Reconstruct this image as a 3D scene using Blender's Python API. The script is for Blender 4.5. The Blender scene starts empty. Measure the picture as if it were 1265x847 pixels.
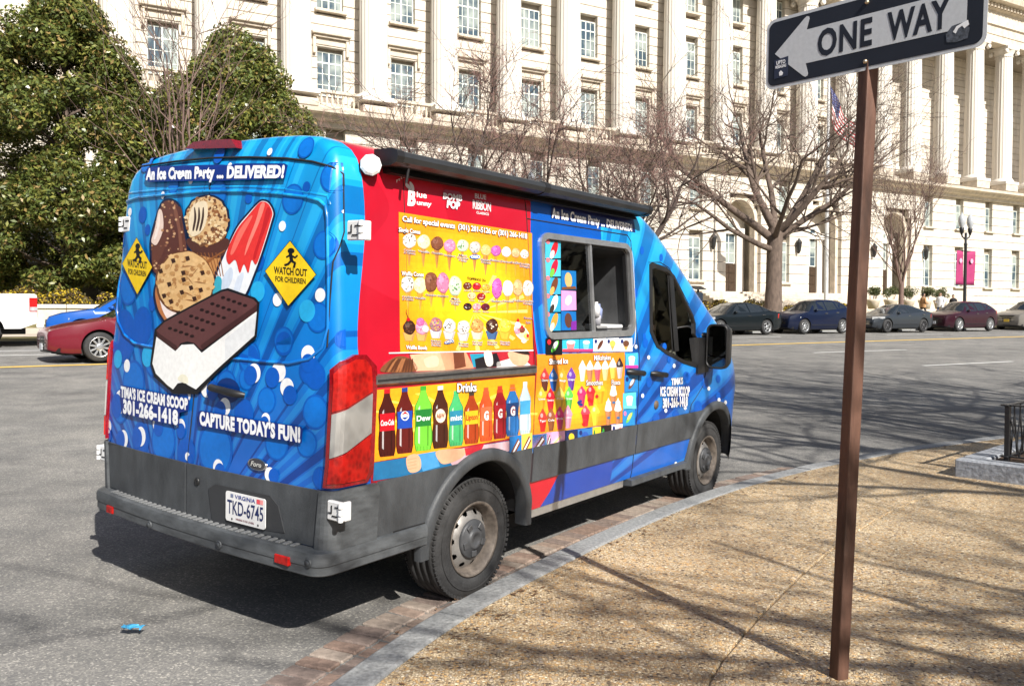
import bpy, bmesh, math, random
from mathutils import Vector, Matrix, noise as mnoise
scene = bpy.context.scene
R = math.radians
PI = math.pi

# ------------------------------------------------------------------ camera
FPX, CX, CY = 1040.0, 632.5, 423.5            # focal length and centre in photo pixels (1265 x 847)
EYE, PITCH = 1.65, 0.03383
cam_d = bpy.data.cameras.new('camera')
cam_d.sensor_fit = 'HORIZONTAL'
cam_d.sensor_width = 36.0
cam_d.lens = 36.0 * FPX / 1265.0
cam_d.clip_start, cam_d.clip_end = 0.05, 2000
cam = bpy.data.objects.new('camera', cam_d)
scene.collection.objects.link(cam)
cam.location = (0, 0, EYE)
cam.rotation_euler = (PI / 2 - PITCH, 0, 0)
scene.camera = cam

# ------------------------------------------------------------------ sky and sun
SUN_EL = R(38.5)
SH = Vector((-0.492, 0.871)).normalized()        # horizontal direction in which shadows fall
world = bpy.data.worlds.new('World')
scene.world = world
world.use_nodes = True
wn = world.node_tree
bg = wn.nodes['Background']
sky = wn.nodes.new('ShaderNodeTexSky')
sky.sky_type = 'NISHITA'
sky.sun_disc = False
sky.sun_elevation = SUN_EL
sky.sun_rotation = math.atan2(-SH.x, -SH.y)
sky.air_density = 1.0
sky.dust_density = 1.2
wn.links.new(sky.outputs['Color'], bg.inputs['Color'])
bg.inputs['Strength'].default_value = 0.062
sun_d = bpy.data.lights.new('sun', 'SUN')
sun_d.energy = 5.0
sun_d.angle = R(0.45)
sun_d.color = (1.0, 0.95, 0.87)
sun = bpy.data.objects.new('sun', sun_d)
scene.collection.objects.link(sun)
ldir = Vector((SH.x * math.cos(SUN_EL), SH.y * math.cos(SUN_EL), -math.sin(SUN_EL)))
sun.rotation_euler = ldir.to_track_quat('-Z', 'Y').to_euler()
sun.location = (10, -20, 30)
vs = scene.view_settings
vs.view_transform = 'Standard'
vs.look = 'None'
vs.exposure = 0.76
vs.gamma = 1.0
vs.use_curve_mapping = False

# ------------------------------------------------------------------ helpers
COL = scene.collection

def S(r, g, b):
    """sRGB 0-255 -> linear"""
    def f(c):
        c /= 255.0
        return c / 12.92 if c <= 0.04045 else ((c + 0.055) / 1.055) ** 2.4
    return (f(r), f(g), f(b))

def new_mat(name):
    m = bpy.data.materials.new(name)
    m.use_nodes = True
    return m, m.node_tree, m.node_tree.nodes['Principled BSDF']

def mat(name, col, rough=0.6, metal=0.0, var=0.12, scale=6.0, bump=0.0, bscale=None, coat=0.0, detail=5.0, spec=None, streak=None):
    m, t, b = new_mat(name)
    tc = t.nodes.new('ShaderNodeTexCoord')
    src = tc.outputs['Object']
    if streak:
        mp = t.nodes.new('ShaderNodeMapping'); mp.inputs['Scale'].default_value = streak
        t.links.new(src, mp.inputs['Vector']); src = mp.outputs['Vector']
    n = t.nodes.new('ShaderNodeTexNoise')
    n.inputs['Scale'].default_value = scale
    n.inputs['Detail'].default_value = detail
    n.inputs['Roughness'].default_value = 0.62
    t.links.new(src, n.inputs['Vector'])
    r = t.nodes.new('ShaderNodeValToRGB')
    r.color_ramp.elements[0].position = 0.3
    r.color_ramp.elements[1].position = 0.7
    r.color_ramp.elements[0].color = tuple(c * (1 - var) for c in col) + (1,)
    r.color_ramp.elements[1].color = tuple(min(1, c * (1 + var)) for c in col) + (1,)
    t.links.new(n.outputs['Fac'], r.inputs['Fac'])
    t.links.new(r.outputs['Color'], b.inputs['Base Color'])
    b.inputs['Roughness'].default_value = rough
    b.inputs['Metallic'].default_value = metal
    if spec is not None: b.inputs['Specular IOR Level'].default_value = spec
    if coat:
        b.inputs['Coat Weight'].default_value = coat
        b.inputs['Coat Roughness'].default_value = 0.06
    if bump:
        n2 = t.nodes.new('ShaderNodeTexNoise')
        n2.inputs['Scale'].default_value = bscale or scale * 4
        n2.inputs['Detail'].default_value = 6
        t.links.new(src, n2.inputs['Vector'])
        bp = t.nodes.new('ShaderNodeBump')
        bp.inputs['Strength'].default_value = bump
        bp.inputs['Distance'].default_value = 0.02
        t.links.new(n2.outputs['Fac'], bp.inputs['Height'])
        t.links.new(bp.outputs['Normal'], b.inputs['Normal'])
    return m

def tag(o, label=None, cat=None, group=None, kind=None):
    if label: o['label'] = label
    if cat: o['category'] = cat
    if group: o['group'] = group
    if kind: o['kind'] = kind
    return o

def link(name, me, parent=None, mats=None, loc=None):
    o = bpy.data.objects.new(name, me)
    COL.objects.link(o)
    if parent is not None: o.parent = parent
    if loc is not None: o.location = loc
    if mats:
        for mm in (mats if isinstance(mats, (list, tuple)) else [mats]): me.materials.append(mm)
    return o

def empty(name, loc=(0, 0, 0), rz=0.0, label=None, cat=None, group=None):
    o = bpy.data.objects.new(name, None)
    o.empty_display_size = 0.2
    COL.objects.link(o)
    o.location = loc
    o.rotation_euler = (0, 0, rz)
    tag(o, label, cat, group)
    return o

def copy_tree(o, parent=None):
    c = o.copy()
    COL.objects.link(c)
    c.parent = parent
    for ch in list(o.children): copy_tree(ch, c)
    return c

class MB:
    """mesh collector"""
    def __init__(self):
        self.v, self.f, self.m, self.c, self.s = [], [], [], [], []
    def add(self, vs, fs, mi=0, col=None, smooth=False):
        k = len(self.v)
        self.v += [tuple(p) for p in vs]
        for q in fs:
            self.f.append([k + i for i in q]); self.m.append(mi); self.c.append(col); self.s.append(smooth)
        return self
    def box(self, a, b, mi=0, col=None, mtx=None):
        (x0, y0, z0), (x1, y1, z1) = a, b
        vs = [(x0, y0, z0), (x1, y0, z0), (x1, y1, z0), (x0, y1, z0), (x0, y0, z1), (x1, y0, z1), (x1, y1, z1), (x0, y1, z1)]
        if mtx is not None: vs = [mtx @ Vector(p) for p in vs]
        return self.add(vs, [(0, 3, 2, 1), (4, 5, 6, 7), (0, 1, 5, 4), (1, 2, 6, 5), (2, 3, 7, 6), (3, 0, 4, 7)], mi, col)
    def bevbox(self, a, b, w=0.01, mi=0, mtx=None):
        """box with chamfered edges"""
        (x0, y0, z0), (x1, y1, z1) = a, b
        vs, fs = [], []
        c = [(x0 + x1) / 2, (y0 + y1) / 2, (z0 + z1) / 2]
        h = [(x1 - x0) / 2, (y1 - y0) / 2, (z1 - z0) / 2]
        w = min(w, *(0.45 * q for q in h))
        idx = {}
        for sx in (-1, 1):
            for sy in (-1, 1):
                for sz in (-1, 1):
                    for ax in range(3):
                        p = [c[i] + s * (h[i] - (w if i != ax else 0)) for i, s in enumerate((sx, sy, sz))]
                        idx[(sx, sy, sz, ax)] = len(vs); vs.append(p)
        for ax in range(3):
            o1, o2 = (ax + 1) % 3, (ax + 2) % 3
            for s in (-1, 1):
                loop = []
                for (a1, a2) in ((-1, -1), (1, -1), (1, 1), (-1, 1)):
                    k = [0, 0, 0]; k[ax] = s; k[o1] = a1; k[o2] = a2
                    loop.append(idx[tuple(k) + (ax,)])
                fs.append(loop if s > 0 else loop[::-1])
            for a1 in (-1, 1):
                for a2 in (-1, 1):
                    k0 = [0, 0, 0]; k0[o1] = a1; k0[o2] = a2
                    k1 = list(k0); k0[ax] = -1; k1[ax] = 1
                    q = [idx[tuple(k0) + (o1,)], idx[tuple(k1) + (o1,)], idx[tuple(k1) + (o2,)], idx[tuple(k0) + (o2,)]]
                    fs.append(q if a1 * a2 < 0 else q[::-1])
        for sx in (-1, 1):
            for sy in (-1, 1):
                for sz in (-1, 1):
                    q = [idx[(sx, sy, sz, i)] for i in range(3)]
                    fs.append(q if sx * sy * sz > 0 else q[::-1])
        if mtx is not None: vs = [mtx @ Vector(p) for p in vs]
        return self.add(vs, fs, mi)
    def tube(self, pts, rads, n=8, mi=0, caps=True, smooth=True, col=None):
        pts = [Vector(p) for p in pts]
        if not isinstance(rads, (list, tuple)): rads = [rads] * len(pts)
        vs, fs = [], []
        t0 = (pts[1] - pts[0]).normalized()
        up = Vector((0, 0, 1)) if abs(t0.z) < 0.9 else Vector((1, 0, 0))
        nrm = t0.cross(up).normalized()
        for i, p in enumerate(pts):
            t = (pts[min(i + 1, len(pts) - 1)] - pts[max(i - 1, 0)])
            if t.length < 1e-9: t = t0
            t = t.normalized()
            nrm = (nrm - t * nrm.dot(t))
            nrm = nrm.normalized() if nrm.length > 1e-6 else t.orthogonal().normalized()
            bn = t.cross(nrm)
            for k in range(n):
                a = 2 * PI * k / n
                vs.append(p + (nrm * math.cos(a) + bn * math.sin(a)) * rads[i])
        for i in range(len(pts) - 1):
            for k in range(n):
                k2 = (k + 1) % n
                fs.append((i * n + k, i * n + k2, (i + 1) * n + k2, (i + 1) * n + k))
        self.add(vs, fs, mi, col, smooth)
        if caps:
            self.add([vs[k] for k in range(n)], [tuple(range(n))[::-1]], mi, col)
            self.add(vs[-n:], [tuple(range(n))], mi, col)
        return self
    def lathe(self, prof, n=24, mi=0, mtx=None, smooth=True, a0=0.0, a1=2 * PI):
        """prof: list of (r, z); axis z"""
        full = abs(a1 - a0 - 2 * PI) < 1e-6
        cnt = n if full else n + 1
        vs, fs = [], []
        for (r, z) in prof:
            for k in range(cnt):
                a = a0 + (a1 - a0) * k / n
                vs.append(Vector((r * math.cos(a), r * math.sin(a), z)))
        if mtx is not None: vs = [mtx @ q for q in vs]
        for i in range(len(prof) - 1):
            for k in range(n):
                k2 = (k + 1) % cnt
                fs.append((i * cnt + k, i * cnt + k2, (i + 1) * cnt + k2, (i + 1) * cnt + k))
        return self.add(vs, fs, mi, None, smooth)
    def prism(self, pts, off, mi=0, col=None):
        """closed prism: polygon pts (3-D) swept by off"""
        n = len(pts); off = Vector(off)
        a = [Vector(q) for q in pts]; b = [q + off for q in a]
        fs = [tuple(range(n))[::-1], tuple(range(n, 2 * n))] + [(i, (i + 1) % n, n + (i + 1) % n, n + i) for i in range(n)]
        return self.add(a + b, fs, mi, col)
    def grid(self, fn, nu, nv, mi=0, smooth=True, col=None):
        vs = [fn(i / nu, j / nv) for j in range(nv + 1) for i in range(nu + 1)]
        fs = [(j * (nu + 1) + i, j * (nu + 1) + i + 1, (j + 1) * (nu + 1) + i + 1, (j + 1) * (nu + 1) + i) for j in range(nv) for i in range(nu)]
        return self.add(vs, fs, mi, col, smooth)
    def sphere(self, c, r, nu=12, nv=8, mi=0, col=None):
        if not isinstance(r, (list, tuple)): r = (r, r, r)
        return self.grid(lambda u, v: (c[0] + r[0] * math.sin(PI * v) * math.cos(2 * PI * u), c[1] + r[1] * math.sin(PI * v) * math.sin(2 * PI * u), c[2] - r[2] * math.cos(PI * v)), nu, nv, mi, True, col)
    def mesh(self, name='mesh', weld=False, fixn=False):
        me = bpy.data.meshes.new(name)
        me.from_pydata(self.v, [], self.f)
        me.polygons.foreach_set('material_index', self.m)
        me.polygons.foreach_set('use_smooth', self.s)
        if any(c is not None for c in self.c):
            at = me.color_attributes.new('print', 'FLOAT_COLOR', 'CORNER')
            data = []
            for q, c in zip(self.f, self.c):
                c = c or (1, 1, 1)
                data += (list(c) + [1.0]) * len(q)
            at.data.foreach_set('color', data)
        if weld or fixn:
            bm = bmesh.new(); bm.from_mesh(me)
            if weld: bmesh.ops.remove_doubles(bm, verts=bm.verts, dist=1e-5)
            if fixn: bmesh.ops.recalc_face_normals(bm, faces=bm.faces)
            bm.to_mesh(me); bm.free()
        me.update()
        return me
    def build(self, name, mats, parent=None, loc=None, weld=False, fixn=False, kind=None, label=None, cat=None, group=None):
        o = link(name, self.mesh(name, weld, fixn), parent, mats, loc)
        return tag(o, label, cat, group, kind)

def bool_cut(me, cutters, name='cut'):
    """mesh minus a list of MB cutters (exact boolean), returns a new mesh"""
    o = bpy.data.objects.new('tmp_base', me); COL.objects.link(o)
    cs = []
    for i, mb in enumerate(cutters):
        cm = mb.mesh('cutter', weld=True, fixn=True)
        for mm in me.materials: cm.materials.append(mm)
        c = bpy.data.objects.new('tmp_cut', cm); COL.objects.link(c); cs.append(c)
        md = o.modifiers.new('b%d' % i, 'BOOLEAN'); md.operation = 'DIFFERENCE'; md.solver = 'EXACT'; md.object = c
    dg = bpy.context.evaluated_depsgraph_get(); dg.update()
    out = bpy.data.meshes.new_from_object(o.evaluated_get(dg))
    out.name = name
    bpy.data.objects.remove(o)
    for c in cs:
        m_ = c.data; bpy.data.objects.remove(c); bpy.data.meshes.remove(m_)
    return out

_txt = {}
def text2d(body, bold=0.0, spacing=1.0, shear=0.0):
    """glyph outlines of the built-in font as flat polygons, normalised to the unit square by cap height and width"""
    key = (body, bold, spacing, shear)
    if key in _txt: return _txt[key]
    cu = bpy.data.curves.new('txt', 'FONT')
    cu.body = body; cu.size = 1.0; cu.offset = bold; cu.space_character = spacing; cu.shear = shear
    cu.resolution_u = 3
    o = bpy.data.objects.new('txt', cu); COL.objects.link(o)
    dg = bpy.context.evaluated_depsgraph_get(); dg.update()
    me = bpy.data.meshes.new_from_object(o.evaluated_get(dg))
    V = [(v.co.x, v.co.y) for v in me.vertices]; F = [list(q.vertices) for q in me.polygons]
    bpy.data.objects.remove(o); bpy.data.curves.remove(cu); bpy.data.meshes.remove(me)
    _txt[key] = (V, F)
    return V, F

# ------------------------------------------------------------------ photo pixel -> ray
CP, SP = math.cos(PITCH), math.sin(PITCH)
def ray(u, v):
    a, b = (u - CX) / FPX, -(v - CY) / FPX
    return Vector((0, 0, EYE)), Vector((a, CP + b * SP, -SP + b * CP))
def px_z(u, v, z):
    o, d = ray(u, v)
    return o + d * ((z - o.z) / d.z)

# avenue frame: s along the far street (to the right and away), n towards the far building
DS, DN = Vector((0.870, 0.492)).normalized(), Vector((-0.492, 0.870)).normalized()
def sn(s, n, z=0.0):
    q = DS * s + DN * n
    return Vector((q.x, q.y, z))
def to_sn(x, y):
    return x * DS.x + y * DS.y, x * DN.x + y * DN.y
def px_n(u, n):
    """s on the line n = const that is seen in photo column u (eye level)"""
    t = (u - CX) / FPX
    y = n / (DN.y + DN.x * t)
    return to_sn(t * y, y)[0]
def sstep(a, b, x):
    k = min(max((x - a) / (b - a), 0), 1)
    return k * k * (3 - 2 * k)
AV_RZ = math.atan2(DS.y, DS.x)
# ================================================================== ground
def catmull(P, step=0.12):
    out = []
    P = [Vector(q) for q in P]
    for i in range(len(P) - 1):
        a, b, c, d = P[max(i - 1, 0)], P[i], P[i + 1], P[min(i + 2, len(P) - 1)]
        k = max(1, int((c - b).length / step))
        for j in range(k):
            t = j / k
            out.append(0.5 * ((2 * b) + (c - a) * t + (2 * a - 5 * b + 4 * c - d) * t * t + (3 * b - a - 3 * c + d) * t ** 3))
    out.append(P[-1])
    return out
KERB = catmull([(-3.4, -12), (-2.35, -4), (-1.72, 0), (-1.3, 1.8), (-1.02, 2.7), (-.77, 3.41), (-.56, 3.93), (-.33, 4.4), (-.09, 4.80), (.48, 5.68), (1.15, 6.6),
                (1.75, 7.32), (2.15, 7.74), (3.03, 8.54), (4.27, 9.46), (5.22, 10.05), (6.21, 10.62), (8, 11.6), (12, 13.8), (22, 19.4), (45, 32.4), (80, 52.2)], 0.25)
KA = [0.0]
for i in range(1, len(KERB)): KA.append(KA[-1] + (KERB[i] - KERB[i - 1]).length)
def kerb_at(a, o):
    """point at arc length a, offset o to the pavement side"""
    import bisect
    i = min(max(bisect.bisect_right(KA, a) - 1, 0), len(KERB) - 2)
    t = (a - KA[i]) / (KA[i + 1] - KA[i])
    d0 = (KERB[min(i + 1, len(KERB) - 1)] - KERB[max(i - 1, 0)]).normalized()
    d1 = (KERB[min(i + 2, len(KERB) - 1)] - KERB[i]).normalized()
    d = (d0.lerp(d1, t)).normalized()
    p = KERB[i].lerp(KERB[i + 1], t)
    return p + Vector((d.y, -d.x)) * o
def kerb_dist(x, y):
    """signed distance: positive on the road"""
    q = Vector((x, y)); best = 1e9; sg = 1
    for i in range(len(KERB) - 1):
        a, b = KERB[i], KERB[i + 1]; e = b - a
        t = min(max((q - a).dot(e) / e.length_squared, 0), 1)
        c = a + e * t; d = (q - c).length
        if d < best:
            best = d; sg = 1 if e.x * (q.y - a.y) - e.y * (q.x - a.x) > 0 else -1
    return sg * best
def arc_near(x, y):
    return min(range(len(KERB)), key=lambda i: (KERB[i] - Vector((x, y))).length)
N_FAR = 29.6
def z_av(n): return 0.69 * min(max((n - 9) / 20.0, 0), 1)
def z_road(x, y):
    s, n = to_sn(x, y)
    d = kerb_dist(x, y)
    if d < 0: return -0.02 + max(d, -0.5) * 0.5 + z_av(n)
    return 0.030 * min(d, 2.2) + z_av(n)
def z_far(n):
    """ground beyond the far kerb"""
    pts = [(29.6, 0.84), (30.2, 0.86), (33.5, 0.98), (35.2, 1.30), (40, 1.62), (47, 1.85), (60, 2.0), (140, 2.0)]
    for (a, za), (b, zb) in zip(pts, pts[1:]):
        if n <= b: return za + (zb - za) * max(0, (n - a)) / (b - a)
    return 2.0

# ---- materials
def asphalt_mat():
    m, t, b = new_mat('asphalt')
    N, L = t.nodes, t.links
    tc = N.new('ShaderNodeTexCoord')
    big = N.new('ShaderNodeTexNoise'); big.inputs['Scale'].default_value = 0.35; big.inputs['Detail'].default_value = 6
    mp = N.new('ShaderNodeMapping'); mp.inputs['Rotation'].default_value = (0, 0, -AV_RZ); mp.inputs['Scale'].default_value = (0.25, 1.0, 1)
    L.new(tc.outputs['Object'], mp.inputs['Vector']); L.new(mp.outputs['Vector'], big.inputs['Vector'])
    fine = N.new('ShaderNodeTexVoronoi'); fine.inputs['Scale'].default_value = 110
    L.new(tc.outputs['Object'], fine.inputs['Vector'])
    r1 = N.new('ShaderNodeValToRGB'); e = r1.color_ramp.elements
    e[0].position, e[0].color = 0.30, (0.160, 0.159, 0.157, 1)
    e[1].position, e[1].color = 0.72, (0.24, 0.238, 0.233, 1)
    L.new(big.outputs['Fac'], r1.inputs['Fac'])
    sep = N.new('ShaderNodeSeparateColor'); L.new(fine.outputs['Color'], sep.inputs['Color'])
    r2 = N.new('ShaderNodeValToRGB'); e = r2.color_ramp.elements; r2.color_ramp.interpolation = 'CONSTANT'
    e[0].position, e[0].color = 0.0, (0.74, 0.74, 0.75, 1)
    e[1].position, e[1].color = 0.35, (0.95, 0.94, 0.92, 1)
    k = e.new(0.78); k.color = (1.25, 1.23, 1.18, 1)
    k = e.new(0.93); k.color = (1.75, 1.7, 1.6, 1)
    L.new(sep.outputs[0], r2.inputs['Fac'])
    mx = N.new('ShaderNodeMix'); mx.data_type = 'RGBA'; mx.blend_type = 'MULTIPLY'; mx.inputs['Factor'].default_value = 1
    L.new(r1.outputs['Color'], mx.inputs[6]); L.new(r2.outputs['Color'], mx.inputs[7])
    # dirt patches
    pn = N.new('ShaderNodeTexNoise'); pn.inputs['Scale'].default_value = 1.7; pn.inputs['Detail'].default_value = 8
    L.new(tc.outputs['Object'], pn.inputs['Vector'])
    r3 = N.new('ShaderNodeValToRGB'); e = r3.color_ramp.elements
    e[0].position, e[0].color = 0.35, (0.78, 0.78, 0.78, 1); e[1].position, e[1].color = 0.65, (1.12, 1.1, 1.07, 1)
    L.new(pn.outputs['Fac'], r3.inputs['Fac'])
    mx2 = N.new('ShaderNodeMix'); mx2.data_type = 'RGBA'; mx2.blend_type = 'MULTIPLY'; mx2.inputs['Factor'].default_value = 1
    L.new(mx.outputs[2], mx2.inputs[6]); L.new(r3.outputs['Color'], mx2.inputs[7])
    # cracks
    cv = N.new('ShaderNodeTexVoronoi'); cv.feature = 'DISTANCE_TO_EDGE'; cv.inputs['Scale'].default_value = 0.33
    wn_ = N.new('ShaderNodeTexNoise'); wn_.inputs['Scale'].default_value = 1.3; wn_.inputs['Detail'].default_value = 6
    L.new(tc.outputs['Object'], wn_.inputs['Vector'])
    mv = N.new('ShaderNodeVectorMath'); mv.operation = 'MULTIPLY_ADD'; mv.inputs[1].default_value = (0.9, 0.9, 0)
    L.new(wn_.outputs['Color'], mv.inputs[0]); L.new(tc.outputs['Object'], mv.inputs[2])
    L.new(mv.outputs['Vector'], cv.inputs['Vector'])
    lt = N.new('ShaderNodeMath'); lt.operation = 'LESS_THAN'; lt.inputs[1].default_value = 0.0022
    L.new(cv.outputs['Distance'], lt.inputs[0])
    cm = N.new('ShaderNodeMath'); cm.operation = 'MULTIPLY'; cm.inputs[1].default_value = 0.12
    L.new(lt.outputs[0], cm.inputs[0])
    mx3 = N.new('ShaderNodeMix'); mx3.data_type = 'RGBA'
    L.new(cm.outputs[0], mx3.inputs[0]); L.new(mx2.outputs[2], mx3.inputs[6]); mx3.inputs[7].default_value = (0.03, 0.03, 0.03, 1)
    on = N.new('ShaderNodeTexNoise'); on.inputs['Scale'].default_value = 0.8; on.inputs['Detail'].default_value = 9; on.inputs['Roughness'].default_value = 0.7
    L.new(tc.outputs['Object'], on.inputs['Vector'])
    orr = N.new('ShaderNodeValToRGB'); e = orr.color_ramp.elements
    e[0].position, e[0].color = 0.28, (0.52, 0.52, 0.53, 1); e[1].position, e[1].color = 0.46, (1, 1, 1, 1)
    k = e.new(0.74); k.color = (1.12, 1.11, 1.08, 1)
    L.new(on.outputs['Fac'], orr.inputs['Fac'])
    dv = N.new('ShaderNodeTexVoronoi'); dv.inputs['Scale'].default_value = 1.9; L.new(tc.outputs['Object'], dv.inputs['Vector'])
    dr_ = N.new('ShaderNodeValToRGB'); e = dr_.color_ramp.elements
    e[0].position, e[0].color = 0.03, (0.5, 0.5, 0.5, 1); e[1].position, e[1].color = 0.055, (1, 1, 1, 1)
    L.new(dv.outputs['Distance'], dr_.inputs['Fac'])
    ma = N.new('ShaderNodeMix'); ma.data_type = 'RGBA'; ma.blend_type = 'MULTIPLY'; ma.inputs['Factor'].default_value = 1
    L.new(mx3.outputs[2], ma.inputs[6]); L.new(orr.outputs['Color'], ma.inputs[7])
    mb_ = N.new('ShaderNodeMix'); mb_.data_type = 'RGBA'; mb_.blend_type = 'MULTIPLY'; mb_.inputs['Factor'].default_value = .55
    L.new(ma.outputs[2], mb_.inputs[6]); L.new(dr_.outputs['Color'], mb_.inputs[7])
    L.new(mb_.outputs[2], b.inputs['Base Color'])
    b.inputs['Roughness'].default_value = 0.86
    b.inputs['Specular IOR Level'].default_value = 0.35
    bp = N.new('ShaderNodeBump'); bp.inputs['Strength'].default_value = 0.6; bp.inputs['Distance'].default_value = 0.006
    L.new(sep.outputs[0], bp.inputs['Height']); L.new(bp.outputs['Normal'], b.inputs['Normal'])
    return m
def aggregate_mat():
    m, t, b = new_mat('exposed_aggregate')
    N, L = t.nodes, t.links
    tc = N.new('ShaderNodeTexCoord')
    vo = N.new('ShaderNodeTexVoronoi'); vo.inputs['Scale'].default_value = 70; vo.inputs['Randomness'].default_value = 1
    ve = N.new('ShaderNodeTexVoronoi'); ve.feature = 'DISTANCE_TO_EDGE'; ve.inputs['Scale'].default_value = 70
    for q in (vo, ve): L.new(tc.outputs['Object'], q.inputs['Vector'])
    sep = N.new('ShaderNodeSeparateColor'); L.new(vo.outputs['Color'], sep.inputs['Color'])
    r = N.new('ShaderNodeValToRGB'); r.color_ramp.interpolation = 'CONSTANT'
    cols = [(0.0, (0.12, 0.085, 0.06)), (0.10, (0.36, 0.24, 0.13)), (0.20, (0.58, 0.37, 0.16)), (0.40, (0.60, 0.47, 0.29)), (0.60, (0.66, 0.55, 0.38)),
            (0.78, (0.44, 0.38, 0.31)), (0.86, (0.74, 0.60, 0.38)), (0.95, (0.88, 0.78, 0.58))]
    e = r.color_ramp.elements
    e[0].position, e[0].color = cols[0][0], cols[0][1] + (1,)
    e[1].position, e[1].color = cols[1][0], cols[1][1] + (1,)
    for p_, c_ in cols[2:]:
        k = e.new(p_); k.color = c_ + (1,)
    L.new(sep.outputs[0], r.inputs['Fac'])
    er = N.new('ShaderNodeValToRGB'); er.color_ramp.elements[0].position = 0.02; er.color_ramp.elements[1].position = 0.16
    L.new(ve.outputs['Distance'], er.inputs['Fac'])
    mx = N.new('ShaderNodeMix'); mx.data_type = 'RGBA'
    L.new(er.outputs['Color'], mx.inputs[0]); mx.inputs[6].default_value = (0.42, 0.32, 0.20, 1); L.new(r.outputs['Color'], mx.inputs[7])
    st = N.new('ShaderNodeTexNoise'); st.inputs['Scale'].default_value = 1.1; st.inputs['Detail'].default_value = 7; st.inputs['Roughness'].default_value = 0.65
    L.new(tc.outputs['Object'], st.inputs['Vector'])
    sr = N.new('ShaderNodeValToRGB'); e = sr.color_ramp.elements
    e[0].position, e[0].color = 0.30, (0.50, 0.47, 0.44, 1); e[1].position, e[1].color = 0.60, (1.06, 1.04, 1.02, 1)
    L.new(st.outputs['Fac'], sr.inputs['Fac'])
    m2 = N.new('ShaderNodeMix'); m2.data_type = 'RGBA'; m2.blend_type = 'MULTIPLY'; m2.inputs['Factor'].default_value = 1
    L.new(mx.outputs[2], m2.inputs[6]); L.new(sr.outputs['Color'], m2.inputs[7])
    gv = N.new('ShaderNodeTexVoronoi'); gv.inputs['Scale'].default_value = 2.3; L.new(tc.outputs['Object'], gv.inputs['Vector'])
    gr_ = N.new('ShaderNodeValToRGB'); e = gr_.color_ramp.elements
    e[0].position, e[0].color = 0.035, (0.30, 0.28, 0.27, 1); e[1].position, e[1].color = 0.05, (1, 1, 1, 1)
    L.new(gv.outputs['Distance'], gr_.inputs['Fac'])
    m3 = N.new('ShaderNodeMix'); m3.data_type = 'RGBA'; m3.blend_type = 'MULTIPLY'; m3.inputs['Factor'].default_value = .7
    L.new(m2.outputs[2], m3.inputs[6]); L.new(gr_.outputs['Color'], m3.inputs[7])
    L.new(m3.outputs[2], b.inputs['Base Color'])
    b.inputs['Roughness'].default_value = 0.75
    bp = N.new('ShaderNodeBump'); bp.inputs['Strength'].default_value = 0.7; bp.inputs['Distance'].default_value = 0.008
    L.new(er.outputs['Color'], bp.inputs['Height']); L.new(bp.outputs['Normal'], b.inputs['Normal'])
    return m
M_ASPH, M_AGG = asphalt_mat(), aggregate_mat()
M_GRAN = mat('kerb_granite', (0.25, 0.255, 0.255), 0.7, var=0.35, scale=45, bump=0.35, bscale=30)
M_GRAN2 = mat('planter_granite', (0.27, 0.285, 0.31), 0.7, var=0.4, scale=25, bump=0.5, bscale=18)
M_BRICKS = [mat('brick_%d' % i, c, 0.85, var=0.3, scale=22, bump=0.4) for i, c in enumerate([(0.21, 0.145, 0.115), (0.27, 0.20, 0.16), (0.19, 0.145, 0.125), (0.30, 0.245, 0.205)])]
M_WHITE = mat('road_white', (0.62, 0.62, 0.60), 0.7, var=0.22, scale=9)
M_YEL = mat('road_yellow', (0.68, 0.45, 0.09), 0.7, var=0.18, scale=9)
M_GRASS = mat('winter_grass', (0.17, 0.145, 0.055), 0.95, var=0.45, scale=2.2, bump=0.8, bscale=60)
M_JOINT = mat('joint_dirt', (0.12, 0.10, 0.075), 0.95, var=0.3, scale=30)
M_CONC = mat('far_pavement_concrete', (0.46, 0.40, 0.33), 0.85, var=0.15, scale=1.5)

def ramp_list(lo, hi, fine_lo, fine_hi, fstep, grow=1.25):
    xs = []
    x = fine_lo
    while x <= fine_hi: xs.append(x); x += fstep
    st = fstep; x = fine_lo
    while x > lo: st *= grow; x -= st; xs.append(max(x, lo))
    st = fstep; x = xs[0] and max(xs)
    while x < hi: st *= grow; x += st; xs.append(min(x, hi))
    return sorted(set(round(q, 4) for q in xs))
XS = ramp_list(-70, 170, -4, 14, 0.3)
YS = sorted(set(ramp_list(-40, N_FAR, 1.0, 10.0, 0.3) + [9.0, 29.0]))
g = MB()
vs_ = []
for n in YS:
    for s in XS:
        q = sn(s, n)
        vs_.append((q.x, q.y, z_road(q.x, q.y)))
W_ = len(XS)
g.add(vs_, [(j * W_ + i, j * W_ + i + 1, (j + 1) * W_ + i + 1, (j + 1) * W_ + i) for j in range(len(YS) - 1) for i in range(W_ - 1)], smooth=True)
ROAD = g.build('road', M_ASPH, kind='structure')
# base earth under everything, to the horizon
MB().add([(-900, -900, -0.7), (900, -900, -0.7), (900, 900, -0.7), (-900, 900, -0.7)], [(0, 1, 2, 3)]).build('ground', M_GRASS, kind='structure')

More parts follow.
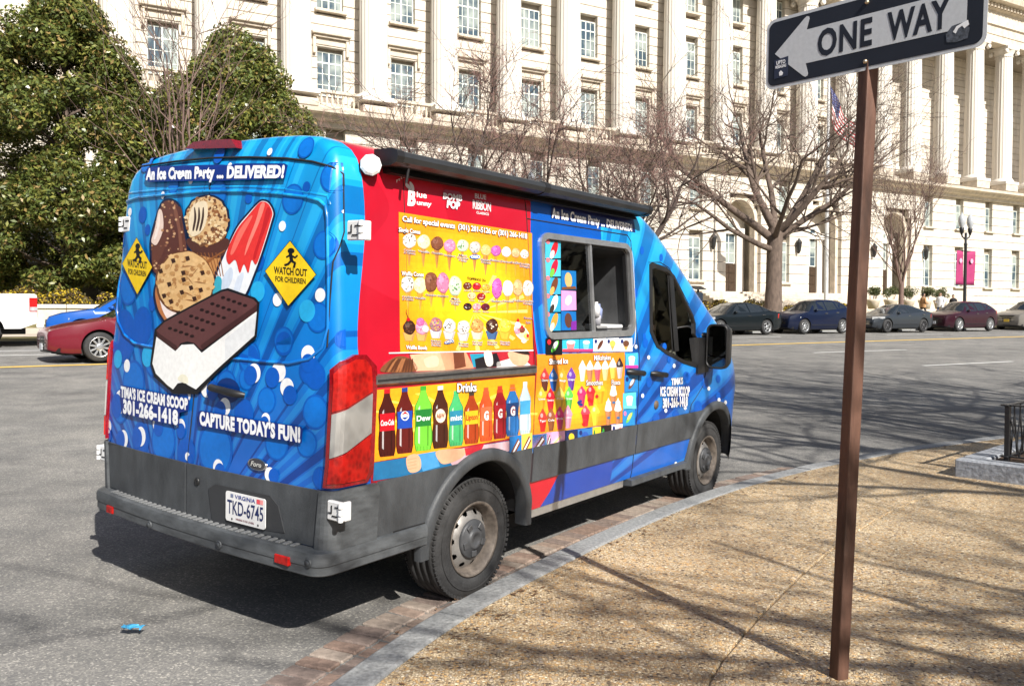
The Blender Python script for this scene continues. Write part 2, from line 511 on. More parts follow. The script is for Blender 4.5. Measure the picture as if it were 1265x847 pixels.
# markings: strips lying on the carriageway
def strip(name, s0, n0, s1, n1, w, m):
    k = max(2, int(abs(s1 - s0) / 2.5))
    a = Vector((s1 - s0, n1 - n0)).normalized(); pz = Vector((-a.y, a.x)) * w / 2
    vs, fs = [], []
    for i in range(k + 1):
        t = i / k; c = Vector((s0 + (s1 - s0) * t, n0 + (n1 - n0) * t))
        for sg in (-1, 1):
            e = c + pz * sg; q = sn(e.x, e.y)
            vs.append((q.x, q.y, 0.066 + z_av(e.y) + 0.008))
    for i in range(k): fs.append((2 * i, 2 * i + 1, 2 * i + 3, 2 * i + 2))
    return MB().add(vs, fs).build(name, m, kind='structure')
strip('yellow_centre_line', -60, 18.6, 120, 27.2, 0.28, M_YEL)
strip('white_lane_line', -60, 24.3, 1.9, 24.8, 0.16, M_WHITE)
for (s0, s1, n) in ((21.9, 26.6, 18.9), (21.0, 25.2, 14.4), (35.5, 39.9, 26.3), (-30, -1.6, 26.3), (-1.2, 0.6, 26.3), (8.0, 12.2, 14.4), (9.5, 14.0, 18.9), (34.0, 38.4, 18.9), (46.5, 51, 18.9), (46, 50.5, 14.4), (33, 37.5, 14.4), (24.0, 28.4, 26.3), (47, 51.4, 26.3)):
    strip('white_lane_line', s0, n, s1, n, 0.14, M_WHITE)

# kerb of granite stones
kerb = empty('kerb'); tag(kerb, kind='structure')
a0, a1 = KA[arc_near(-2.1, -2.5)], KA[arc_near(30, 23.9)]
a = a0; rnd = random.Random(3)
while a < a1:
    ln = rnd.uniform(1.15, 1.75) if a < a0 + 26 else 4.0
    b_ = a + ln - 0.012
    k = max(3, int(ln / 0.25)); mb = MB()
    prof = [(0.0, -0.25), (0.0, 0.108), (0.006, 0.122), (0.02, 0.129), (0.165, 0.131), (0.178, 0.127), (0.182, 0.115), (0.182, -0.25)]
    dz = rnd.uniform(-0.004, 0.004); do = rnd.uniform(-0.004, 0.004)
    vs = []
    for i in range(k + 1):
        for (o_, z_) in prof:
            q = kerb_at(a + (b_ - a) * i / k, o_ + do)
            vs.append((q.x, q.y, z_ + dz * (z_ > 0)))
    P_ = len(prof)
    fs = [(i * P_ + j, i * P_ + j + 1, (i + 1) * P_ + j + 1, (i + 1) * P_ + j) for i in range(k) for j in range(P_ - 1)]
    fs += [tuple(range(P_)), tuple(range(k * P_, k * P_ + P_))[::-1]]
    mb.add(vs, fs).build('kerb_stone', M_GRAN, kerb, fixn=True)
    a += ln
# brick gutter
gut = empty('gutter'); tag(gut, kind='structure')
bmesh_shared = []
for i in range(4):
    bmesh_shared.append(MB().bevbox((-0.047, -0.098, -0.06), (0.047, 0.098, 0.0), 0.007).mesh('brick'))
    bmesh_shared[-1].materials.append(M_BRICKS[i])
a = KA[arc_near(-1.35, 1.7)]
while a < KA[arc_near(3.3, 8.7)]:
    for row in (0, 1):
        o_ = -0.108 - row * 0.205
        q = kerb_at(a, o_); q2 = kerb_at(a + 0.02, o_); d_ = (q2 - q)
        br = link('brick', bmesh_shared[rnd.randrange(4)], gut)
        br.location = (q.x, q.y, 0.03 * (-o_) + 0.010 + rnd.uniform(-0.004, 0.004))
        br.rotation_euler = (rnd.uniform(-.02, .02), rnd.uniform(-.03, .03), math.atan2(d_.y, d_.x) + rnd.uniform(-.03, .03))
    a += 0.104
# pavement: dirt bed + slabs of exposed aggregate
pav = MB()
ks = [KERB[i] for i in range(0, len(KERB), 2)]
poly = [kerb_at(a0 - 3 + i * 0.5, 0.17) for i in range(int((KA[-1] - a0) / 0.5))]
vs = [(q.x, q.y, 0.117) for q in poly]
far = [(120, 50, 0.117), (120, -60, 0.117), (-3, -60, 0.117)]
pav.add(vs + far, [tuple(range(len(vs) + 3))])
PAV = pav.build('pavement', M_AGG, kind='structure')
M_SLABS = M_AGG
def slab(a, b, o0, o1, dz):
    k = max(4, int((b - a) / 0.3)); ko = 2
    prof = [(o0, -0.03), (o0, -0.004), (o0 + 0.006, 0.0), ((o0 + o1) / 2, 0.0), (o1 - 0.006, 0.0), (o1, -0.004), (o1, -0.03)]
    vs = []
    for i in range(k + 1):
        t = a + (b - a) * i / k
        for (o_, z_) in prof:
            q = kerb_at(t, o_); vs.append((q.x, q.y, 0.130 + dz + z_))
    P_ = len(prof)
    fs = [(i * P_ + j, i * P_ + j + 1, (i + 1) * P_ + j + 1, (i + 1) * P_ + j) for i in range(k) for j in range(P_ - 1)]
    fs += [tuple(range(P_)), tuple(range(k * P_, k * P_ + P_))[::-1]]
    MB().add(vs, fs).build('paving_slab', M_SLABS, PAV, fixn=True)
astart = KA[arc_near(-1.72, 0)]
ajoint = KA[arc_near(0.55, 5.8)]
for (o0, o1, ln, ph) in ((0.192, 1.45, 6.0, 2.4), (1.462, 4.1, 3.05, 0.0), (4.112, 6.9, 3.05, 0.0)):
    a = ajoint + ph - 3 * ln - (0 if ln > 4 else ln)
    for i in range(8):
        if a + ln > astart - 1 and a < KA[arc_near(13, 14.4)]:
            slab(a, a + ln - 0.012, o0, o1, rnd.uniform(-0.001, 0.001))
        a += ln
# far side: kerb, pavement strip, lawn
farkerb = empty('far_kerb'); tag(farkerb, kind='structure')
for i in range(-22, 50):
    s0 = i * 3.0
    mb = MB(); q = [sn(s0, N_FAR), sn(s0 + 2.985, N_FAR), sn(s0 + 2.985, N_FAR + 0.2), sn(s0, N_FAR + 0.2)]
    mb.prism([(w.x, w.y, 0.5) for w in q], (0, 0, 0.345)).build('kerb_stone', M_GRAN, farkerb, fixn=True)
def sheet(name, n0, n1, m, dz=0.0, ns=None, s0=-90, s1=170):
    ns = ns or [n0, n1]
    vs, fs = [], []
    for n in ns:
        for s in (s0, s1):
            q = sn(s, n); vs.append((q.x, q.y, z_far(n) + dz))
    for i in range(len(ns) - 1): fs.append((2 * i, 2 * i + 1, 2 * i + 3, 2 * i + 2))
    return MB().add(vs, fs).build(name, m, kind='structure')
sheet('lawn', 29.8, 140, M_GRASS, 0, [29.8, 30.2, 33.5, 35.2, 40, 47, 60, 140])
sheet('far_pavement', 31.6, 34.4, M_CONC, 0.02, [31.6, 33.5, 34.4])
# ================================================================== the ice cream van
VX, VY, VYAW, VROLL = -1.731, 4.4608, 0.63768, 0.03007
VAN_M = Matrix.Translation((VX, VY, 0.0)) @ Matrix.Rotation(PI / 2 - VYAW, 4, 'Z') @ Matrix.Translation((0, -.86, 0)) @ Matrix.Rotation(VROLL, 4, 'X') @ Matrix.Translation((0, .86, 0))
VAN_I = VAN_M.inverted()
van = empty('ice_cream_van', label='blue and red ice cream van covered in treat pictures, parked at the kerb', cat='van')
van.matrix_world = VAN_M
XRW, XFW, RW = 1.22, 4.52, 0.352
HWT = [(.42, .985), (.50, 1.0), (.83, 1.02), (.95, 1.03), (1.33, 1.03), (1.38, 1.026), (1.43, 1.018), (1.50, 1.008), (2.26, .938), (2.34, .929), (2.41, .909), (2.455, .876), (2.492, .82), (2.52, .74), (2.538, .6), (2.549, .42), (2.554, .2), (2.555, 0)]
XRT = [(.3, .03), (.83, .03), (2.30, .112), (2.40, .125), (2.46, .140), (2.51, .158), (2.555, .185), (3, .2)]
HT = [(0, 2.555), (3.05, 2.555), (3.2, 2.535), (3.35, 2.485), (3.5, 2.41), (3.65, 2.32), (4.0, 2.09), (4.5, 1.75), (4.9, 1.47), (5.0, 1.39), (5.2, 1.30), (5.33, 1.20), (5.41, 1.06), (5.46, .82)]
def lerp_t(T, x):
    if x <= T[0][0]: return T[0][1]
    for (a, va), (b, vb) in zip(T, T[1:]):
        if x <= b: return va + (vb - va) * (x - a) / (b - a)
    return T[-1][1]
def hw(z): return lerp_t(HWT, z)
def xr(z): return lerp_t(XRT, z)
def taper(x): return 1.0 if x < 4.6 else 1 - .20 * ((x - 4.6) / .86) ** 2.2
CR, CL = 0.055, 0.055 * PI / 2
def xr2(y, z): return xr(z) + .046 * (min(abs(y), .97) / .96) ** 2
def p_side(x, z, off=0.0): return Vector((x, -(hw(z) * taper(x) + off), z))
def p_rear(y, z, off=0.0):
    e = abs(y) - (hw(z) - CR)
    if e <= 0: return Vector((xr2(y, z) - off, y, z))
    a = math.asin(min(1.0, e / CR)); sg = 1 if y > 0 else -1
    yc = hw(z) - CR
    return Vector((xr2(yc, z) + CR - (CR + off) * math.cos(a), sg * (yc + (CR + off) * math.sin(a)), z))
def p_corner(w, z, off=0.0):
    """w: length along the section from the rear face (w<0) round the right corner to the side (w>CL)"""
    yc = -(hw(z) - CR); xc = xr2(yc, z) + CR
    if w <= 0: return Vector((xr2(yc - w, z) - off, yc - w, z))
    if w >= CL: return Vector((xc + w - CL, -(hw(z) + off), z))
    a = w / CR
    return Vector((xc - (CR + off) * math.cos(a), yc - (CR + off) * math.sin(a), z))
def van_ray(u, v):
    o, d = ray(u, v)
    A = VAN_I @ o; B = VAN_I @ (o + d)
    return A, B - A
def px_plane(u, v, ax, val):
    A, D = van_ray(u, v)
    return A + D * ((val - A[ax]) / D[ax])
def px_side(u, v):
    q = px_plane(u, v, 1, -1.0)
    for _ in range(6): q = px_plane(u, v, 1, -hw(q.z) * taper(q.x))
    return q.x, q.z
def px_rear(u, v):
    q = px_plane(u, v, 0, 0.05)
    for _ in range(8): q = px_plane(u, v, 0, xr2(q.y, q.z))
    return q.y, q.z
# zoomed readings of the photograph: (origin, scale)
ZM = {1: (110, 160, 2.8235), 2: (110, 420, 2.8222), 3: (430, 170, 3.024), 4: (430, 420, 2.568), 5: (650, 220, 4.2346), 6: (620, 400, 3.3897), 7: (480, 280, 5.295), 8: (655, 410, 5.2966), 0: (0, 0, 1)}
def zp(z, x, y): a, b, s = ZM[z]; return a + x / s, b + y / s
def zs(z, x, y): return px_side(*zp(z, x, y))
def zr(z, x, y): return px_rear(*zp(z, x, y))

# ---- materials
def print_mat(name, rough=0.32):
    m, t, b = new_mat(name)
    at = t.nodes.new('ShaderNodeVertexColor'); at.layer_name = 'print'
    n = t.nodes.new('ShaderNodeTexNoise'); n.inputs['Scale'].default_value = 38; n.inputs['Detail'].default_value = 4
    tc = t.nodes.new('ShaderNodeTexCoord'); t.links.new(tc.outputs['Object'], n.inputs['Vector'])
    r = t.nodes.new('ShaderNodeValToRGB'); r.color_ramp.elements[0].position = .3; r.color_ramp.elements[1].position = .7
    r.color_ramp.elements[0].color = (.84, .84, .84, 1); r.color_ramp.elements[1].color = (.96, .96, .96, 1)
    t.links.new(n.outputs['Fac'], r.inputs['Fac'])
    mx = t.nodes.new('ShaderNodeMix'); mx.data_type = 'RGBA'; mx.blend_type = 'MULTIPLY'; mx.inputs['Factor'].default_value = 1
    t.links.new(at.outputs['Color'], mx.inputs[6]); t.links.new(r.outputs['Color'], mx.inputs[7])
    t.links.new(mx.outputs[2], b.inputs['Base Color'])
    b.inputs['Roughness'].default_value = rough
    return m
M_PRINT = print_mat('vinyl_print')

def wrap_mat():
    m, t, b = new_mat('vinyl_wrap')
    N, L = t.nodes, t.links
    def mth(op, a, c=None, d=None):
        n = N.new('ShaderNodeMath'); n.operation = op
        for i, q in enumerate((a, c, d)):
            if q is None: continue
            if isinstance(q, (int, float)): n.inputs[i].default_value = q
            else: L.new(q, n.inputs[i])
        return n.outputs[0]
    def ramp(fac, els, const=False):
        r = N.new('ShaderNodeValToRGB')
        if const: r.color_ramp.interpolation = 'CONSTANT'
        e = r.color_ramp.elements
        e[0].position, e[0].color = els[0][0], tuple(els[0][1]) + (1,)
        e[1].position, e[1].color = els[1][0], tuple(els[1][1]) + (1,)
        for p_, c_ in els[2:]:
            k = e.new(p_); k.color = tuple(c_) + (1,)
        L.new(fac, r.inputs['Fac']); return r.outputs['Color']
    def mix(f, a, c, mode='MIX'):
        n = N.new('ShaderNodeMix'); n.data_type = 'RGBA'; n.blend_type = mode
        for i, q in ((0, f), (6, a), (7, c)):
            if isinstance(q, (int, float)): n.inputs[i].default_value = q
            elif isinstance(q, tuple): n.inputs[i].default_value = q + (1,) if len(q) == 3 else q
            else: L.new(q, n.inputs[i])
        return n.outputs[2]
    tc = N.new('ShaderNodeTexCoord'); sp = N.new('ShaderNodeSeparateXYZ'); L.new(tc.outputs['Object'], sp.inputs[0])
    X, Y, Z = sp.outputs[0], sp.outputs[1], sp.outputs[2]
    def rays(h, v, h0, v0, freq, seed):
        a = mth('ARCTAN2', mth('SUBTRACT', v, v0), mth('SUBTRACT', h, h0))
        n = N.new('ShaderNodeTexNoise'); n.noise_dimensions = '1D'; n.inputs['Scale'].default_value = freq; n.inputs['Detail'].default_value = 0
        L.new(mth('ADD', a, seed), n.inputs['W'])
        return n.outputs['Fac']
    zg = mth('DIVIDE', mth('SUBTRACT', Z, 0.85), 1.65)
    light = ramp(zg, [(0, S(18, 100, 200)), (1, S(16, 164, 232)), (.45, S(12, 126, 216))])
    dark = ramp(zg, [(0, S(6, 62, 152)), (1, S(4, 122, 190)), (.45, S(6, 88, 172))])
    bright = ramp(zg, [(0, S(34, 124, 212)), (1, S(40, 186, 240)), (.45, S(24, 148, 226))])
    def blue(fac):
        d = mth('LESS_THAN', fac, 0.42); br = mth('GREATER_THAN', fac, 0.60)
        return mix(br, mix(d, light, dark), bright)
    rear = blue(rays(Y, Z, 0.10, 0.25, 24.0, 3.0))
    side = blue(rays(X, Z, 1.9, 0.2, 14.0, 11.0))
    # red quarter with darker swooshes
    w = N.new('ShaderNodeTexNoise'); w.inputs['Scale'].default_value = 1.1; w.inputs['Detail'].default_value = 1.0
    L.new(tc.outputs['Object'], w.inputs['Vector'])
    red = ramp(w.outputs['Fac'], [(0, S(184, 16, 40)), (.50, S(200, 22, 46)), (.62, S(166, 12, 34))], True)
    bnd = mth('ADD', 1.765, mth('MULTIPLY', 0.05, mth('SINE', mth('MULTIPLY', Z, 2.6))))
    strip_ = mth('LESS_THAN', Z, 0.62)
    bnd = mth('ADD', bnd, mth('MULTIPLY', strip_, mth('MULTIPLY', mth('SUBTRACT', Z, 0.36), 0.9)))
    isblue = mth('GREATER_THAN', X, bnd)
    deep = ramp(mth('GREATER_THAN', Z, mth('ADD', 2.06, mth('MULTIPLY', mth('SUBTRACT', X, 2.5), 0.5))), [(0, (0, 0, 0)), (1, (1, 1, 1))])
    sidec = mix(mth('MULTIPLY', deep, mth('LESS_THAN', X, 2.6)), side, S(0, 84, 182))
    sidec = mix(mth('MULTIPLY', strip_, mth('LESS_THAN', X, 2.75)), sidec, S(28, 70, 170))
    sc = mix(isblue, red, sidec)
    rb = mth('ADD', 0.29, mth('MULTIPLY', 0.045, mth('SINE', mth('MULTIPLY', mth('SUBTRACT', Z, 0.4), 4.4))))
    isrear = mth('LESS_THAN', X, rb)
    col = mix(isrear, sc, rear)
    dn = N.new('ShaderNodeTexNoise'); dn.inputs['Scale'].default_value = 5; dn.inputs['Detail'].default_value = 6
    L.new(tc.outputs['Object'], dn.inputs['Vector'])
    dirt = ramp(dn.outputs['Fac'], [(.35, (.78, .78, .78)), (.7, (.90, .90, .90))])
    col = mix(1.0, col, dirt, 'MULTIPLY')
    L.new(col, b.inputs['Base Color'])
    b.inputs['Roughness'].default_value = 0.30
    b.inputs['Coat Weight'].default_value = 0.35
    b.inputs['Coat Roughness'].default_value = 0.08
    bn = N.new('ShaderNodeTexNoise'); bn.inputs['Scale'].default_value = 2.3; bn.inputs['Detail'].default_value = 2
    L.new(tc.outputs['Object'], bn.inputs['Vector'])
    bp = N.new('ShaderNodeBump'); bp.inputs['Strength'].default_value = 0.10; bp.inputs['Distance'].default_value = 0.05
    L.new(bn.outputs['Fac'], bp.inputs['Height']); L.new(bp.outputs['Normal'], b.inputs['Normal'])
    return m
M_WRAP = wrap_mat()
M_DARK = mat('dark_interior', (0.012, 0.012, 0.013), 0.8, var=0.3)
M_CABIN = mat('service_cabin', (0.05, 0.052, 0.056), 0.6, var=0.3)
M_PLAS = mat('grey_plastic', (0.052, 0.057, 0.063), 0.55, var=0.30, scale=9, bump=0.15, bscale=160, streak=(1, 1, .45))
M_PLAS2 = mat('bumper_plastic', (0.068, 0.074, 0.080), 0.6, var=0.38, scale=9, bump=0.15, bscale=160, streak=(1, 1, 3))
M_BLK = mat('black_trim', (0.014, 0.014, 0.015), 0.45, var=0.2)
M_RUB = mat('tyre_rubber', (0.028, 0.028, 0.029), 0.82, var=0.35, scale=14, bump=0.2)
M_STEEL = mat('steel_wheel', (0.33, 0.315, 0.30), 0.5, 0.55, var=0.25, scale=12)
M_RUST = mat('rusty_rim', (0.16, 0.135, 0.115), 0.6, 0.4, var=0.4, scale=25)
M_HUB = mat('hub_cap', (0.075, 0.078, 0.084), 0.5, 0.2, var=0.25, scale=14)
M_ALU = mat('aluminium', (0.55, 0.56, 0.57), 0.42, 0.85, var=0.12, scale=15)
M_WHT = mat('white_plastic', (0.72, 0.72, 0.72), 0.35, var=0.06)
def lens_mat(name, c0, c1, sc, metal=0.0):
    m, t, b = new_mat(name)
    tc = t.nodes.new('ShaderNodeTexCoord'); v = t.nodes.new('ShaderNodeTexVoronoi'); v.inputs['Scale'].default_value = sc
    mp = t.nodes.new('ShaderNodeMapping'); mp.inputs['Scale'].default_value = (1, 1, .8); t.links.new(tc.outputs['Object'], mp.inputs['Vector']); t.links.new(mp.outputs['Vector'], v.inputs['Vector'])
    n = t.nodes.new('ShaderNodeTexNoise'); n.inputs['Scale'].default_value = 9; t.links.new(tc.outputs['Object'], n.inputs['Vector'])
    ad = t.nodes.new('ShaderNodeMath'); ad.operation = 'MULTIPLY_ADD'; ad.inputs[1].default_value = .6; t.links.new(v.outputs['Distance'], ad.inputs[0]); t.links.new(n.outputs['Fac'], ad.inputs[2])
    r = t.nodes.new('ShaderNodeValToRGB'); r.color_ramp.elements[0].position = .42; r.color_ramp.elements[1].position = .9
    r.color_ramp.elements[0].color = c0 + (1,); r.color_ramp.elements[1].color = c1 + (1,)
    t.links.new(ad.outputs[0], r.inputs['Fac']); t.links.new(r.outputs['Color'], b.inputs['Base Color'])
    b.inputs['Roughness'].default_value = .42; b.inputs['Specular IOR Level'].default_value = .25; b.inputs['Metallic'].default_value = metal; b.inputs['Coat Weight'].default_value = .3; b.inputs['Coat Roughness'].default_value = .03
    bp = t.nodes.new('ShaderNodeBump'); bp.inputs['Strength'].default_value = .15; bp.inputs['Distance'].default_value = .01; t.links.new(v.outputs['Distance'], bp.inputs['Height']); t.links.new(bp.outputs['Normal'], b.inputs['Normal'])
    return m
M_REDL = lens_mat('red_lens', (0.17, 0.002, 0.002), (0.40, 0.008, 0.005), 40)
M_REDD = mat('dark_red_lens', (0.20, 0.004, 0.008), 0.12, var=0.3, scale=60, coat=1.0)
M_CLR = lens_mat('clear_lens', (0.30, 0.297, 0.293), (0.46, 0.46, 0.45), 14, .6)
M_CHR = mat('chrome', (0.7, 0.7, 0.7), 0.15, 1.0, var=0.05)
def glass_mat(name, tint=(0.5, 0.55, 0.55), refl=0.16):
    m, t, b = new_mat(name)
    N, L = t.nodes, t.links
    tr = N.new('ShaderNodeBsdfTransparent'); tr.inputs[0].default_value = tint + (1,)
    gl = N.new('ShaderNodeBsdfGlossy'); gl.inputs['Roughness'].default_value = 0.02
    fr = N.new('ShaderNodeFresnel'); fr.inputs[0].default_value = 1.5
    ad = N.new('ShaderNodeMath'); ad.operation = 'ADD'; ad.inputs[1].default_value = refl; L.new(fr.outputs[0], ad.inputs[0])
    n = N.new('ShaderNodeTexNoise'); n.inputs['Scale'].default_value = 3.0
    ml = N.new('ShaderNodeMath'); ml.operation = 'MULTIPLY_ADD'; ml.inputs[1].default_value = 0.06; L.new(n.outputs['Fac'], ml.inputs[0]); L.new(ad.outputs[0], ml.inputs[2])
    mx = N.new('ShaderNodeMixShader'); L.new(ml.outputs[0], mx.inputs[0]); L.new(tr.outputs[0], mx.inputs[1]); L.new(gl.outputs[0], mx.inputs[2])
    L.new(mx.outputs[0], N['Material Output'].inputs['Surface'])
    return m
M_GLASS = glass_mat('van_glass', (0.62, 0.66, 0.66), 0.03)
M_GLASSD = glass_mat('tinted_glass', (0.30, 0.33, 0.34), 0.02)

# ---- body shell
SHOULDER = [((z - 2.26) / .295, y / .938) for z, y in HWT if z >= 2.26]
SIDE_K = [z for z, y in HWT if z <= 2.26]
def section(x, H):
    zt = max(H - .295, .62) if H < 2.55 else 2.26
    zt = min(zt, 2.26)
    pts = [(hw(min(z, zt)) * taper(x), min(z, zt)) for z in SIDE_K]
    w0 = hw(zt) * taper(x)
    flat = sstep(3.2, 5.0, x) * 0.35          # bonnet and screen a little flatter across
    pts += [(w0 * (fy ** (1 - flat)) if fy > 0 else 0.0, zt + (H - zt) * fz) for fz, fy in SHOULDER[1:]]
    return pts
rows = []
NY = 14
for th in (0, 15, 32, 50, 70, 90):
    a = R(th); dx, ins = CR * (1 - math.cos(a)), CR * (1 - math.sin(a))
    row = []
    for (y, z) in section(0.3, 2.555):
        zz = z - ins * 0.45 * sstep(2.26, 2.5, z)
        yy = max(y - ins, 0.0) if y > 0 else 0.0
        row.append((xr2(max(y - CR, 0), z) + dx, yy, zz))
    rows.append(row)
xs_ = [.42, .62, .85, 1.1, 1.4, 1.7, 2.0, 2.3, 2.6, 2.85, 3.05, 3.12, 3.2, 3.28, 3.35, 3.43, 3.5, 3.58, 3.65, 3.75, 3.85, 4.0, 4.15, 4.3, 4.45, 4.6, 4.75, 4.9, 5.0, 5.1, 5.2, 5.27, 5.33, 5.38, 5.41, 5.44, 5.46]
for x in xs_:
    f = max(0, 1 - x / 1.1)
    rows.append([(x + (xr(z) - .03) * f * (z > .83) + 0, y, z) for (y, z) in section(x, lerp_t(HT, x))])
P_ = len(rows[0])
sh = MB()
vs, fs, ms = [], [], []
for row in rows:
    ring = [(x, -y, z) for (x, y, z) in row] + [(x, y, z) for (x, y, z) in row[::-1][1:]]
    vs += ring
Q_ = 2 * P_ - 1
for i in range(len(rows) - 1):
    for j in range(Q_ - 1):
        fs.append((i * Q_ + j, (i + 1) * Q_ + j, (i + 1) * Q_ + j + 1, i * Q_ + j + 1))
    fs.append((i * Q_ + Q_ - 1, (i + 1) * Q_ + Q_ - 1, (i + 1) * Q_, i * Q_))
sh.add(vs, fs, 0)
k0 = (len(rows) - 1) * Q_
for j in range(P_ - 1):      # front cap in strips
    q = (k0 + j, k0 + j + 1, k0 + Q_ - 2 - j, k0 + Q_ - 1 - j)
    sh.f.append(list(q)); sh.m.append(0); sh.c.append(None); sh.s.append(False)
cap = []                      # rear cap: crowned grid between the two corner edges
for (x, y, z), (y0, z0) in zip(rows[0], section(0.3, 2.555)):
    cap += [((xr2(-y + 2 * y * i / NY, z0) if 0 < i < NY else x), -y + 2 * y * i / NY, z) for i in range(NY + 1)]
sh.add(cap, [(j * (NY + 1) + i, j * (NY + 1) + i + 1, (j + 1) * (NY + 1) + i + 1, (j + 1) * (NY + 1) + i) for j in range(P_ - 1) for i in range(NY)])
body_me = sh.mesh('body', weld=True, fixn=True)
for mm in (M_WRAP, M_DARK, M_GLASSD, M_CABIN, M_BLK): body_me.materials.append(mm)
cut = []
for xw in (XRW, XFW):
    for sg in (-1, 1):
        mb = MB(); mt = Matrix.Translation((xw, 0, .37)) @ Matrix.Rotation(PI / 2, 4, 'X')
        z0, z1 = (.62, 1.25) if sg < 0 else (-1.25, -.62)
        mb.lathe([(0.0001, z0), (.445, z0), (.445, z1), (0.0001, z1)], 40, 1, mt, smooth=False)
        cut.append(mb)
def round_rect(x0, z0, x1, z1, r, k=5):
    out = []
    for (cx, cz, a0) in ((x1 - r, z1 - r, 0), (x0 + r, z1 - r, 90), (x0 + r, z0 + r, 180), (x1 - r, z0 + r, 270)):
        for i in range(k + 1):
            a = R(a0 + 90 * i / k); out.append((cx + r * math.cos(a), cz + r * math.sin(a)))
    return out
WX0, WZ0 = zs(5, 96, 812); WX1, WZ1 = zs(5, 545, 345)
WX0 = zs(5, 92, 600)[0]; WX1 = zs(5, 548, 600)[0]; WZ1 = zs(5, 300, 332)[1]; WZ0 = zs(5, 300, 812)[1]
WIN = round_rect(WX0, WZ0, WX1, WZ1, .07)
mb = MB(); mb.prism([(x, -1.3, z) for x, z in WIN], (0, 1.55, 0), 3); cut.append(mb)
DW_PX = [(650, 462), (665, 455), (735, 478), (775, 520), (830, 640), (868, 715), (880, 760), (880, 815)]
DWIN = [zs(5, x, y) for x, y in DW_PX] + [zs(6, 868, 165), zs(6, 835, 182), zs(6, 760, 158), zs(6, 690, 120), zs(6, 650, 92)] + [zs(5, 652, 800)]
mb = MB(); mb.prism([(x, -1.3, z) for x, z in DWIN], (0, 2.6, 0), 4); cut.append(mb)
body_me = bool_cut(body_me, cut, 'body')
for q in body_me.polygons:
    c = q.center; nn = q.normal
    if q.material_index == 0:
        q.use_smooth = True
        if nn.x > .25 and c.x > 3.36 and c.x < 4.93 and abs(c.y) < .80 and c.z > 1.4 and nn.z > .3: q.material_index = 4
        if c.z < .425 and nn.z < -.5: q.material_index = 1
body = link('body', body_me, van)
md = body.modifiers.new('es', 'EDGE_SPLIT'); md.split_angle = R(38)

# ---- conforming sheets and decals
ZKN = sorted(set([z for z, _ in HWT] + [z for z, _ in XRT]))
class Decal:
    """flat print in surface coordinates (h, z) laid on a van surface"""
    def __init__(self, surf, off=0.0022, step=0.0006):
        self.surf, self.off, self.step, self.items = surf, off, step, []
        self.lay = 0
    def poly(self, pts, col, lay=None):
        self.items.append(([tuple(q) for q in pts], [tuple(range(len(pts)))], col, self.lay if lay is None else lay)); return self
    def ell(self, c, rx, rz, col, lay=None, n=18, a0=0.0, a1=2 * PI, rot=0.0):
        cr, sr = math.cos(rot), math.sin(rot)
        pts = []
        for i in range(n):
            a = a0 + (a1 - a0) * i / (n if a1 - a0 > 6.28 else n - 1)
            x, z = rx * math.cos(a), rz * math.sin(a)
            pts.append((c[0] + x * cr - z * sr, c[1] + x * sr + z * cr))
        return self.poly(pts, col, lay)
    def text(self, body, quad, col, lay=None, bold=0.02, shear=0.0, outline=None, ow=0.03, spacing=1.0, halign='fit'):
        """quad: bottom-left, bottom-right, top-right, top-left in surface coordinates; caps fill the quad"""
        if not body.strip(): return self
        V, F = text2d(body, bold, spacing, shear)
        xs = [v[0] for v in V]; x0, x1 = min(xs), max(xs)
        y0, y1 = 0.0, 0.70
        lay = self.lay if lay is None else lay
        bl, br, tr, tl = [Vector(q) for q in quad]
        def mp(v):
            a, b = (v[0] - x0) / (x1 - x0), (v[1] - y0) / (y1 - y0)
            q = (bl * (1 - a) + br * a) * (1 - b) + (tl * (1 - a) + tr * a) * b
            return (q.x, q.y)
        if outline is not None:
            V2, F2 = text2d(body, bold + ow, spacing, shear)
            self.items.append(([mp(v) for v in V2], F2, outline, lay)); lay += 1
        self.items.append(([mp(v) for v in V], F, col, lay))
        return self
    def build(self, name, parent, m=None, kind=None):
        bm = bmesh.new(); lyr = bm.faces.layers.int.new('k'); cols = []
        for pts, fs, col, lay in self.items:
            cols.append(col)
            vv = [bm.verts.new((p[0], p[1], self.off + self.step * lay)) for p in pts]
            for f in fs:
                try: q = bm.faces.new([vv[i] for i in f]); q[lyr] = len(cols) - 1
                except ValueError: pass
        zz = [v.co.y for v in bm.verts]
        for zk in ZKN:
            if min(zz) < zk < max(zz):
                bmesh.ops.bisect_plane(bm, geom=bm.verts[:] + bm.edges[:] + bm.faces[:], plane_co=(0, zk, 0), plane_no=(0, 1, 0), dist=1e-6)
        if self.surf is p_rear:
            hh = [v.co.x for v in bm.verts]
            for k in range(-10, 11):
                if min(hh) < k * .1 < max(hh):
                    bmesh.ops.bisect_plane(bm, geom=bm.verts[:] + bm.edges[:] + bm.faces[:], plane_co=(k * .1, 0, 0), plane_no=(1, 0, 0), dist=1e-6)
        for v in bm.verts: v.co = self.surf(v.co.x, v.co.y, v.co.z)
        me = bpy.data.meshes.new(name)
        kk = [f[lyr] for f in bm.faces]
        bm.to_mesh(me); bm.free()
        at = me.color_attributes.new('print', 'FLOAT_COLOR', 'CORNER'); data = []
        for q, k in zip(me.polygons, kk): data += (list(cols[k]) + [1.0]) * len(q.vertices)
        at.data.foreach_set('color', data)
        return tag(link(name, me, parent, m or M_PRINT), kind=kind)
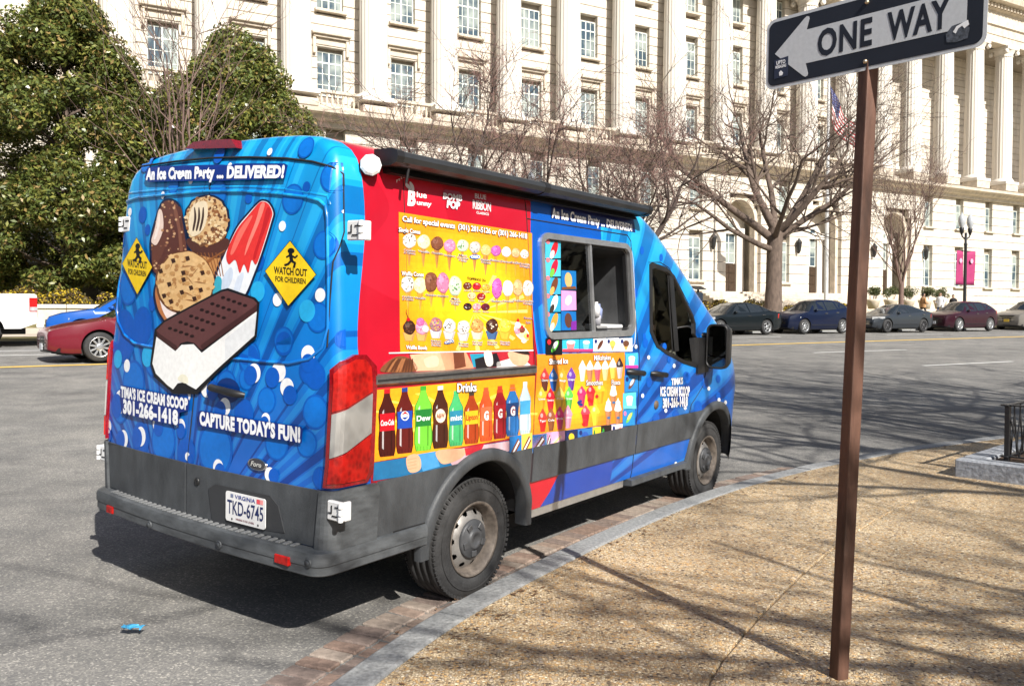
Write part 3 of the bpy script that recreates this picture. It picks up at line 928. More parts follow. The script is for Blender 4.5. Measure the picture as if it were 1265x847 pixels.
def panel(name, outline, surf, off, m, parent=van, back=0.0, hk=()):
    """raised sheet with edges: outline in surface coordinates"""
    bm = bmesh.new()
    vv = [bm.verts.new((p[0], p[1], off)) for p in outline]
    bm.faces.new(vv)
    zz = [p[1] for p in outline]; hh = [p[0] for p in outline]
    for zk in ZKN:
        if min(zz) < zk < max(zz): bmesh.ops.bisect_plane(bm, geom=bm.verts[:] + bm.edges[:] + bm.faces[:], plane_co=(0, zk, 0), plane_no=(0, 1, 0), dist=1e-6)
    for k in hk:
        if min(hh) < k < max(hh): bmesh.ops.bisect_plane(bm, geom=bm.verts[:] + bm.edges[:] + bm.faces[:], plane_co=(k, 0, 0), plane_no=(1, 0, 0), dist=1e-6)
    be = [e for e in bm.edges if len(e.link_faces) == 1]
    r = bmesh.ops.extrude_edge_only(bm, edges=be)
    for v in [g_ for g_ in r['geom'] if isinstance(g_, bmesh.types.BMVert)]: v.co.z = back
    for v in bm.verts: v.co = surf(v.co.x, v.co.y, v.co.z)
    bmesh.ops.recalc_face_normals(bm, faces=bm.faces)
    me = bpy.data.meshes.new(name); bm.to_mesh(me); bm.free()
    return link(name, me, parent, m)
def bead(name, pts, r, m, surf, parent=van, off=0.0, n=6, closed=False):
    out = []
    pts = [tuple(q) for q in pts] + ([tuple(pts[0])] if closed else [])
    for a, b in zip(pts, pts[1:]):
        ln = math.hypot(b[0] - a[0], b[1] - a[1]); k = max(1, int(ln / 0.06))
        for i in range(k): t = i / k; out.append(surf(a[0] + (b[0] - a[0]) * t, a[1] + (b[1] - a[1]) * t, off))
    out.append(surf(pts[-1][0], pts[-1][1], off))
    return MB().tube(out, r, n).build(name, m, parent)

# ---- lower cladding, arches, sill
def arc_pts(xc, r, a0, a1, k=14, zc=.37): return [(xc + r * math.cos(R(a0 + (a1 - a0) * i / k)), zc + r * math.sin(R(a0 + (a1 - a0) * i / k))) for i in range(k + 1)]
ZG = 0.83
aq = [q for q in arc_pts(XRW, .505, 172, 65) if q[1] < ZG]
panel('side_cladding', [(.36, .435), (.36, ZG - .02)] + [(.38, ZG), (aq[-1][0], ZG)] + aq[::-1], p_side, .012, M_PLAS)
aq = [q for q in arc_pts(XRW, .505, 5, 115) if q[1] < ZG]
panel('side_cladding', [(1.695, .60), (1.695, ZG), (aq[-1][0], ZG)] + [q for q in aq[::-1] if q[1] > .60], p_side, .012, M_PLAS)
panel('side_cladding', [(1.712, .61), (3.055, .61), (3.055, ZG), (1.712, ZG)], p_side, .014, M_PLAS)
aq = [q for q in arc_pts(XFW, .505, 175, 65) if ZG > q[1] > .61]
panel('side_cladding', [(3.072, .61), (3.072, ZG), (aq[-1][0], ZG)] + aq[::-1], p_side, .014, M_PLAS)
bead('cladding_crease', [(.50, .55), (.74, .55)], .004, M_BLK, p_side, off=.012)
for xw in (XRW, XFW):
    mb = MB()
    sec = [(.442, -.05), (.442, .028), (.452, .036), (.50, .034), (.515, .024), (.518, -.01)]
    K = 36; vs = []
    for i in range(K + 1):
        a = R(-3 + 186 * i / K)
        for r_, o_ in sec:
            x, z = xw + r_ * math.cos(a), .37 + r_ * math.sin(a)
            vs.append((x, -(hw(max(z, .36)) * taper(x) + o_), z))
    n_ = len(sec)
    mb.add(vs, [(i * n_ + j, i * n_ + j + 1, (i + 1) * n_ + j + 1, (i + 1) * n_ + j) for i in range(K) for j in range(n_ - 1)], 0, smooth=True)
    mb.build('wheel_arch_flare', M_PLAS, van)
# sill step and rusty under-edge
mb = MB(); mb.prism([(1.72, -.90, .36), (1.72, -.975, .365), (1.72, -.978, .418), (1.72, -.90, .43)], (1.25, 0, 0))
mb.build('sill_rail', M_ALU, van, fixn=True)
mb = MB(); mb.prism([(3.0, -.93, .365), (3.0, -1.035, .375), (3.0, -1.03, .415), (3.0, -.93, .43)], (.98, 0, 0))
mb.build('cab_step', M_PLAS, van, fixn=True)
mb = MB(); mb.box((1.75, -.80, .26), (4.0, .80, .355)); mb.box((.35, -.6, .28), (1.0, .6, .355)); mb.tube([(.45, .3, .30), (1.8, .3, .28)], .07, 10); mb.box((XRW - .06, -.72, .28), (XRW + .06, .72, .40))
mb.build('underbody', M_DARK, van)

# ---- wheels
def tyre_mesh():
    mb = MB(); w = .118
    prof = [(.205, -w + .012), (.215, -w), (.265, -w - .006), (.315, -w + .002), (.336, -w + .018)]
    zz = -w + .018
    for k in range(4):                          # tread ribs and grooves
        z0 = -.095 + k * .0475 + .004; z1 = z0 + .0385
        prof += [(.351, z0), (.351, z1), (.342, z1 + .001), (.342, z1 + .008)]
    prof = prof[:-2] + [(.336, w - .018), (.315, w - .002), (.265, w + .006), (.215, w), (.205, w - .012)]
    mb.lathe(prof, 56)
    for k in range(72):                          # shoulder blocks
        a = 2 * PI * k / 72
        for sg in (-1, 1):
            mt = Matrix.Rotation(a, 4, 'Z')
            mb.box((.330, -.0085, sg * .098 - .012), (.3475, .0085, sg * .098 + .012), 0, None, mt)
    mb.lathe([(.289, w + .0055), (.292, w + .0085), (.295, w + .0055)], 56)
    return mb.mesh('tyre')
def rim_mesh():
    mb = MB(); o = .118
    mb.lathe([(.212, o - .004), (.222, o + .004), (.212, o + .006), (.200, o - .004), (.188, o - .050), (.182, o - .07)], 48, 1)
    mb.lathe([(.205, -.11), (.205, .02), (.182, o - .10)], 48, 1)
    # dish with ten round holes
    A, Bn = 160, 10
    r0, r1 = .112, .184
    def pz(r): return o - .022 - .05 * ((r - r0) / (r1 - r0)) ** 1.5
    vs, fs = [], []
    for j in range(Bn + 1):
        r = r0 + (r1 - r0) * j / Bn
        for i in range(A): a = 2 * PI * i / A; vs.append((r * math.cos(a), r * math.sin(a), pz(r)))
    for j in range(Bn):
        for i in range(A):
            r = r0 + (r1 - r0) * (j + .5) / Bn; a = 2 * PI * (i + .5) / A
            da = (a / (2 * PI) * 10) % 1 - .5
            if math.hypot(da * 2 * PI / 10 * r, r - .157) < .0165: continue
            fs.append((j * A + i, j * A + (i + 1) % A, (j + 1) * A + (i + 1) % A, (j + 1) * A + i))
    mb.add(vs, fs, 0, smooth=True)
    mb.lathe([(.185, o - .11), (.06, o - .11)], 40, 2)
    return mb.mesh('rim')
def hub_mesh():
    mb = MB(); o = .118
    mb.lathe([(.114, o - .028), (.114, o - .012), (.106, o - .003), (.062, o + .002), (.056, o + .012), (.050, o + .016), (.034, o + .017), (.030, o + .010), (.0001, o + .010)], 40)
    for k in range(5):
        a = 2 * PI * k / 5
        mb.bevbox((.066, -.020, o - .004), (.100, .020, o + .008), .005, 0, Matrix.Rotation(a, 4, 'Z'))
    return mb.mesh('hub_cap')
T_ME, R_ME, H_ME = tyre_mesh(), rim_mesh(), hub_mesh()
T_ME.materials.append(M_RUB)
for mm in (M_STEEL, M_RUST, M_DARK): R_ME.materials.append(mm)
H_ME.materials.append(M_HUB)
for xw in (XRW, XFW):
    for sg in (-1, 1):
        w = empty('wheel'); w.parent = van
        w.location = (xw, sg * .85, RW - .004)
        w.rotation_euler = (PI / 2 if sg < 0 else -PI / 2, .4 + xw, 0)
        link('tyre', T_ME, w); link('rim', R_ME, w); link('hub_cap', H_ME, w)
# ---- rear: lower door cladding, seams, recessed window outline
panel('door_cladding', [(.075, .555), (.97, .555), (.99, .60), (.99, .80), (.95, .826), (.075, .826)], p_rear, .012, M_PLAS, hk=[-.8, -.6, -.4, -.2, 0, .2, .4, .6, .8])
panel('door_cladding', [(-.955, .555), (.06, .555), (.06, .826), (-.955, .826)], p_rear, .012, M_PLAS, hk=[-.8, -.6, -.4, -.2, 0, .2, .4, .6, .8])
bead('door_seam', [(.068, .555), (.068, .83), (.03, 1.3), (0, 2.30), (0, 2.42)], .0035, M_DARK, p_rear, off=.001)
SEAL = [zr(1, x, y) for x, y in ((118, 215), (122, 175), (140, 146), (180, 130), (300, 112), (420, 100), (560, 97), (690, 101), (780, 112), (845, 130), (868, 150), (880, 190))]
SEAL2 = [zr(1, 880, 190), zr(1, 880, 300)] + [(-.945, z) for z in (1.9, 1.5)]
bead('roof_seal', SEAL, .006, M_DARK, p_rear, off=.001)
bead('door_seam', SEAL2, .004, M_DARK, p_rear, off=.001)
RB = [zr(1, x, y) for x, y in ((240, 760), (205, 755), (160, 745), (125, 715), (104, 670), (97, 630), (103, 480), (113, 330), (122, 275), (135, 250), (170, 238), (300, 226), (415, 216), (540, 216), (660, 224), (760, 236), (805, 248), (826, 268), (832, 310), (836, 560), (834, 690), (815, 760), (770, 800), (700, 815), (600, 808), (480, 795))]
bead('window_moulding', RB, .009, M_WRAP, p_rear, off=.002)
HB = [zr(1, x, y) for x, y in ((120, 250), (140, 222), (300, 208), (420, 200), (560, 200), (700, 210), (830, 232), (838, 262))]
bead('roof_crease', HB, .012, M_WRAP, p_rear, off=-.008)
# third brake light on the roof edge
def roof_rear(y, k, off=0.0):
    return None
bl = [px_plane(*zp(1, x, y), 0, .19) for x, y in ((367, 70), (398, 46), (470, 38), (530, 36), (548, 66), (460, 68))]
MB().prism([(p.x - .060, p.y, p.z - .006) for p in bl], (.16, 0, 0)).build('brake_light', M_REDD, van, fixn=True)
# handle, oval badge, reflectors, sensors
hy, hz = zr(2, 485, 175)
mb = MB(); mb.tube([p_rear(hy + .125, hz + .012, .004), p_rear(hy + .10, hz + .010, .035), p_rear(hy - .06, hz - .002, .040), p_rear(hy - .12, hz - .008, .030), p_rear(hy - .14, hz - .012, .004)], [.012, .019, .020, .019, .012], 10)
mb.build('door_handle', M_BLK, van)
Decal(p_rear, .0030).ell((hy, hz), .10, .065, S(6, 50, 120)).build('handle_cup', van)
oy, oz = zr(2, 590, 432)
mt = Matrix.Translation(p_rear(oy, oz, .002)) @ Matrix.Rotation(-PI / 2, 4, 'Y')
mb = MB(); mb.lathe([(.074, -.004), (.074, .006), (.068, .010), (.064, .008)], 32, 0, mt @ Matrix.Diagonal((.42, 1, 1, 1))); mb.lathe([(.064, .008), (.0001, .009)], 32, 1, mt @ Matrix.Diagonal((.42, 1, 1, 1)))
badge = mb.build('badge', [M_CHR, mat('badge_field', (.05, .05, .06), .35)], van)
Decal(p_rear, .0125).text('Ford', [(oy + .042, oz - .010), (oy - .042, oz - .010), (oy - .042, oz + .014), (oy + .042, oz + .014)], S(200, 200, 195), bold=.02, shear=.25).build('badge_lettering', badge)
# number plate in its recess
ply = [zr(2, x, y) for x, y in ((475, 628), (632, 658), (640, 548), (493, 518))]
py_, pz_ = sum(q[0] for q in ply) / 4, sum(q[1] for q in ply) / 4
rec = [zr(2, x, y) for x, y in ((440, 640), (690, 668), (668, 575), (640, 540), (450, 500), (425, 515))]
panel('plate_recess', rec, p_rear, .0165, mat('recess_plastic', (.03, .032, .036), .5))
PW, PH = .152, .076
def p_plate(h, v, off=0.0): return p_rear(py_ - h, pz_ + v, .024 + off)
def plate_sheet(name, pfun, parent, w, h):
    mb = MB(); rr = round_rect(-w, -h, w, h, .014)
    f = [pfun(a, b, 0) for a, b in rr]; k = [pfun(a, b, -.004) for a, b in rr]; n = len(rr)
    mb.add(f + k, [tuple(range(n)), tuple(range(n, 2 * n))[::-1]] + [(i, (i + 1) % n, n + (i + 1) % n, n + i) for i in range(n)])
    return mb.build(name, M_WHT, parent, fixn=True)
plate = plate_sheet('number_plate', p_plate, van, PW, PH)
d = Decal(p_plate, .0010, .0005)
NAVY = S(24, 40, 92)
d.text('TKD-6745', [(-.138, -.036), (.138, -.036), (.138, .034), (-.138, .034)], NAVY, bold=.012)
d.text('VIRGINIA', [(-.078, .046), (.078, .046), (.078, .066), (-.078, .066)], S(40, 60, 140), bold=.015)
d.text('VIRGINIA IS FOR LOVERS', [(-.07, -.062), (.07, -.062), (.07, -.053), (-.07, -.053)], S(120, 40, 60))
d.poly([(.088, .045), (.112, .045), (.112, .068), (.088, .068)], S(226, 80, 90)); d.poly([(.113, .045), (.136, .045), (.136, .068), (.113, .068)], S(235, 150, 150))
d.poly([(-.112, .048), (-.09, .048), (-.09, .066), (-.112, .066)], S(120, 130, 160))
for h_ in (-.1, .1): d.ell((h_, -.062), .006, .006, S(70, 70, 70)); 
d.build('plate_lettering', plate)
lk = zr(2, 385, 490)
MB().lathe([(.020, 0), (.022, .006), (.012, .010), (.0001, .004)], 18, 0, Matrix.Translation(p_rear(lk[0], lk[1], .012)) @ Matrix.Rotation(-PI / 2, 4, 'Y')).build('door_lock', M_BLK, van)

# ---- bumper: swept round the corners
def bump_path(k, ins=0.0):
    """plan path from right side round the rear to the left side"""
    out = []
    W, r = 1.034 - ins, .085
    def xo(y): return -.048 + ins + .046 * (y / .95) ** 2
    out += [(.74, -W), (.60, -W), (.45, -W), (.30, -W), (.20, -W)]
    xe = xo(W - r)
    for i in range(k + 1):
        a = R(90 * i / k); out.append((xe + r - r * math.sin(a), -(W - r) - r * math.cos(a)))
    for y in (-.75, -.6, -.45, -.3, -.15, 0, .15, .3, .45, .6, .75): out.append((xo(y), y))
    for i in range(k + 1):
        a = R(90 - 90 * i / k); out.append((xe + r - r * math.sin(a), (W - r) + r * math.cos(a)))
    out += [(.20, W), (.30, W), (.45, W), (.60, W), (.74, W)]
    return out
prof = [(.10, .422), (.018, .428), (.004, .438), (.004, .476), (.0, .482), (.0, .522), (.006, .540), (.018, .547), (.13, .551)]
rows_ = [[(x, y, z) for (x, y) in bump_path(8, ins)] for ins, z in prof]
mb = MB(); n_ = len(rows_[0])
mb.add([q for r_ in rows_ for q in r_], [(i * n_ + j, i * n_ + j + 1, (i + 1) * n_ + j + 1, (i + 1) * n_ + j) for i in range(len(rows_) - 1) for j in range(n_ - 1)], smooth=True)
bumper = mb.build('rear_bumper', M_PLAS2, van, fixn=True)
bumper.modifiers.new('es', 'EDGE_SPLIT').split_angle = R(32)
M_STEP = mat('step_tread', (.19, .195, .20), .55, var=.25, scale=20)  # rib grey raised above the bumper's to paint in reflected sun
rib_me = MB().bevbox((-.042, -.012, 0), (.042, .012, .008), .004).mesh('step_rib'); rib_me.materials.append(M_STEP)
for k in range(34):
    y = -.82 + k * 1.64 / 33
    rb_o = link('step_rib', rib_me, bumper, loc=(-.048 + .046 * (y / .95) ** 2 + .064, y, .5475)); rb_o.rotation_euler = (0, 0, .22)
tags = [(2, 73, 590, .035), (2, 672, 765, .052)]
for (zz, x, y, hw_) in tags:
    xb = 0.0
    for _ in range(6): q = px_plane(*zp(zz, x, y), 0, xb); xb = -.050 + .046 * (q.y / .95) ** 2
    MB().bevbox((xb - .006, q.y - hw_, q.z - .022), (xb + .02, q.y + hw_, q.z + .022), .004).build('reflector', M_REDL, bumper)
for (x, y) in ((210, 643), (452, 712), (763, 777)):
    xb = 0.0
    for _ in range(6): q = px_plane(*zp(2, x, y), 0, xb); xb = -.048 + .046 * (q.y / .95) ** 2
    MB().lathe([(.022, -.004), (.022, .004), (.017, .006), (.013, .003), (.012, .008), (.0001, .009)], 20, 0, Matrix.Translation((xb, q.y, q.z)) @ Matrix.Rotation(-PI / 2, 4, 'Y')).build('parking_sensor', M_PLAS, bumper)
# corner pieces above the bumper, wrapping the pillar under each lamp
HKS = [CL * i / 6 for i in range(7)]
panel('corner_cladding', [(-.012, .53), (.33, .53), (.33, .80), (.31, .828), (.0, .828)], p_corner, .024, M_PLAS2, hk=HKS)
def p_corner_l(w, z, off=0.0):
    q = p_corner(w, z, off); return Vector((q.x, -q.y, q.z))
panel('corner_cladding', [(-.012, .53), (.33, .53), (.33, .80), (.31, .828), (.0, .828)], p_corner_l, .024, M_PLAS2, hk=HKS)
# ---- tail lamps
for pf, nm in ((p_corner, 'r'), (p_corner_l, 'l')):
    w0, w1 = .012, .275
    tl = panel('tail_light', [(w0, .845), (w0, 1.395), (.05, 1.435), (.13, 1.466), (.20, 1.462), (w1 - .012, 1.405), (w1, .88), (w1 - .03, .842)], pf, .020, M_REDD, hk=HKS)
    i0, i1 = w0 + .016, w1 - .040
    panel('stop_lens', [(i0, 1.20), (i1 - .004, 1.285), (i1 - .014, 1.405), (.19, 1.440), (.13, 1.444), (.055, 1.415), (i0, 1.378)], pf, .026, M_REDL, parent=tl, hk=HKS, back=.018)
    panel('reversing_lens', [(i0, .985), (i1 + .004, 1.085), (i1 - .002, 1.275), (i0, 1.190)], pf, .026, M_CLR, parent=tl, hk=HKS, back=.018)
    panel('turn_lens', [(i0, .865), (i1 - .01, .862), (i1 + .004, .90), (i1 + .004, 1.075), (i0, .975)], pf, .026, M_REDL, parent=tl, hk=HKS, back=.018)
# ---- white hinges
def hinge(px, left, par=van):
    q = px_plane(*px, 0, .08)
    sg = 1 if left else -1
    mb = MB(); x0 = xr2(.95, q.z) + .004
    mb.bevbox((x0 - .016, q.y - .052, q.z - .046), (x0 + .010, q.y + .046, q.z + .046), .006)
    mb.bevbox((x0 + .006, q.y + sg * .046 - .010, q.z - .045), (x0 + .045, q.y + sg * .046 + .010, q.z + .045), .006)
    for k in (-1, 0, 1):
        mb.tube([(x0 - .016, q.y + sg * .048, q.z + k * .032 - .011), (x0 - .016, q.y + sg * .048, q.z + k * .032 + .011)], .012, 10)
    h_ = mb.build('hinge', M_WHT, par)
    m2 = MB()
    for (a, b, w_, t_) in ((-.030, .020, .02, .003), (.012, .008, .003, .018), (-.01, -.022, .018, .003), (.022, -.01, .012, .003)):
        m2.box((x0 - .0195, q.y + a - w_, q.z + b - t_), (x0 - .017, q.y + a + w_, q.z + b + t_))
    m2.build('hinge_gap', M_BLK, h_)
hinge(zp(1, 893, 348), False); hinge(zp(2, 862, 594), False); hinge((143, 276), True); hinge((130, 559), True)

# ---- awning, work lamp
AZ = 2.435
ax0, ax1 = .43, 3.10
mb = MB()
pr = [(-.905, -.040), (-1.02, -.042), (-1.058, -.030), (-1.070, -.004), (-1.062, .020), (-1.03, .031), (-.905, .034)]
for a_, b_ in ((ax0 + .03, 1.72), (1.76, ax1 - .02)):
    mb.prism([(a_, y, AZ + z) for y, z in pr], (b_ - a_, 0, 0))
aw = mb.build('awning', mat('awning_case', (.028, .030, .033), .42, var=.2), van, fixn=True)
mb = MB()
for a_ in (ax0, 1.715, ax1 - .025):
    mb.prism([(a_, y * 1.006 + .004, AZ + z * 1.15) for y, z in pr], (.05, 0, 0))
mb.prism([(ax0 + .05, -.90, AZ - .075), (ax0 + .05, -.98, AZ - .075), (ax0 + .05, -.95, AZ - .04), (ax0 + .05, -.9, AZ - .04)], (ax1 - ax0 - .1, 0, 0))
mb.build('awning_bracket', M_BLK, aw, fixn=True)
mb = MB(); mb.tube([(ax0 + .12, -1.03, AZ - .05), (ax0 + .115, -1.02, AZ - .12)], .008, 6); mb.build('crank_eye', M_BLK, aw)
lq = px_plane(458, 205, 1, -.95)
mtl = Matrix.Translation((lq.x, -.945, lq.z)) @ Matrix.Rotation(R(-38), 4, 'Z') @ Matrix.Rotation(PI / 2, 4, 'X') @ Matrix.Diagonal((1, 1, 1, 1))
wl = MB().lathe([(.0001, -.05), (.042, -.045), (.052, -.01), (.055, .03), (.052, .034)], 9, 0, mtl, False).build('work_lamp', M_BLK, van)
mb = MB(); mb.lathe([(.053, .030), (.053, .040), (.040, .048), (.020, .052), (.0001, .053)], 9, 0, mtl, False)
mb.build('lamp_lens', lens_mat('lamp_reflector', (.42, .43, .44), (.85, .86, .87), 45, .3), wl)
MB().tube([(lq.x, -.90, lq.z), (lq.x - .01, -.95, lq.z - .01)], .03, 8).build('lamp_mount', M_BLK, wl)
# ---- service window
def ring_sheet(name, outer, inner, surf, off0, off1, m, parent):
    mb = MB(); n = len(outer)
    A = [surf(x, z, off1) for x, z in outer]; B = [surf(x, z, off1) for x, z in inner]; C = [surf(x, z, off0) for x, z in outer]; D = [surf(x, z, off0) for x, z in inner]
    mb.add(A + B + C + D, [q for i in range(n) for j in [(i + 1) % n] for q in ((i, j, n + j, n + i), (2 * n + i, 2 * n + j, j, i), (n + i, n + j, 3 * n + j, 3 * n + i))])
    return mb.build(name, m, parent, fixn=True)
sw = ring_sheet('service_window', round_rect(WX0 - .022, WZ0 - .030, WX1 + .022, WZ1 + .026, .09), round_rect(WX0 + .012, WZ0 + .012, WX1 - .012, WZ1 - .012, .06), p_side, -.02, .016, M_ALU, van)
xm = zs(5, 345, 600)[0]
MB().prism([p_side(xm - .012, WZ0 + .012, -.01), p_side(xm + .012, WZ0 + .012, -.01), p_side(xm + .012, WZ1 - .012, -.01), p_side(xm - .012, WZ1 - .012, -.01)], (0, -.018, 0)).build('window_bar', M_ALU, sw, fixn=True)
ring_sheet('window_seal', round_rect(xm + .03, WZ0 + .02, WX1 - .014, WZ1 - .014, .05), round_rect(xm + .045, WZ0 + .03, WX1 - .034, WZ1 - .03, .04), p_side, -.04, -.012, M_BLK, sw)
q4 = [p_side(x, z, -.010) for x, z in ((WX0 + .01, WZ0 + .01), (xm, WZ0 + .01), (xm, WZ1 - .01), (WX0 + .01, WZ1 - .01))]
MB().add(q4, [(0, 1, 2, 3)]).build('pane', M_GLASS, sw)
# posters taped inside the fixed pane
d = Decal(p_side, -.008, .0012)
cols = [(S(70, 180, 210), S(200, 30, 40), S(240, 240, 240)), (S(80, 190, 215), S(190, 30, 60), S(110, 190, 70)), (S(60, 165, 205), S(110, 60, 40), S(230, 170, 90)), (S(50, 160, 205), S(240, 240, 240), S(60, 50, 45)), (S(40, 150, 200), S(220, 150, 60), S(240, 225, 190))]
ys = [325, 420, 515, 608, 700, 798]
for i in range(5):
    d.lay = 0; x0, x1 = 105, 186
    d.poly([zs(5, x0, ys[i] + 4), zs(5, x0, ys[i + 1]), zs(5, x1, ys[i + 1] - 1), zs(5, x1, ys[i] + 8)], cols[i][0]); d.lay = 1
    c = zs(5, 152, (ys[i] + ys[i + 1]) / 2)
    d.ell(c, .065, .030, cols[i][1], rot=.9); d.lay = 2; d.ell((c[0] - .03, c[1] - .035), .035, .020, cols[i][2], rot=.8)
    d.ell((c[0] - .07, c[1] + .045), .022, .015, S(230, 120, 130))
ys = [480, 585, 692, 796]; cols = [(S(20, 110, 180), S(215, 170, 110)), (S(225, 150, 205), S(245, 235, 200)), (S(20, 105, 180), S(90, 55, 45))]
for i in range(3):
    d.lay = 0; d.poly([zs(5, 189, ys[i] + 2), zs(5, 189, ys[i + 1]), zs(5, 268, ys[i + 1] - 2), zs(5, 266, ys[i] + 6)], cols[i][0]); d.lay = 1
    c = zs(5, 226, (ys[i] + ys[i + 1]) / 2); d.ell(c, .045, .05 if i != 1 else .028, cols[i][1], rot=(.0, .5, .2)[i]); d.lay = 2
    if i == 0: d.poly([zs(5, 192, 570), zs(5, 192, 582), zs(5, 266, 580), zs(5, 262, 566)], S(120, 70, 30))
    if i == 2: d.poly([zs(5, 240, 750), zs(5, 238, 794), zs(5, 267, 793), zs(5, 267, 745)], S(120, 40, 150))
d.build('window_poster', sw)
# things seen inside the hatch
def zin(x, y, yy): q = px_plane(*zp(5, x, y), 1, yy); return (q.x, q.z)
mb = MB(); q = [zin(352, 690, -.70), zin(455, 515, -.70), zin(470, 525, -.70), zin(472, 790, -.70), zin(352, 790, -.70)]
mb.prism([(x, -.70, z) for x, z in q], (0, .012, 0)); mb.build('cabin_panel', mat('cabin_sheet', (.42, .43, .43), .45, .3, var=.15), sw, fixn=True)
mb = MB(); a, b = zin(350, 795, -.8), zin(508, 765, -.8)
mb.bevbox((a[0], -.93, WZ0 + .004), (b[0], -.72, WZ0 + .05), .01); mb.build('counter', M_WHT, sw)
mb = MB(); q = [zin(348, 380, -.60), zin(425, 385, -.60), zin(412, 560, -.60), zin(350, 660, -.60)]
mb.prism([(x, -.60, z) for x, z in q], (0, .01, 0)); mb.build('perforated_sheet', mat('perforated', (.16, .16, .165), .5, .4), sw, fixn=True)
mb = MB()
for i in range(5):
    for j in range(11):
        c = zin(358 + i * 13 + (j % 2) * 6.5, 396 + j * 22, -.601)
        mb.lathe([(.019, 0), (.0001, 0)], 8, 0, Matrix.Translation((c[0], -.6015, c[1])) @ Matrix.Rotation(PI / 2, 4, 'X'))
mb.build('perforation', M_DARK, sw, kind='stuff')
for k, (x, y, cc) in enumerate(((366, 690, (.6, .6, .62)), (378, 700, (.25, .3, .5)), (370, 735, (.5, .5, .55)))):
    c = zin(x, y, -.86); MB().lathe([(.0001, -.05), (.028, -.05), (.030, .02), (.014, .04), (.012, .06), (.0001, .06)], 12, 0, Matrix.Translation((c[0], -.86, c[1]))).build('syrup_bottle', mat('bottle_%d' % k, cc, .3), sw)
mb = MB(); c = zin(435, 470, -.2)
mb.box((c[0] - .5, -.1, c[1] - .02), (c[0] + .6, .2, c[1] + .01)); mb.box((c[0] - .5, -.1, c[1] + .25), (c[0] + .6, .2, c[1] + .28)); mb.build('shelf', M_ALU, sw)
# ---- cab door window
cx_, cz_ = sum(q[0] for q in DWIN) / len(DWIN), sum(q[1] for q in DWIN) / len(DWIN)
def scl(P, k): return [(cx_ + (x - cx_) * k, cz_ + (z - cz_) * k) for x, z in P]
cw = ring_sheet('cab_window', scl(DWIN, 1.045), scl(DWIN, .955), p_side, -.02, .006, M_BLK, van)
MB().add([p_side(x, z, -.008) for x, z in scl(DWIN, .98)], [tuple(range(len(DWIN)))]).build('pane', M_GLASSD, cw)
def far_side(x, z, off): q = p_side(x, z, off); return Vector((q.x, -q.y, q.z))
MB().add([far_side(x, z, -.008) for x, z in scl(DWIN, .98)], [tuple(range(len(DWIN)))]).build('pane', M_GLASSD, cw)
xa, xb = zs(5, 755, 480)[0], zs(5, 772, 480)[0]
MB().prism([p_side(xa, 1.36, -.006), p_side(xb, 1.36, -.006), p_side(xb - .02, 1.97, -.006), p_side(xa - .02, 1.97, -.006)], (0, -.010, 0)).build('quarter_bar', M_BLK, cw, fixn=True)
M_SEAT = mat('seat_cloth', (.03, .03, .033), .9)
for y0 in (-.72, .30):
    mb = MB(); mb.bevbox((3.30, y0, 1.28), (3.44, y0 + .42, 1.82), .05); mb.bevbox((3.32, y0 + .10, 1.80), (3.42, y0 + .32, 1.98), .04)
    mb.build('cab_seat', M_SEAT, van)
# ---- seams of the side doors
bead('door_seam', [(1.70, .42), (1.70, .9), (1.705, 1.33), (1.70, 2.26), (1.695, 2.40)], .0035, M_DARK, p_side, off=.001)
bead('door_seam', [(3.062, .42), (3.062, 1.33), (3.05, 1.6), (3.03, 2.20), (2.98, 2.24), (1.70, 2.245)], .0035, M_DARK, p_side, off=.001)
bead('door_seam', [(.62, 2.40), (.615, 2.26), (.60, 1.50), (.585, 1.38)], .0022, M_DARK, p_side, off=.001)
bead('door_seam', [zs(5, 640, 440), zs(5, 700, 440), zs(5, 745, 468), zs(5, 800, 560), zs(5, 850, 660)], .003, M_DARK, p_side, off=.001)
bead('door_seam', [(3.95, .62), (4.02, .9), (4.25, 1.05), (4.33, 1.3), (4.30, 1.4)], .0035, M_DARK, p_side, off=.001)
# white pinstripe edge of the wrap beside the hatch
bead('wrap_edge', [zs(5, 548, 360), zs(5, 560, 430), zs(5, 568, 620), zs(6, 560, 20), zs(6, 556, 80), zs(6, 545, 100)], .0022, M_WHT, p_side, off=.001)
# rail of the sliding door
ra, rb_ = zs(4, 80, 128), zs(4, 590, 93)
mb = MB(); mb.prism([(ra[0], -1.028, ra[1] + .030), (ra[0], -1.052, ra[1] + .022), (ra[0], -1.052, ra[1] - .018), (ra[0], -1.028, ra[1] - .034)], (rb_[0] - ra[0], 0, rb_[1] - ra[1]))
rail = mb.build('door_rail', mat('rail_metal', (.20, .20, .20), .35, .7, var=.2, scale=30), van, fixn=True)
MB().box((ra[0] + .01, -1.0545, ra[1] - .006), (rb_[0] - .01, -1.0505, ra[1] + .004)).build('rail_slot', M_DARK, rail)
# door handles, filler cap
for (x0, x1, y) in ((522, 582, 205), (622, 676, 212)):
    a, b = zs(6, x0, y), zs(6, x1, y)
    mb = MB(); mb.tube([p_side(a[0], a[1] + .01, .004), p_side(a[0] + .02, a[1] + .008, .032), p_side(b[0] - .02, b[1], .034), p_side(b[0], b[1] - .004, .004)], [.014, .022, .022, .014], 10)
    mb.build('door_handle', M_BLK, van)
c = zs(6, 645, 338)
MB().lathe([(.034, 0), (.032, .008), (.0001, .010)], 20, 0, Matrix.Translation(p_side(c[0], c[1], 0)) @ Matrix.Rotation(PI / 2, 4, 'X')).build('filler_plug', mat('brown_plug', (.12, .085, .06), .6), van)
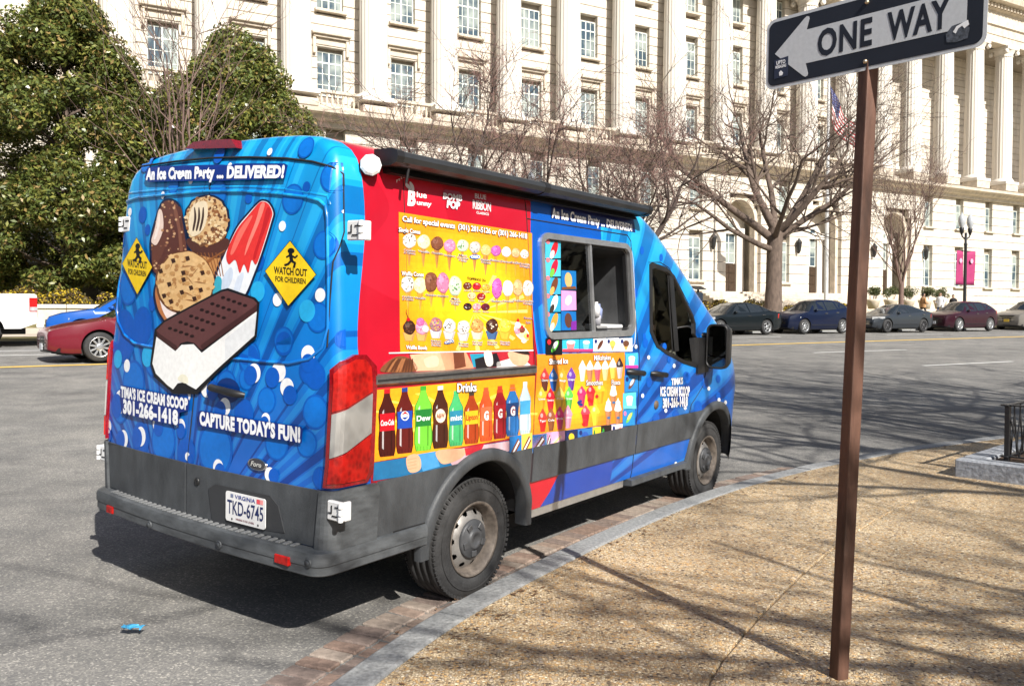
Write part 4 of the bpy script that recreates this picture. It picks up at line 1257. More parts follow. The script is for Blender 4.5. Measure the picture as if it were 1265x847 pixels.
# ---- door mirror
mq = px_plane(887, 428, 0, 4.22)
mz0, mz1 = px_plane(890, 456, 0, 4.22).z, px_plane(884, 400, 0, 4.22).z
my0, my1 = px_plane(899, 428, 0, 4.22).y, px_plane(873, 428, 0, 4.22).y
rr = round_rect(my0, mz0, my1, mz1, .055)
mb = MB(); n = len(rr)
def mring(k, x): return [((x), (my0 + my1) / 2 + (a - (my0 + my1) / 2) * k, (mz0 + mz1) / 2 + (b - (mz0 + mz1) / 2) * k) for a, b in rr]
L_ = [mring(.90, 4.225), mring(.93, 4.20), mring(1.0, 4.205), mring(1.0, 4.27), mring(.9, 4.33), mring(.6, 4.36)]
mb.add([q for l in L_ for q in l], [(i * n + j, i * n + (j + 1) % n, (i + 1) * n + (j + 1) % n, (i + 1) * n + j) for i in range(len(L_) - 1) for j in range(n)] + [tuple(range((len(L_) - 1) * n, len(L_) * n))], smooth=True)
mir = mb.build('door_mirror', mat('mirror_housing', (.018, .018, .019), .42), van, fixn=True)
zsplit = mz0 + (mz1 - mz0) * .28
for a, b in ((mz0 + .018, zsplit - .006), (zsplit + .006, mz1 - .018)):
    MB().add([(4.222, y, z) for y, z in round_rect(my0 + .016, a, my1 - .016, b, .03)], [tuple(range(24))]).build('mirror_glass', mat('mirror_glass', (.12, .13, .135), .05, 1.0, var=.03), mir)
mb = MB()
for dz in (-.10, .08):
    mb.tube([(4.20, -.97, (mz0 + mz1) / 2 + dz), (4.24, (my1 + -.97) / 2, (mz0 + mz1) / 2 + dz + .01), (4.26, my1 - .02, (mz0 + mz1) / 2 + dz + .01)], .022, 8)
mb.prism([(4.08, -.96, 1.16), (4.08, -1.05, 1.16), (4.30, -1.05, 1.16), (4.30, -.96, 1.16)], (0, .0, .30))
mb.build('mirror_arm', M_BLK, mir)
# ---- front end: bumper, headlamps, grille
mb = MB()
def fb(u, v):
    y = -1.0 + 2 * u; x = 5.50 - .62 * abs(y) ** 4.0 - .05 * abs(2 * v - 1) ** 3
    return (x, y * 1.045, .32 + .42 * v)
mb.grid(fb, 28, 6); mb.build('front_bumper', M_PLAS, van)
for sg in (-1, 1):
    mb = MB(); mb.grid(lambda u, v: (5.47 - .38 * u ** 2 - .10 * v, sg * (.58 + .37 * u), .80 + .22 * v + .10 * u), 8, 4)
    mb.build('headlight', M_CLR, van)
mb = MB()
for k in range(4): mb.bevbox((5.44, -.55, .80 + k * .06), (5.50 - .01 * k, .55, .835 + k * .06), .008)
mb.build('grille_bar', M_BLK, van)
# ================================================================== printed graphics of the wrap
WHT, BLKC, NVY = S(245, 246, 248), S(18, 18, 20), S(8, 40, 110)
rp = random.Random(11)
d = Decal(p_rear, .0022, .0006)
def rdot(zz, x, y, r, col, lay):
    c = zr(zz, x, y); e = zr(zz, x + r, y); f = zr(zz, x, y + r)
    rr_ = max(abs(e[0] - c[0]), abs(f[1] - c[1])) * .95
    d.ell(c, rr_, rr_, col, lay, n=26)
DB, DB2, DRING, CYAN = S(4, 88, 188), S(8, 112, 206), S(4, 90, 186), S(40, 172, 230)
for (x, y, r) in ((758, 63, 28), (848, 165, 42), (712, 243, 40), (205, 112, 18), (188, 298, 15), (187, 685, 36), (120, 720, 46), (820, 403, 40), (680, 735, 36), (800, 655, 42), (296, 195, 18), (450, 225, 32), (560, 800, 40), (770, 838, 40), (590, 460, 24), (140, 545, 34), (80, 600, 40), (100, 380, 26), (880, 730, 30), (900, 440, 24)):
    rdot(1, x, y, r, DRING, 0); rdot(1, x, y, r * .88, DB2 if (x + y) % 2 else DB, 1)
for (x, y, r) in ((760, 200, 14), (558, 240, 13), (206, 350, 10), (455, 90, 18), (222, 607, 14), (606, 320, 10), (330, 760, 16), (520, 670, 14)):
    rdot(1, x, y, r, DB, 1)
for (x, y, r) in ((155, 150, 42), (790, 125, 38), (550, 135, 28), (790, 250, 48), (655, 360, 44), (760, 360, 38), (540, 255, 36), (440, 380, 66), (260, 350, 46), (180, 345, 32), (680, 10, 34), (810, 480, 30), (480, 160, 38), (230, 60, 40), (340, 395, 34), (110, 230, 30), (620, 210, 34), (560, 60, 40)):
    rdot(2, x, y, r, DRING, 0); rdot(2, x, y, r * .88, DB2 if (x + y) % 3 else DB, 1)
for (x, y, r) in ((762, 632, 30), (590, 565, 26), (102, 800, 15), (205, 790, 20)): rdot(1, x, y, r, CYAN, 2)
for (x, y, r) in ((632, 78, 9), (357, 178, 8), (259, 229, 7), (874, 281, 14), (676, 337, 13), (144, 288, 7), (77, 622, 8), (659, 593, 17), (808, 577, 19), (134, 823, 11), (492, 128, 8)): rdot(1, x, y, r, WHT, 2)
for (x, y, r, bx, by) in ((577, 115, 24, -12, 8), (765, 50, 25, 0, 30), (663, 110, 26, -22, 20), (692, 165, 25, 10, 26), (412, 165, 22, 20, 10), (475, 232, 21, -16, 12), (340, 190, 17, -8, 12), (240, 290, 17, 4, 14), (322, 300, 16, 0, 16), (122, 345, 16, -10, 2), (182, 335, 18, -12, 6), (452, 443, 19, 6, 14), (632, 468, 19, 14, 4), (345, 405, 9, 9, 9), (618, 275, 16, -4, 12), (110, 215, 20, -12, 14), (68, 300, 12, 0, 30)):
    rdot(2, x, y, r, WHT, 2); rdot(2, x + bx, y + by, r * 1.02, DB, 3)
d.build('wrap_dot', van, kind='stuff')

# big treats on the rear doors
d = Decal(p_rear, .0062, .0006)
def P1(pts, col, lay): d.poly([zr(1, x, y) for x, y in pts], col, lay)
def E1(x, y, rx, ry, col, lay, rot=0.0, n=20):
    c, s_ = math.cos(rot), math.sin(rot)
    d.poly([zr(1, x + rx * math.cos(2 * PI * i / n) * c - ry * math.sin(2 * PI * i / n) * s_, y + rx * math.cos(2 * PI * i / n) * s_ + ry * math.sin(2 * PI * i / n) * c) for i in range(n)], col, lay)
def smooth(P, k=5):
    Q = [Vector(q) for q in P]; n = len(Q); out = []
    for i in range(n):
        a, b, c, e = Q[i - 1], Q[i], Q[(i + 1) % n], Q[(i + 2) % n]
        for j in range(k):
            t = j / k; out.append(tuple(0.5 * ((2 * b) + (c - a) * t + (2 * a - 5 * b + 4 * c - e) * t * t + (3 * b - a - 3 * c + e) * t ** 3)))
    return out
def inside(p, P):
    r_ = False; j = len(P) - 1
    for i in range(len(P)):
        if (P[i][1] > p[1]) != (P[j][1] > p[1]) and p[0] < (P[j][0] - P[i][0]) * (p[1] - P[i][1]) / (P[j][1] - P[i][1]) + P[i][0]: r_ = not r_
        j = i
    return r_
def specks(P, n, cols, lay, r0, r1, sq=False):
    xs = [q[0] for q in P]; ys = [q[1] for q in P]; k = 0; tries = 0
    while k < n and tries < n * 12:
        tries += 1
        x, y = rp.uniform(min(xs), max(xs)), rp.uniform(min(ys), max(ys))
        if not inside((x, y), P): continue
        r_ = rp.uniform(r0, r1); m_ = rp.choice((5, 6, 7)); a_ = rp.uniform(0, 6)
        d.poly([zr(1, x + r_ * rp.uniform(.65, 1.15) * math.cos(a_ + 2 * PI * i / m_), y + r_ * rp.uniform(.65, 1.1) * math.sin(a_ + 2 * PI * i / m_)) for i in range(m_)], rp.choice(cols), lay + (k % 3) * .25)
        k += 1
# dark halo
def halo(P, lay=0, g=7):
    cx, cy = sum(q[0] for q in P) / len(P), sum(q[1] for q in P) / len(P)
    out = []
    n = len(P)
    for i in range(n):
        a, b = Vector(P[i - 1]), Vector(P[(i + 1) % n]); t = (b - a).normalized(); nn = Vector((t.y, -t.x))
        if nn.dot(Vector(P[i]) - Vector((cx, cy))) < 0: nn = -nn
        out.append((P[i][0] + nn.x * g, P[i][1] + nn.y * g))
    P1(out, S(14, 28, 62), lay)
BAR = smooth([(258, 262), (285, 248), (312, 262), (325, 300), (336, 360), (345, 430), (330, 500), (235, 500), (222, 420), (222, 385), (232, 340)])
halo(BAR); P1(BAR, S(104, 58, 44), 1)
P1(smooth([(244, 470), (300, 470), (330, 300), (310, 270), (296, 330), (262, 430)]), S(92, 48, 38), 2)
P1(smooth([(246, 285), (256, 280), (262, 300), (264, 340), (256, 372), (240, 402), (226, 398), (222, 385), (234, 345)]), S(240, 214, 200), 3)
P1(smooth([(246, 300), (252, 300), (250, 340), (238, 380), (230, 380), (240, 345)]), S(252, 236, 226), 3.5)
specks(BAR, 60, [S(214, 170, 128), S(190, 140, 100), S(140, 90, 66)], 2.6, 3, 6)
CONE = [(352, 395), (480, 395), (462, 450), (436, 515), (412, 500), (378, 440)]
halo(CONE); P1(CONE, S(198, 140, 84), 1); P1(smooth([(350, 380), (486, 380), (482, 425), (455, 448), (400, 440), (365, 425)]), S(84, 46, 36), 2)
for k in range(7): P1([(380 + 13 * k, 430), (383 + 13 * k, 430), (420 + 9 * k, 512), (417 + 9 * k, 512)], S(150, 92, 48), 2.2); P1([(478 - 11 * k, 420 + k * 6), (480 - 11 * k, 423 + k * 6), (408 - 5 * k, 470 + k * 8), (405 - 5 * k, 466 + k * 8)], S(150, 92, 48), 2.4)
SC = [(415 + 74 * math.cos(2 * PI * i / 30) * (1 + .04 * math.sin(9 * i)), 318 + 86 * math.sin(2 * PI * i / 30) * (1 + .03 * math.cos(7 * i))) for i in range(30)]
halo(SC); P1(SC, S(216, 176, 124), 3)
specks(SC, 240, [S(232, 200, 150), S(176, 124, 74), S(150, 96, 54), S(240, 216, 172), S(110, 70, 44)], 3.6, 4, 9)
P1(smooth([(372, 262), (410, 250), (420, 280), (412, 330), (392, 362), (362, 372), (352, 330), (358, 290)]), S(240, 222, 190), 5)
for k in range(3): P1(smooth([(372 + 15 * k, 275), (376 + 15 * k, 276), (380 + 13 * k, 310), (372 + 12 * k, 350), (366 + 12 * k, 350), (372 + 13 * k, 310)]), S(70, 48, 36), 5.6)
POP = smooth([(590, 262), (608, 250), (630, 258), (646, 290), (640, 320), (614, 405), (580, 500), (540, 585), (480, 600), (436, 575), (452, 500), (480, 430), (520, 345), (560, 295)])
halo(POP); P1(POP, S(236, 240, 246), 1)
P1(smooth([(436, 575), (448, 515), (466, 520), (470, 560), (500, 590), (480, 600)]), S(60, 172, 196), 2)
P1(smooth([(592, 262), (608, 252), (630, 260), (644, 290), (638, 320), (612, 405), (588, 470), (572, 455), (560, 500), (545, 470), (530, 500), (515, 455), (492, 470), (484, 430), (520, 350), (560, 300)]), S(226, 52, 48), 3)
P1(smooth([(560, 310), (574, 305), (540, 370), (510, 430), (498, 430), (524, 360)]), S(242, 112, 98), 3.6)
P1(smooth([(625, 275), (638, 295), (600, 400), (585, 450), (578, 440), (606, 350)]), S(196, 30, 34), 3.6)
P1(smooth([(470, 520), (500, 480), (505, 520), (470, 580)]), S(206, 218, 236), 2.6)
SAND = smooth([(236, 560), (262, 520), (330, 600), (330, 680), (290, 690), (262, 655), (244, 620)])
halo(SAND, 3); P1(SAND, S(190, 120, 72), 4); P1(smooth([(248, 560), (268, 540), (325, 620), (318, 672), (292, 676), (262, 630)]), S(246, 230, 226), 5)
CK = [(342 + 98 * math.cos(2 * PI * i / 34) * (1 + .02 * math.sin(5 * i)), 532 + 106 * math.sin(2 * PI * i / 34) * (1 + .02 * math.sin(8 * i))) for i in range(34)]
P1([((x - 342) * 1.05 + 340, (y - 532) * 1.05 + 534) for x, y in CK], S(110, 66, 36), 6); P1(CK, S(226, 184, 128), 7)
specks(CK, 120, [S(232, 192, 136), S(196, 148, 92), S(222, 178, 120), S(176, 126, 76)], 7.6, 5, 13)
for k in range(9):
    a = rp.uniform(0, PI); x, y = 342 + rp.uniform(-60, 60), 532 + rp.uniform(-65, 65)
    P1([(x - 22 * math.cos(a), y - 22 * math.sin(a)), (x, y - 4), (x + 24 * math.cos(a), y + 24 * math.sin(a)), (x, y + 1)], S(158, 106, 60), 8.6)
for (x, y) in ((300, 458), (335, 500), (362, 552), (330, 568), (292, 600), (374, 590), (268, 580), (336, 524), (402, 500), (256, 494), (318, 640), (286, 540), (396, 560), (350, 450)):
    P1([(x - 8, y - 6), (x + 5, y - 9), (x + 9, y + 4), (x - 3, y + 9)], S(62, 34, 22), 9.2)
# soft printed shading of the scoop, cookie and lolly
for k in range(7):
    a = .5 + k * .16
    E1(432 + 30 * math.cos(a), 345 + 34 * math.sin(a), 26 - k, 22 - k, S(150, 100, 60), 3.3)
P1(smooth([(604, 262), (618, 262), (600, 320), (566, 400), (548, 440), (556, 400), (586, 320)]), S(246, 132, 118), 3.9)
P1(smooth([(520, 520), (545, 500), (530, 560), (505, 585)]), S(214, 224, 240), 2.8)
P1(smooth([(300, 268), (312, 285), (326, 360), (332, 430), (322, 430), (314, 350), (302, 300)]), S(132, 82, 62), 2.4)
# ice cream sandwich
TOPS = [(242, 700), (270, 672), (380, 612), (470, 566), (490, 562), (580, 592), (594, 606), (592, 634), (500, 690), (402, 768), (392, 762), (376, 745), (350, 738), (326, 745), (316, 765), (306, 768), (246, 724)]
WH = [(242, 722), (308, 772), (330, 750), (372, 748), (400, 778), (592, 634), (582, 720), (450, 838), (380, 905), (352, 890), (338, 880), (316, 884), (300, 905), (280, 890), (240, 850), (228, 815)]
P1([(236, 696), (270, 664), (470, 558), (492, 553), (586, 586), (602, 604), (592, 724), (452, 850), (384, 922), (300, 920), (234, 862), (220, 815)], S(20, 20, 26), 9.6)
P1(WH, S(248, 248, 246), 10); P1([(592, 640), (584, 718), (480, 806), (482, 730)], S(232, 234, 236), 10.4)
P1(TOPS, S(96, 58, 58), 11)
P1([(242, 700), (246, 724), (306, 768), (316, 765), (312, 752), (254, 712)], S(66, 36, 36), 11.5); P1([(594, 606), (592, 634), (402, 768), (396, 752), (580, 620)], S(70, 38, 38), 11.5)
for i in range(6):
    for j in range(5):
        u, v = (i + .5) / 6, (j + .5) / 5
        x = 262 + 222 * u + 96 * v; y = 700 - 128 * u + 34 * v
        if inside((x, y), TOPS) and y < 745: E1(x, y, 7.5, 5.2, S(34, 16, 16), 12)
P1(smooth([(316, 868), (332, 852), (350, 862), (352, 884), (330, 880)]), S(240, 236, 214), 10.8)
# warning diamonds
for (cx, cy, rx, ry, sk) in ((176, 476, 52, 98, -.06), (711, 502, 88, 112, .0)):
    D_ = [(cx - 2, cy - ry), (cx + rx, cy + 4 - rx * .0), (cx + (0 if sk else -16) * .5, cy + ry), (cx - rx, cy - 8)]
    P1([(cx + (x - cx) * 1.03, cy + (y - cy) * 1.03) for x, y in D_], BLKC, 12.5); P1([(cx + (x - cx) * 1.0, cy + (y - cy) * 1.0) for x, y in D_], S(244, 206, 30), 13)
    k = rx / 88
    tq = lambda x0, y0, x1, y1: [zr(1, cx + x0 * rx, cy + y0 + (x0 * 8)), zr(1, cx + x1 * rx, cy + y0 + x1 * 8), zr(1, cx + x1 * rx, cy + y1 + x1 * 8), zr(1, cx + x0 * rx, cy + y1 + x0 * 8)]
    d.text('WATCH OUT', tq(-.66, 5, .66, -19), BLKC, 14, bold=.03)
    d.text('FOR CHILDREN', tq(-.60, 32, .60, 14), BLKC, 14, bold=.025)
    hx_, hy_ = cx + 2, cy - ry * .70
    E1(hx_, hy_, 9 * k + 3, 10, BLKC, 14)
    def LB(a, b, w): 
        A_, B_ = Vector((hx_ + a[0] * (k * .7 + .3), hy_ + a[1])), Vector((hx_ + b[0] * (k * .7 + .3), hy_ + b[1])); t = (B_ - A_).normalized() * w; nn = Vector((-t.y, t.x))
        P1([A_ - nn - t * .3, B_ - nn + t * .3, B_ + nn + t * .3, A_ + nn - t * .3], BLKC, 14.2)
    LB((-2, 10), (2, 34), 6); LB((-2, 14), (-16, 22), 3); LB((-2, 14), (14, 24), 3); LB((14, 24), (22, 16), 3); LB((0, 34), (14, 42), 4); LB((14, 42), (10, 58), 4); LB((0, 34), (-10, 46), 4); LB((-10, 46), (-22, 50), 4)
d.build('treat_picture', van, kind='stuff')
# lettering on the rear
d = Decal(p_rear, .0152, .0006)
def TQ(zz, x0, y0, x1, y1, h0, h1): return [zr(zz, x0, y0), zr(zz, x1, y1), zr(zz, x1, y1 - h1), zr(zz, x0, y0 - h0)]
LB_ = S(10, 44, 128)
def band(zz, q, col, lay=0): d.poly([zr(zz, x, y) for x, y in q], col, lay)
band(1, [(202, 168), (212, 134), (240, 130), (470, 124), (500, 126), (520, 120), (690, 120), (702, 126), (692, 172), (560, 177), (470, 180), (215, 184)], LB_)
d.text('An Ice Cream Party ... DELIVERED!', TQ(1, 207, 175, 692, 168, 36, 40), WHT, 1, bold=.058, shear=.18, outline=LB_, ow=.025, spacing=1.05)
band(2, [(116, 170), (124, 156), (350, 200), (358, 208), (356, 244), (324, 252), (324, 296), (290, 292), (124, 254)], LB_)
d.text("TIMA'S ICE CREAM SCOOP", TQ(2, 120, 195, 354, 240, 34, 36), WHT, 1, bold=.060, outline=LB_, ow=.022, spacing=1.08)
d.text('301-266-1418', TQ(2, 128, 250, 320, 292, 44, 46), WHT, 1, bold=.060, outline=LB_, ow=.022, spacing=1.08)
band(2, [(388, 250), (398, 244), (748, 300), (754, 308), (750, 358), (390, 298)], LB_)
d.text("CAPTURE TODAY'S FUN!", TQ(2, 395, 291, 746, 352, 42, 47), WHT, 1, bold=.060, outline=LB_, ow=.022, spacing=1.08)
d.build('rear_lettering', van, kind='stuff')

# ================================================================== side prints
ds = Decal(p_side, .0022, .0006)
def PS(zz, pts, col, lay=0): ds.poly([zs(zz, x, y) for x, y in pts], col, lay)
def ES(zz, x, y, rx, ry, col, lay=0, rot=0.0, n=16):
    c, s_ = math.cos(rot), math.sin(rot)
    ds.poly([zs(zz, x + rx * math.cos(2 * PI * i / n) * c - ry * math.sin(2 * PI * i / n) * s_, y + rx * math.cos(2 * PI * i / n) * s_ + ry * math.sin(2 * PI * i / n) * c) for i in range(n)], col, lay)
def TS(zz, body, x0, y0, x1, y1, h0, h1, col=WHT, lay=6, **k): ds.text(body, [zs(zz, x0, y0), zs(zz, x1, y1), zs(zz, x1, y1 - h1), zs(zz, x0, y0 - h0)], col, lay, **k)
def hgrid(zz, quad, lay, colf, nu=10, nv=8):
    """panel quad (bl, br, tr, tl) as a small grid of tones: printed gradient"""
    bl, br, tr, tl = [Vector(zs(zz, *q)) for q in quad]
    def at(u, v): q = (bl * (1 - u) + br * u) * (1 - v) + (tl * (1 - u) + tr * u) * v; return (q.x, q.y)
    for i in range(nu):
        for j in range(nv):
            ds.poly([at(i / nu, j / nv), at((i + 1) / nu, j / nv), at((i + 1) / nu, (j + 1) / nv), at(i / nu, (j + 1) / nv)], colf((i + .5) / nu, (j + .5) / nv), lay)
def lerp3(a, b, t): return tuple(a[i] + (b[i] - a[i]) * t for i in range(3))
OR, YE = S(240, 148, 28), S(250, 208, 30)
# dots on the blue side and logo row on the red
for (x, y, r) in ((605, 378, 10), (705, 415, 9), (570, 600, 12), (617, 830, 9)):
    ES(5, x, y, r, r * 2.2, DB)
for (x, y, r) in ((600, 80, 12), (615, 245, 12), (660, 208, 10), (775, 225, 14), (645, 395, 14), (575, 425, 10), (728, 385, 14), (820, 350, 17), (850, 248, 14), (905, 230, 10), (770, 220, 12), (720, 340, 10), (590, 300, 8), (680, 95, 9), (700, 150, 8), (905, 300, 9)):
    ES(6, x, y, r, r * 1.75, DRING, 0); ES(6, x, y, r * .88, r * 1.55, DB, 1)
for (x, y) in ((613, 140), (720, 175), (588, 300), (865, 270), (908, 318), (935, 328), (685, 362), (766, 350), (727, 585), (560, 95)): ES(6, x, y, 6, 9, WHT, 2)
# sponsor logos
SIL = S(214, 206, 210)
for i, ch in enumerate('featuring'):
    a = i / 8; x = 178 + 66 * a; y = 168 - 28 * math.sin(PI * (.12 + .62 * a)) + 10 * (1 - a)
    TS(3, ch, x, y, x + 6, y + 1, 12, 12, WHT, 2, bold=.01)
PS(3, smooth([(222, 190), (212, 178), (216, 168), (230, 182), (236, 196)]), SIL, 2); PS(3, smooth([(238, 194), (228, 176), (230, 164), (242, 178), (246, 196)]), SIL, 2)
TS(3, 'B', 220, 250, 250, 254, 56, 56, WHT, 2, bold=.05, shear=.1)
TS(3, 'lue', 255, 222, 292, 227, 22, 22, WHT, 2, bold=.02); TS(3, 'unny', 255, 250, 310, 257, 17, 17, WHT, 2, bold=.03)
PS(3, [(352, 202), (362, 194), (412, 202), (422, 212), (418, 216), (354, 207)], S(150, 60, 80), 2)
TS(3, 'BOMB', 352, 228, 424, 238, 22, 22, SIL, 3, bold=.04, shear=.1, outline=S(120, 20, 45)); TS(3, 'POP', 366, 260, 416, 268, 26, 26, WHT, 3, bold=.05, shear=.1, outline=S(120, 20, 45))
TS(3, 'BLUE', 472, 226, 514, 232, 18, 18, SIL, 2, bold=.02); TS(3, 'RIBBON', 464, 264, 532, 276, 32, 32, SIL, 2, bold=.03); TS(3, 'CLASSICS', 478, 284, 524, 291, 9, 9, WHT, 2, bold=.01)
# "An Ice Cream Party" over the hatch
PS(5, [(128, 150), (128, 208), (570, 284), (556, 206), (540, 215), (150, 140)], S(16, 30, 96), 1)
TS(5, 'An Ice Cream Party ... DELIVERED!', 132, 205, 552, 278, 50, 36, WHT, 3, bold=.04, spacing=1.05)
# Tima's on the cab door
TS(6, "TIMA'S", 708, 255, 756, 250, 26, 26, WHT, 3, bold=.045, outline=LB_, ow=.05, spacing=1.08)
TS(6, 'ICE CREAM SCOOP', 662, 300, 784, 300, 36, 38, WHT, 3, bold=.045, outline=LB_, ow=.05, spacing=1.08)
TS(6, '301-266-1418', 672, 350, 776, 342, 38, 40, WHT, 3, bold=.045, outline=LB_, ow=.05, spacing=1.08)
ds.build('side_print', van, kind='stuff')

# ---- poster helper shapes
def scoop(zz, x, y, r, base, cols, lay, ry=None, nsp=14):
    ry = ry or r * 1.05
    P = [(x + r * math.cos(2 * PI * i / 18) * (1 + .06 * math.sin(4 * i + x)), y + ry * math.sin(2 * PI * i / 18) * (1 + .05 * math.cos(5 * i + x))) for i in range(18)]
    PS(zz, [(x + (a - x) * 1.08 + 2, y + (b - y) * 1.08 + 2) for a, b in P], tuple(c * .55 for c in base), lay); PS(zz, P, base, lay + .4)
    ES(zz, x - r * .28, y - ry * .30, r * .45, ry * .42, tuple(min(1, c * 1.25 + .04) for c in base), lay + .7)
    for k in range(nsp):
        a, rr_ = rp.uniform(0, 6.28), math.sqrt(rp.random()) * .86
        px_, py_2 = x + r * rr_ * math.cos(a), y + ry * rr_ * math.sin(a); q = r * rp.uniform(.07, .17)
        PS(zz, [(px_ - q, py_2), (px_, py_2 - q), (px_ + q, py_2), (px_, py_2 + q)], rp.choice(cols), lay + 1.0)
def cone(zz, x, y0, y1, w, col, lay):
    PS(zz, [(x - w, y0), (x + w, y0 + 2), (x + 2, y1), (x - 2, y1)], col, lay); PS(zz, [(x + w * .2, y0), (x + w, y0 + 2), (x + 2, y1)], tuple(c * .72 for c in col), lay + .3)
    for k in range(3): PS(zz, [(x - w + k * w * .6, y0), (x - w + k * w * .6 + 3, y0), (x + 1, y0 + (y1 - y0) * (.5 + .16 * k))], tuple(c * .6 for c in col), lay + .5)
FL = [(S(236, 230, 218), [S(40, 36, 36), S(90, 84, 80)]), (S(248, 236, 176), [S(255, 246, 210), S(232, 210, 140)]), (S(126, 76, 54), [S(96, 54, 38), S(150, 100, 74)]), (S(236, 132, 170), [S(214, 84, 130), S(250, 180, 204)]),
      (S(196, 222, 184), [S(40, 60, 40), S(110, 160, 110), S(60, 90, 60)]), (S(190, 186, 182), [S(36, 34, 36), S(230, 228, 224)]), (S(226, 184, 116), [S(198, 146, 84), S(242, 214, 160)]), (S(190, 92, 170), [S(156, 56, 140), S(216, 134, 200)]),
      (S(238, 236, 232), [S(212, 208, 202), S(252, 252, 250)]), (S(214, 168, 120), [S(186, 134, 88), S(234, 200, 160)]), (S(228, 220, 206), [S(120, 90, 70), S(190, 170, 150)])]
NM = ['Cookies|& Cream', 'Vanilla', 'Chocolate', 'Strawberry', 'Mint|Chocolate|Chip', '', 'Butter|Pecan', 'Blueberry', 'Caramel', 'Coffee', 'Cookie|Dough']
def caption(zz, s, x, y, w, h, slope=.12, lay=8, col=S(96, 50, 30)):
    for k, ln in enumerate(s.split('|')):
        ww = w * min(1.0, len(ln) / 9.0 + .25); yy = y + k * h * 1.35
        TS(zz, ln, x - ww / 2, yy - slope * ww / 2, x + ww / 2, yy + slope * ww / 2, h, h, S(70, 40, 60), lay, bold=.01, outline=WHT, ow=.05)
CN = S(196, 136, 72)
# ---- menu poster, upper
ds = Decal(p_side, .0024, .0006)
MQ = [(66, 815), (940, 808), (938, 22), (58, -60)]
rrq = [(192, 800), (688, 788), (690, 400), (684, 362), (205, 276), (190, 282), (184, 300)]
def menu_col(u, v):
    g_ = max(0, 1 - math.hypot((u - .45) / .5, (v - .45) / .55))
    c = lerp3(OR, YE, min(1, g_ * 1.5)); k = .97 + .06 * math.sin(u * 9 + v * 14)
    return tuple(min(1, q * k) for q in c)
hgrid(3, [(194, 802), (690, 790), (686, 357), (188, 278)], 0, menu_col, 26, 20)
for k in range(9):
    a = R(-70 + 22 * k); PS(7, [(560, 560), (560 + 500 * math.cos(a) * .7, 560 + 260 * math.sin(a)), (560 + 500 * math.cos(a + .08) * .7, 560 + 260 * math.sin(a + .08))], S(255, 226, 120), .6)
TS(3, 'Call for special events  (301) 281-5126 or (301) 266-1418', 199, 312, 665, 378, 20, 19, WHT, 9, bold=.02, outline=S(60, 30, 20), ow=.05, spacing=.95)
TS(7, 'Single Cones', 60, 32, 200, 48, 28, 26, WHT, 9, bold=.02, outline=S(70, 40, 30), ow=.06)
TS(7, 'Waffle Cones', 78, 318, 222, 326, 28, 26, WHT, 9, bold=.02, outline=S(70, 40, 30), ow=.06)
TS(7, 'Waffle Bowls', 108, 798, 244, 803, 24, 24, WHT, 9, bold=.02, outline=S(70, 40, 30), ow=.06)
for i, (x, y) in enumerate([(132, 90), (225, 97), (313, 107), (395, 123), (480, 122), (560, 133), (632, 152), (698, 155), (765, 163), (827, 170), (884, 178)]):
    r = 42 - 1.6 * i
    if i in (4, 7, 8, 9, 10): cone(7, x, y + 42, y + 150, 9, S(226, 160, 60), 1)
    else: cone(7, x, y + 40, y + 165, 18, CN, 1)
    scoop(7, x, y, r, *FL[i], 3); caption(7, NM[i], x, y + 72, 74, 12)
ES(7, 560, 197, 36, 15, S(30, 100, 190), 8); TS(7, 'OREO', 532, 204, 590, 206, 17, 17, WHT, 9, bold=.04)
for i, (x, y, f, nm) in enumerate([(120, 372, 0, 'Cookies|& Cream'), (200, 380, 1, 'Vanilla'), (272, 360, 2, 'Chocolate'), (350, 366, 3, 'Strawberry'), (430, 385, 4, 'Mint|Chocolate|Chip'), (704, 400, 7, 'Blueberry'), (775, 400, 8, 'Caramel'), (840, 397, 9, 'Coffee'), (907, 400, 10, 'Cookie|Dough')]):
    cone(7, x + (4 if i < 5 else 0), y + 50, y + 165, 20 if i < 5 else 14, S(222, 166, 70), 1); scoop(7, x, y, 40 if i < 5 else 32, *FL[f], 3, ry=62 if i in (2, 3, 4, 5) else 50, nsp=18); caption(7, nm, x, y + 92, 72, 12, .06)
TS(7, 'TOPPINGS 25c', 508, 345, 632, 358, 18, 16, BLKC, 9, bold=.02)
for (x, y, c, nm) in [(512, 385, S(110, 54, 34), 'Cherries'), (573, 387, S(190, 34, 46), 'Sprinkles'), (632, 393, S(226, 176, 70), 'Peanuts'), (540, 450, S(236, 196, 150), 'Nuts'), (602, 455, S(150, 40, 40), 'Fudge'), (513, 520, S(50, 36, 34), ''), (573, 522, S(236, 150, 160), 'Rainbow'), (630, 523, S(96, 30, 50), 'Syrup')]:
    ES(7, x + 1, y + 2, 29, 25, S(90, 50, 20), 2); ES(7, x, y, 27, 23, c, 3)
    for k in range(8): a = rp.uniform(0, 6.28); ES(7, x + 15 * math.cos(a), y + 12 * math.sin(a), 5, 4, lerp3(c, rp.choice((WHT, BLKC, S(230, 60, 60))), .5), 4, n=6)
    if nm: caption(7, nm, x, y + 36, 50, 8, .04)
TUB = S(214, 214, 226)
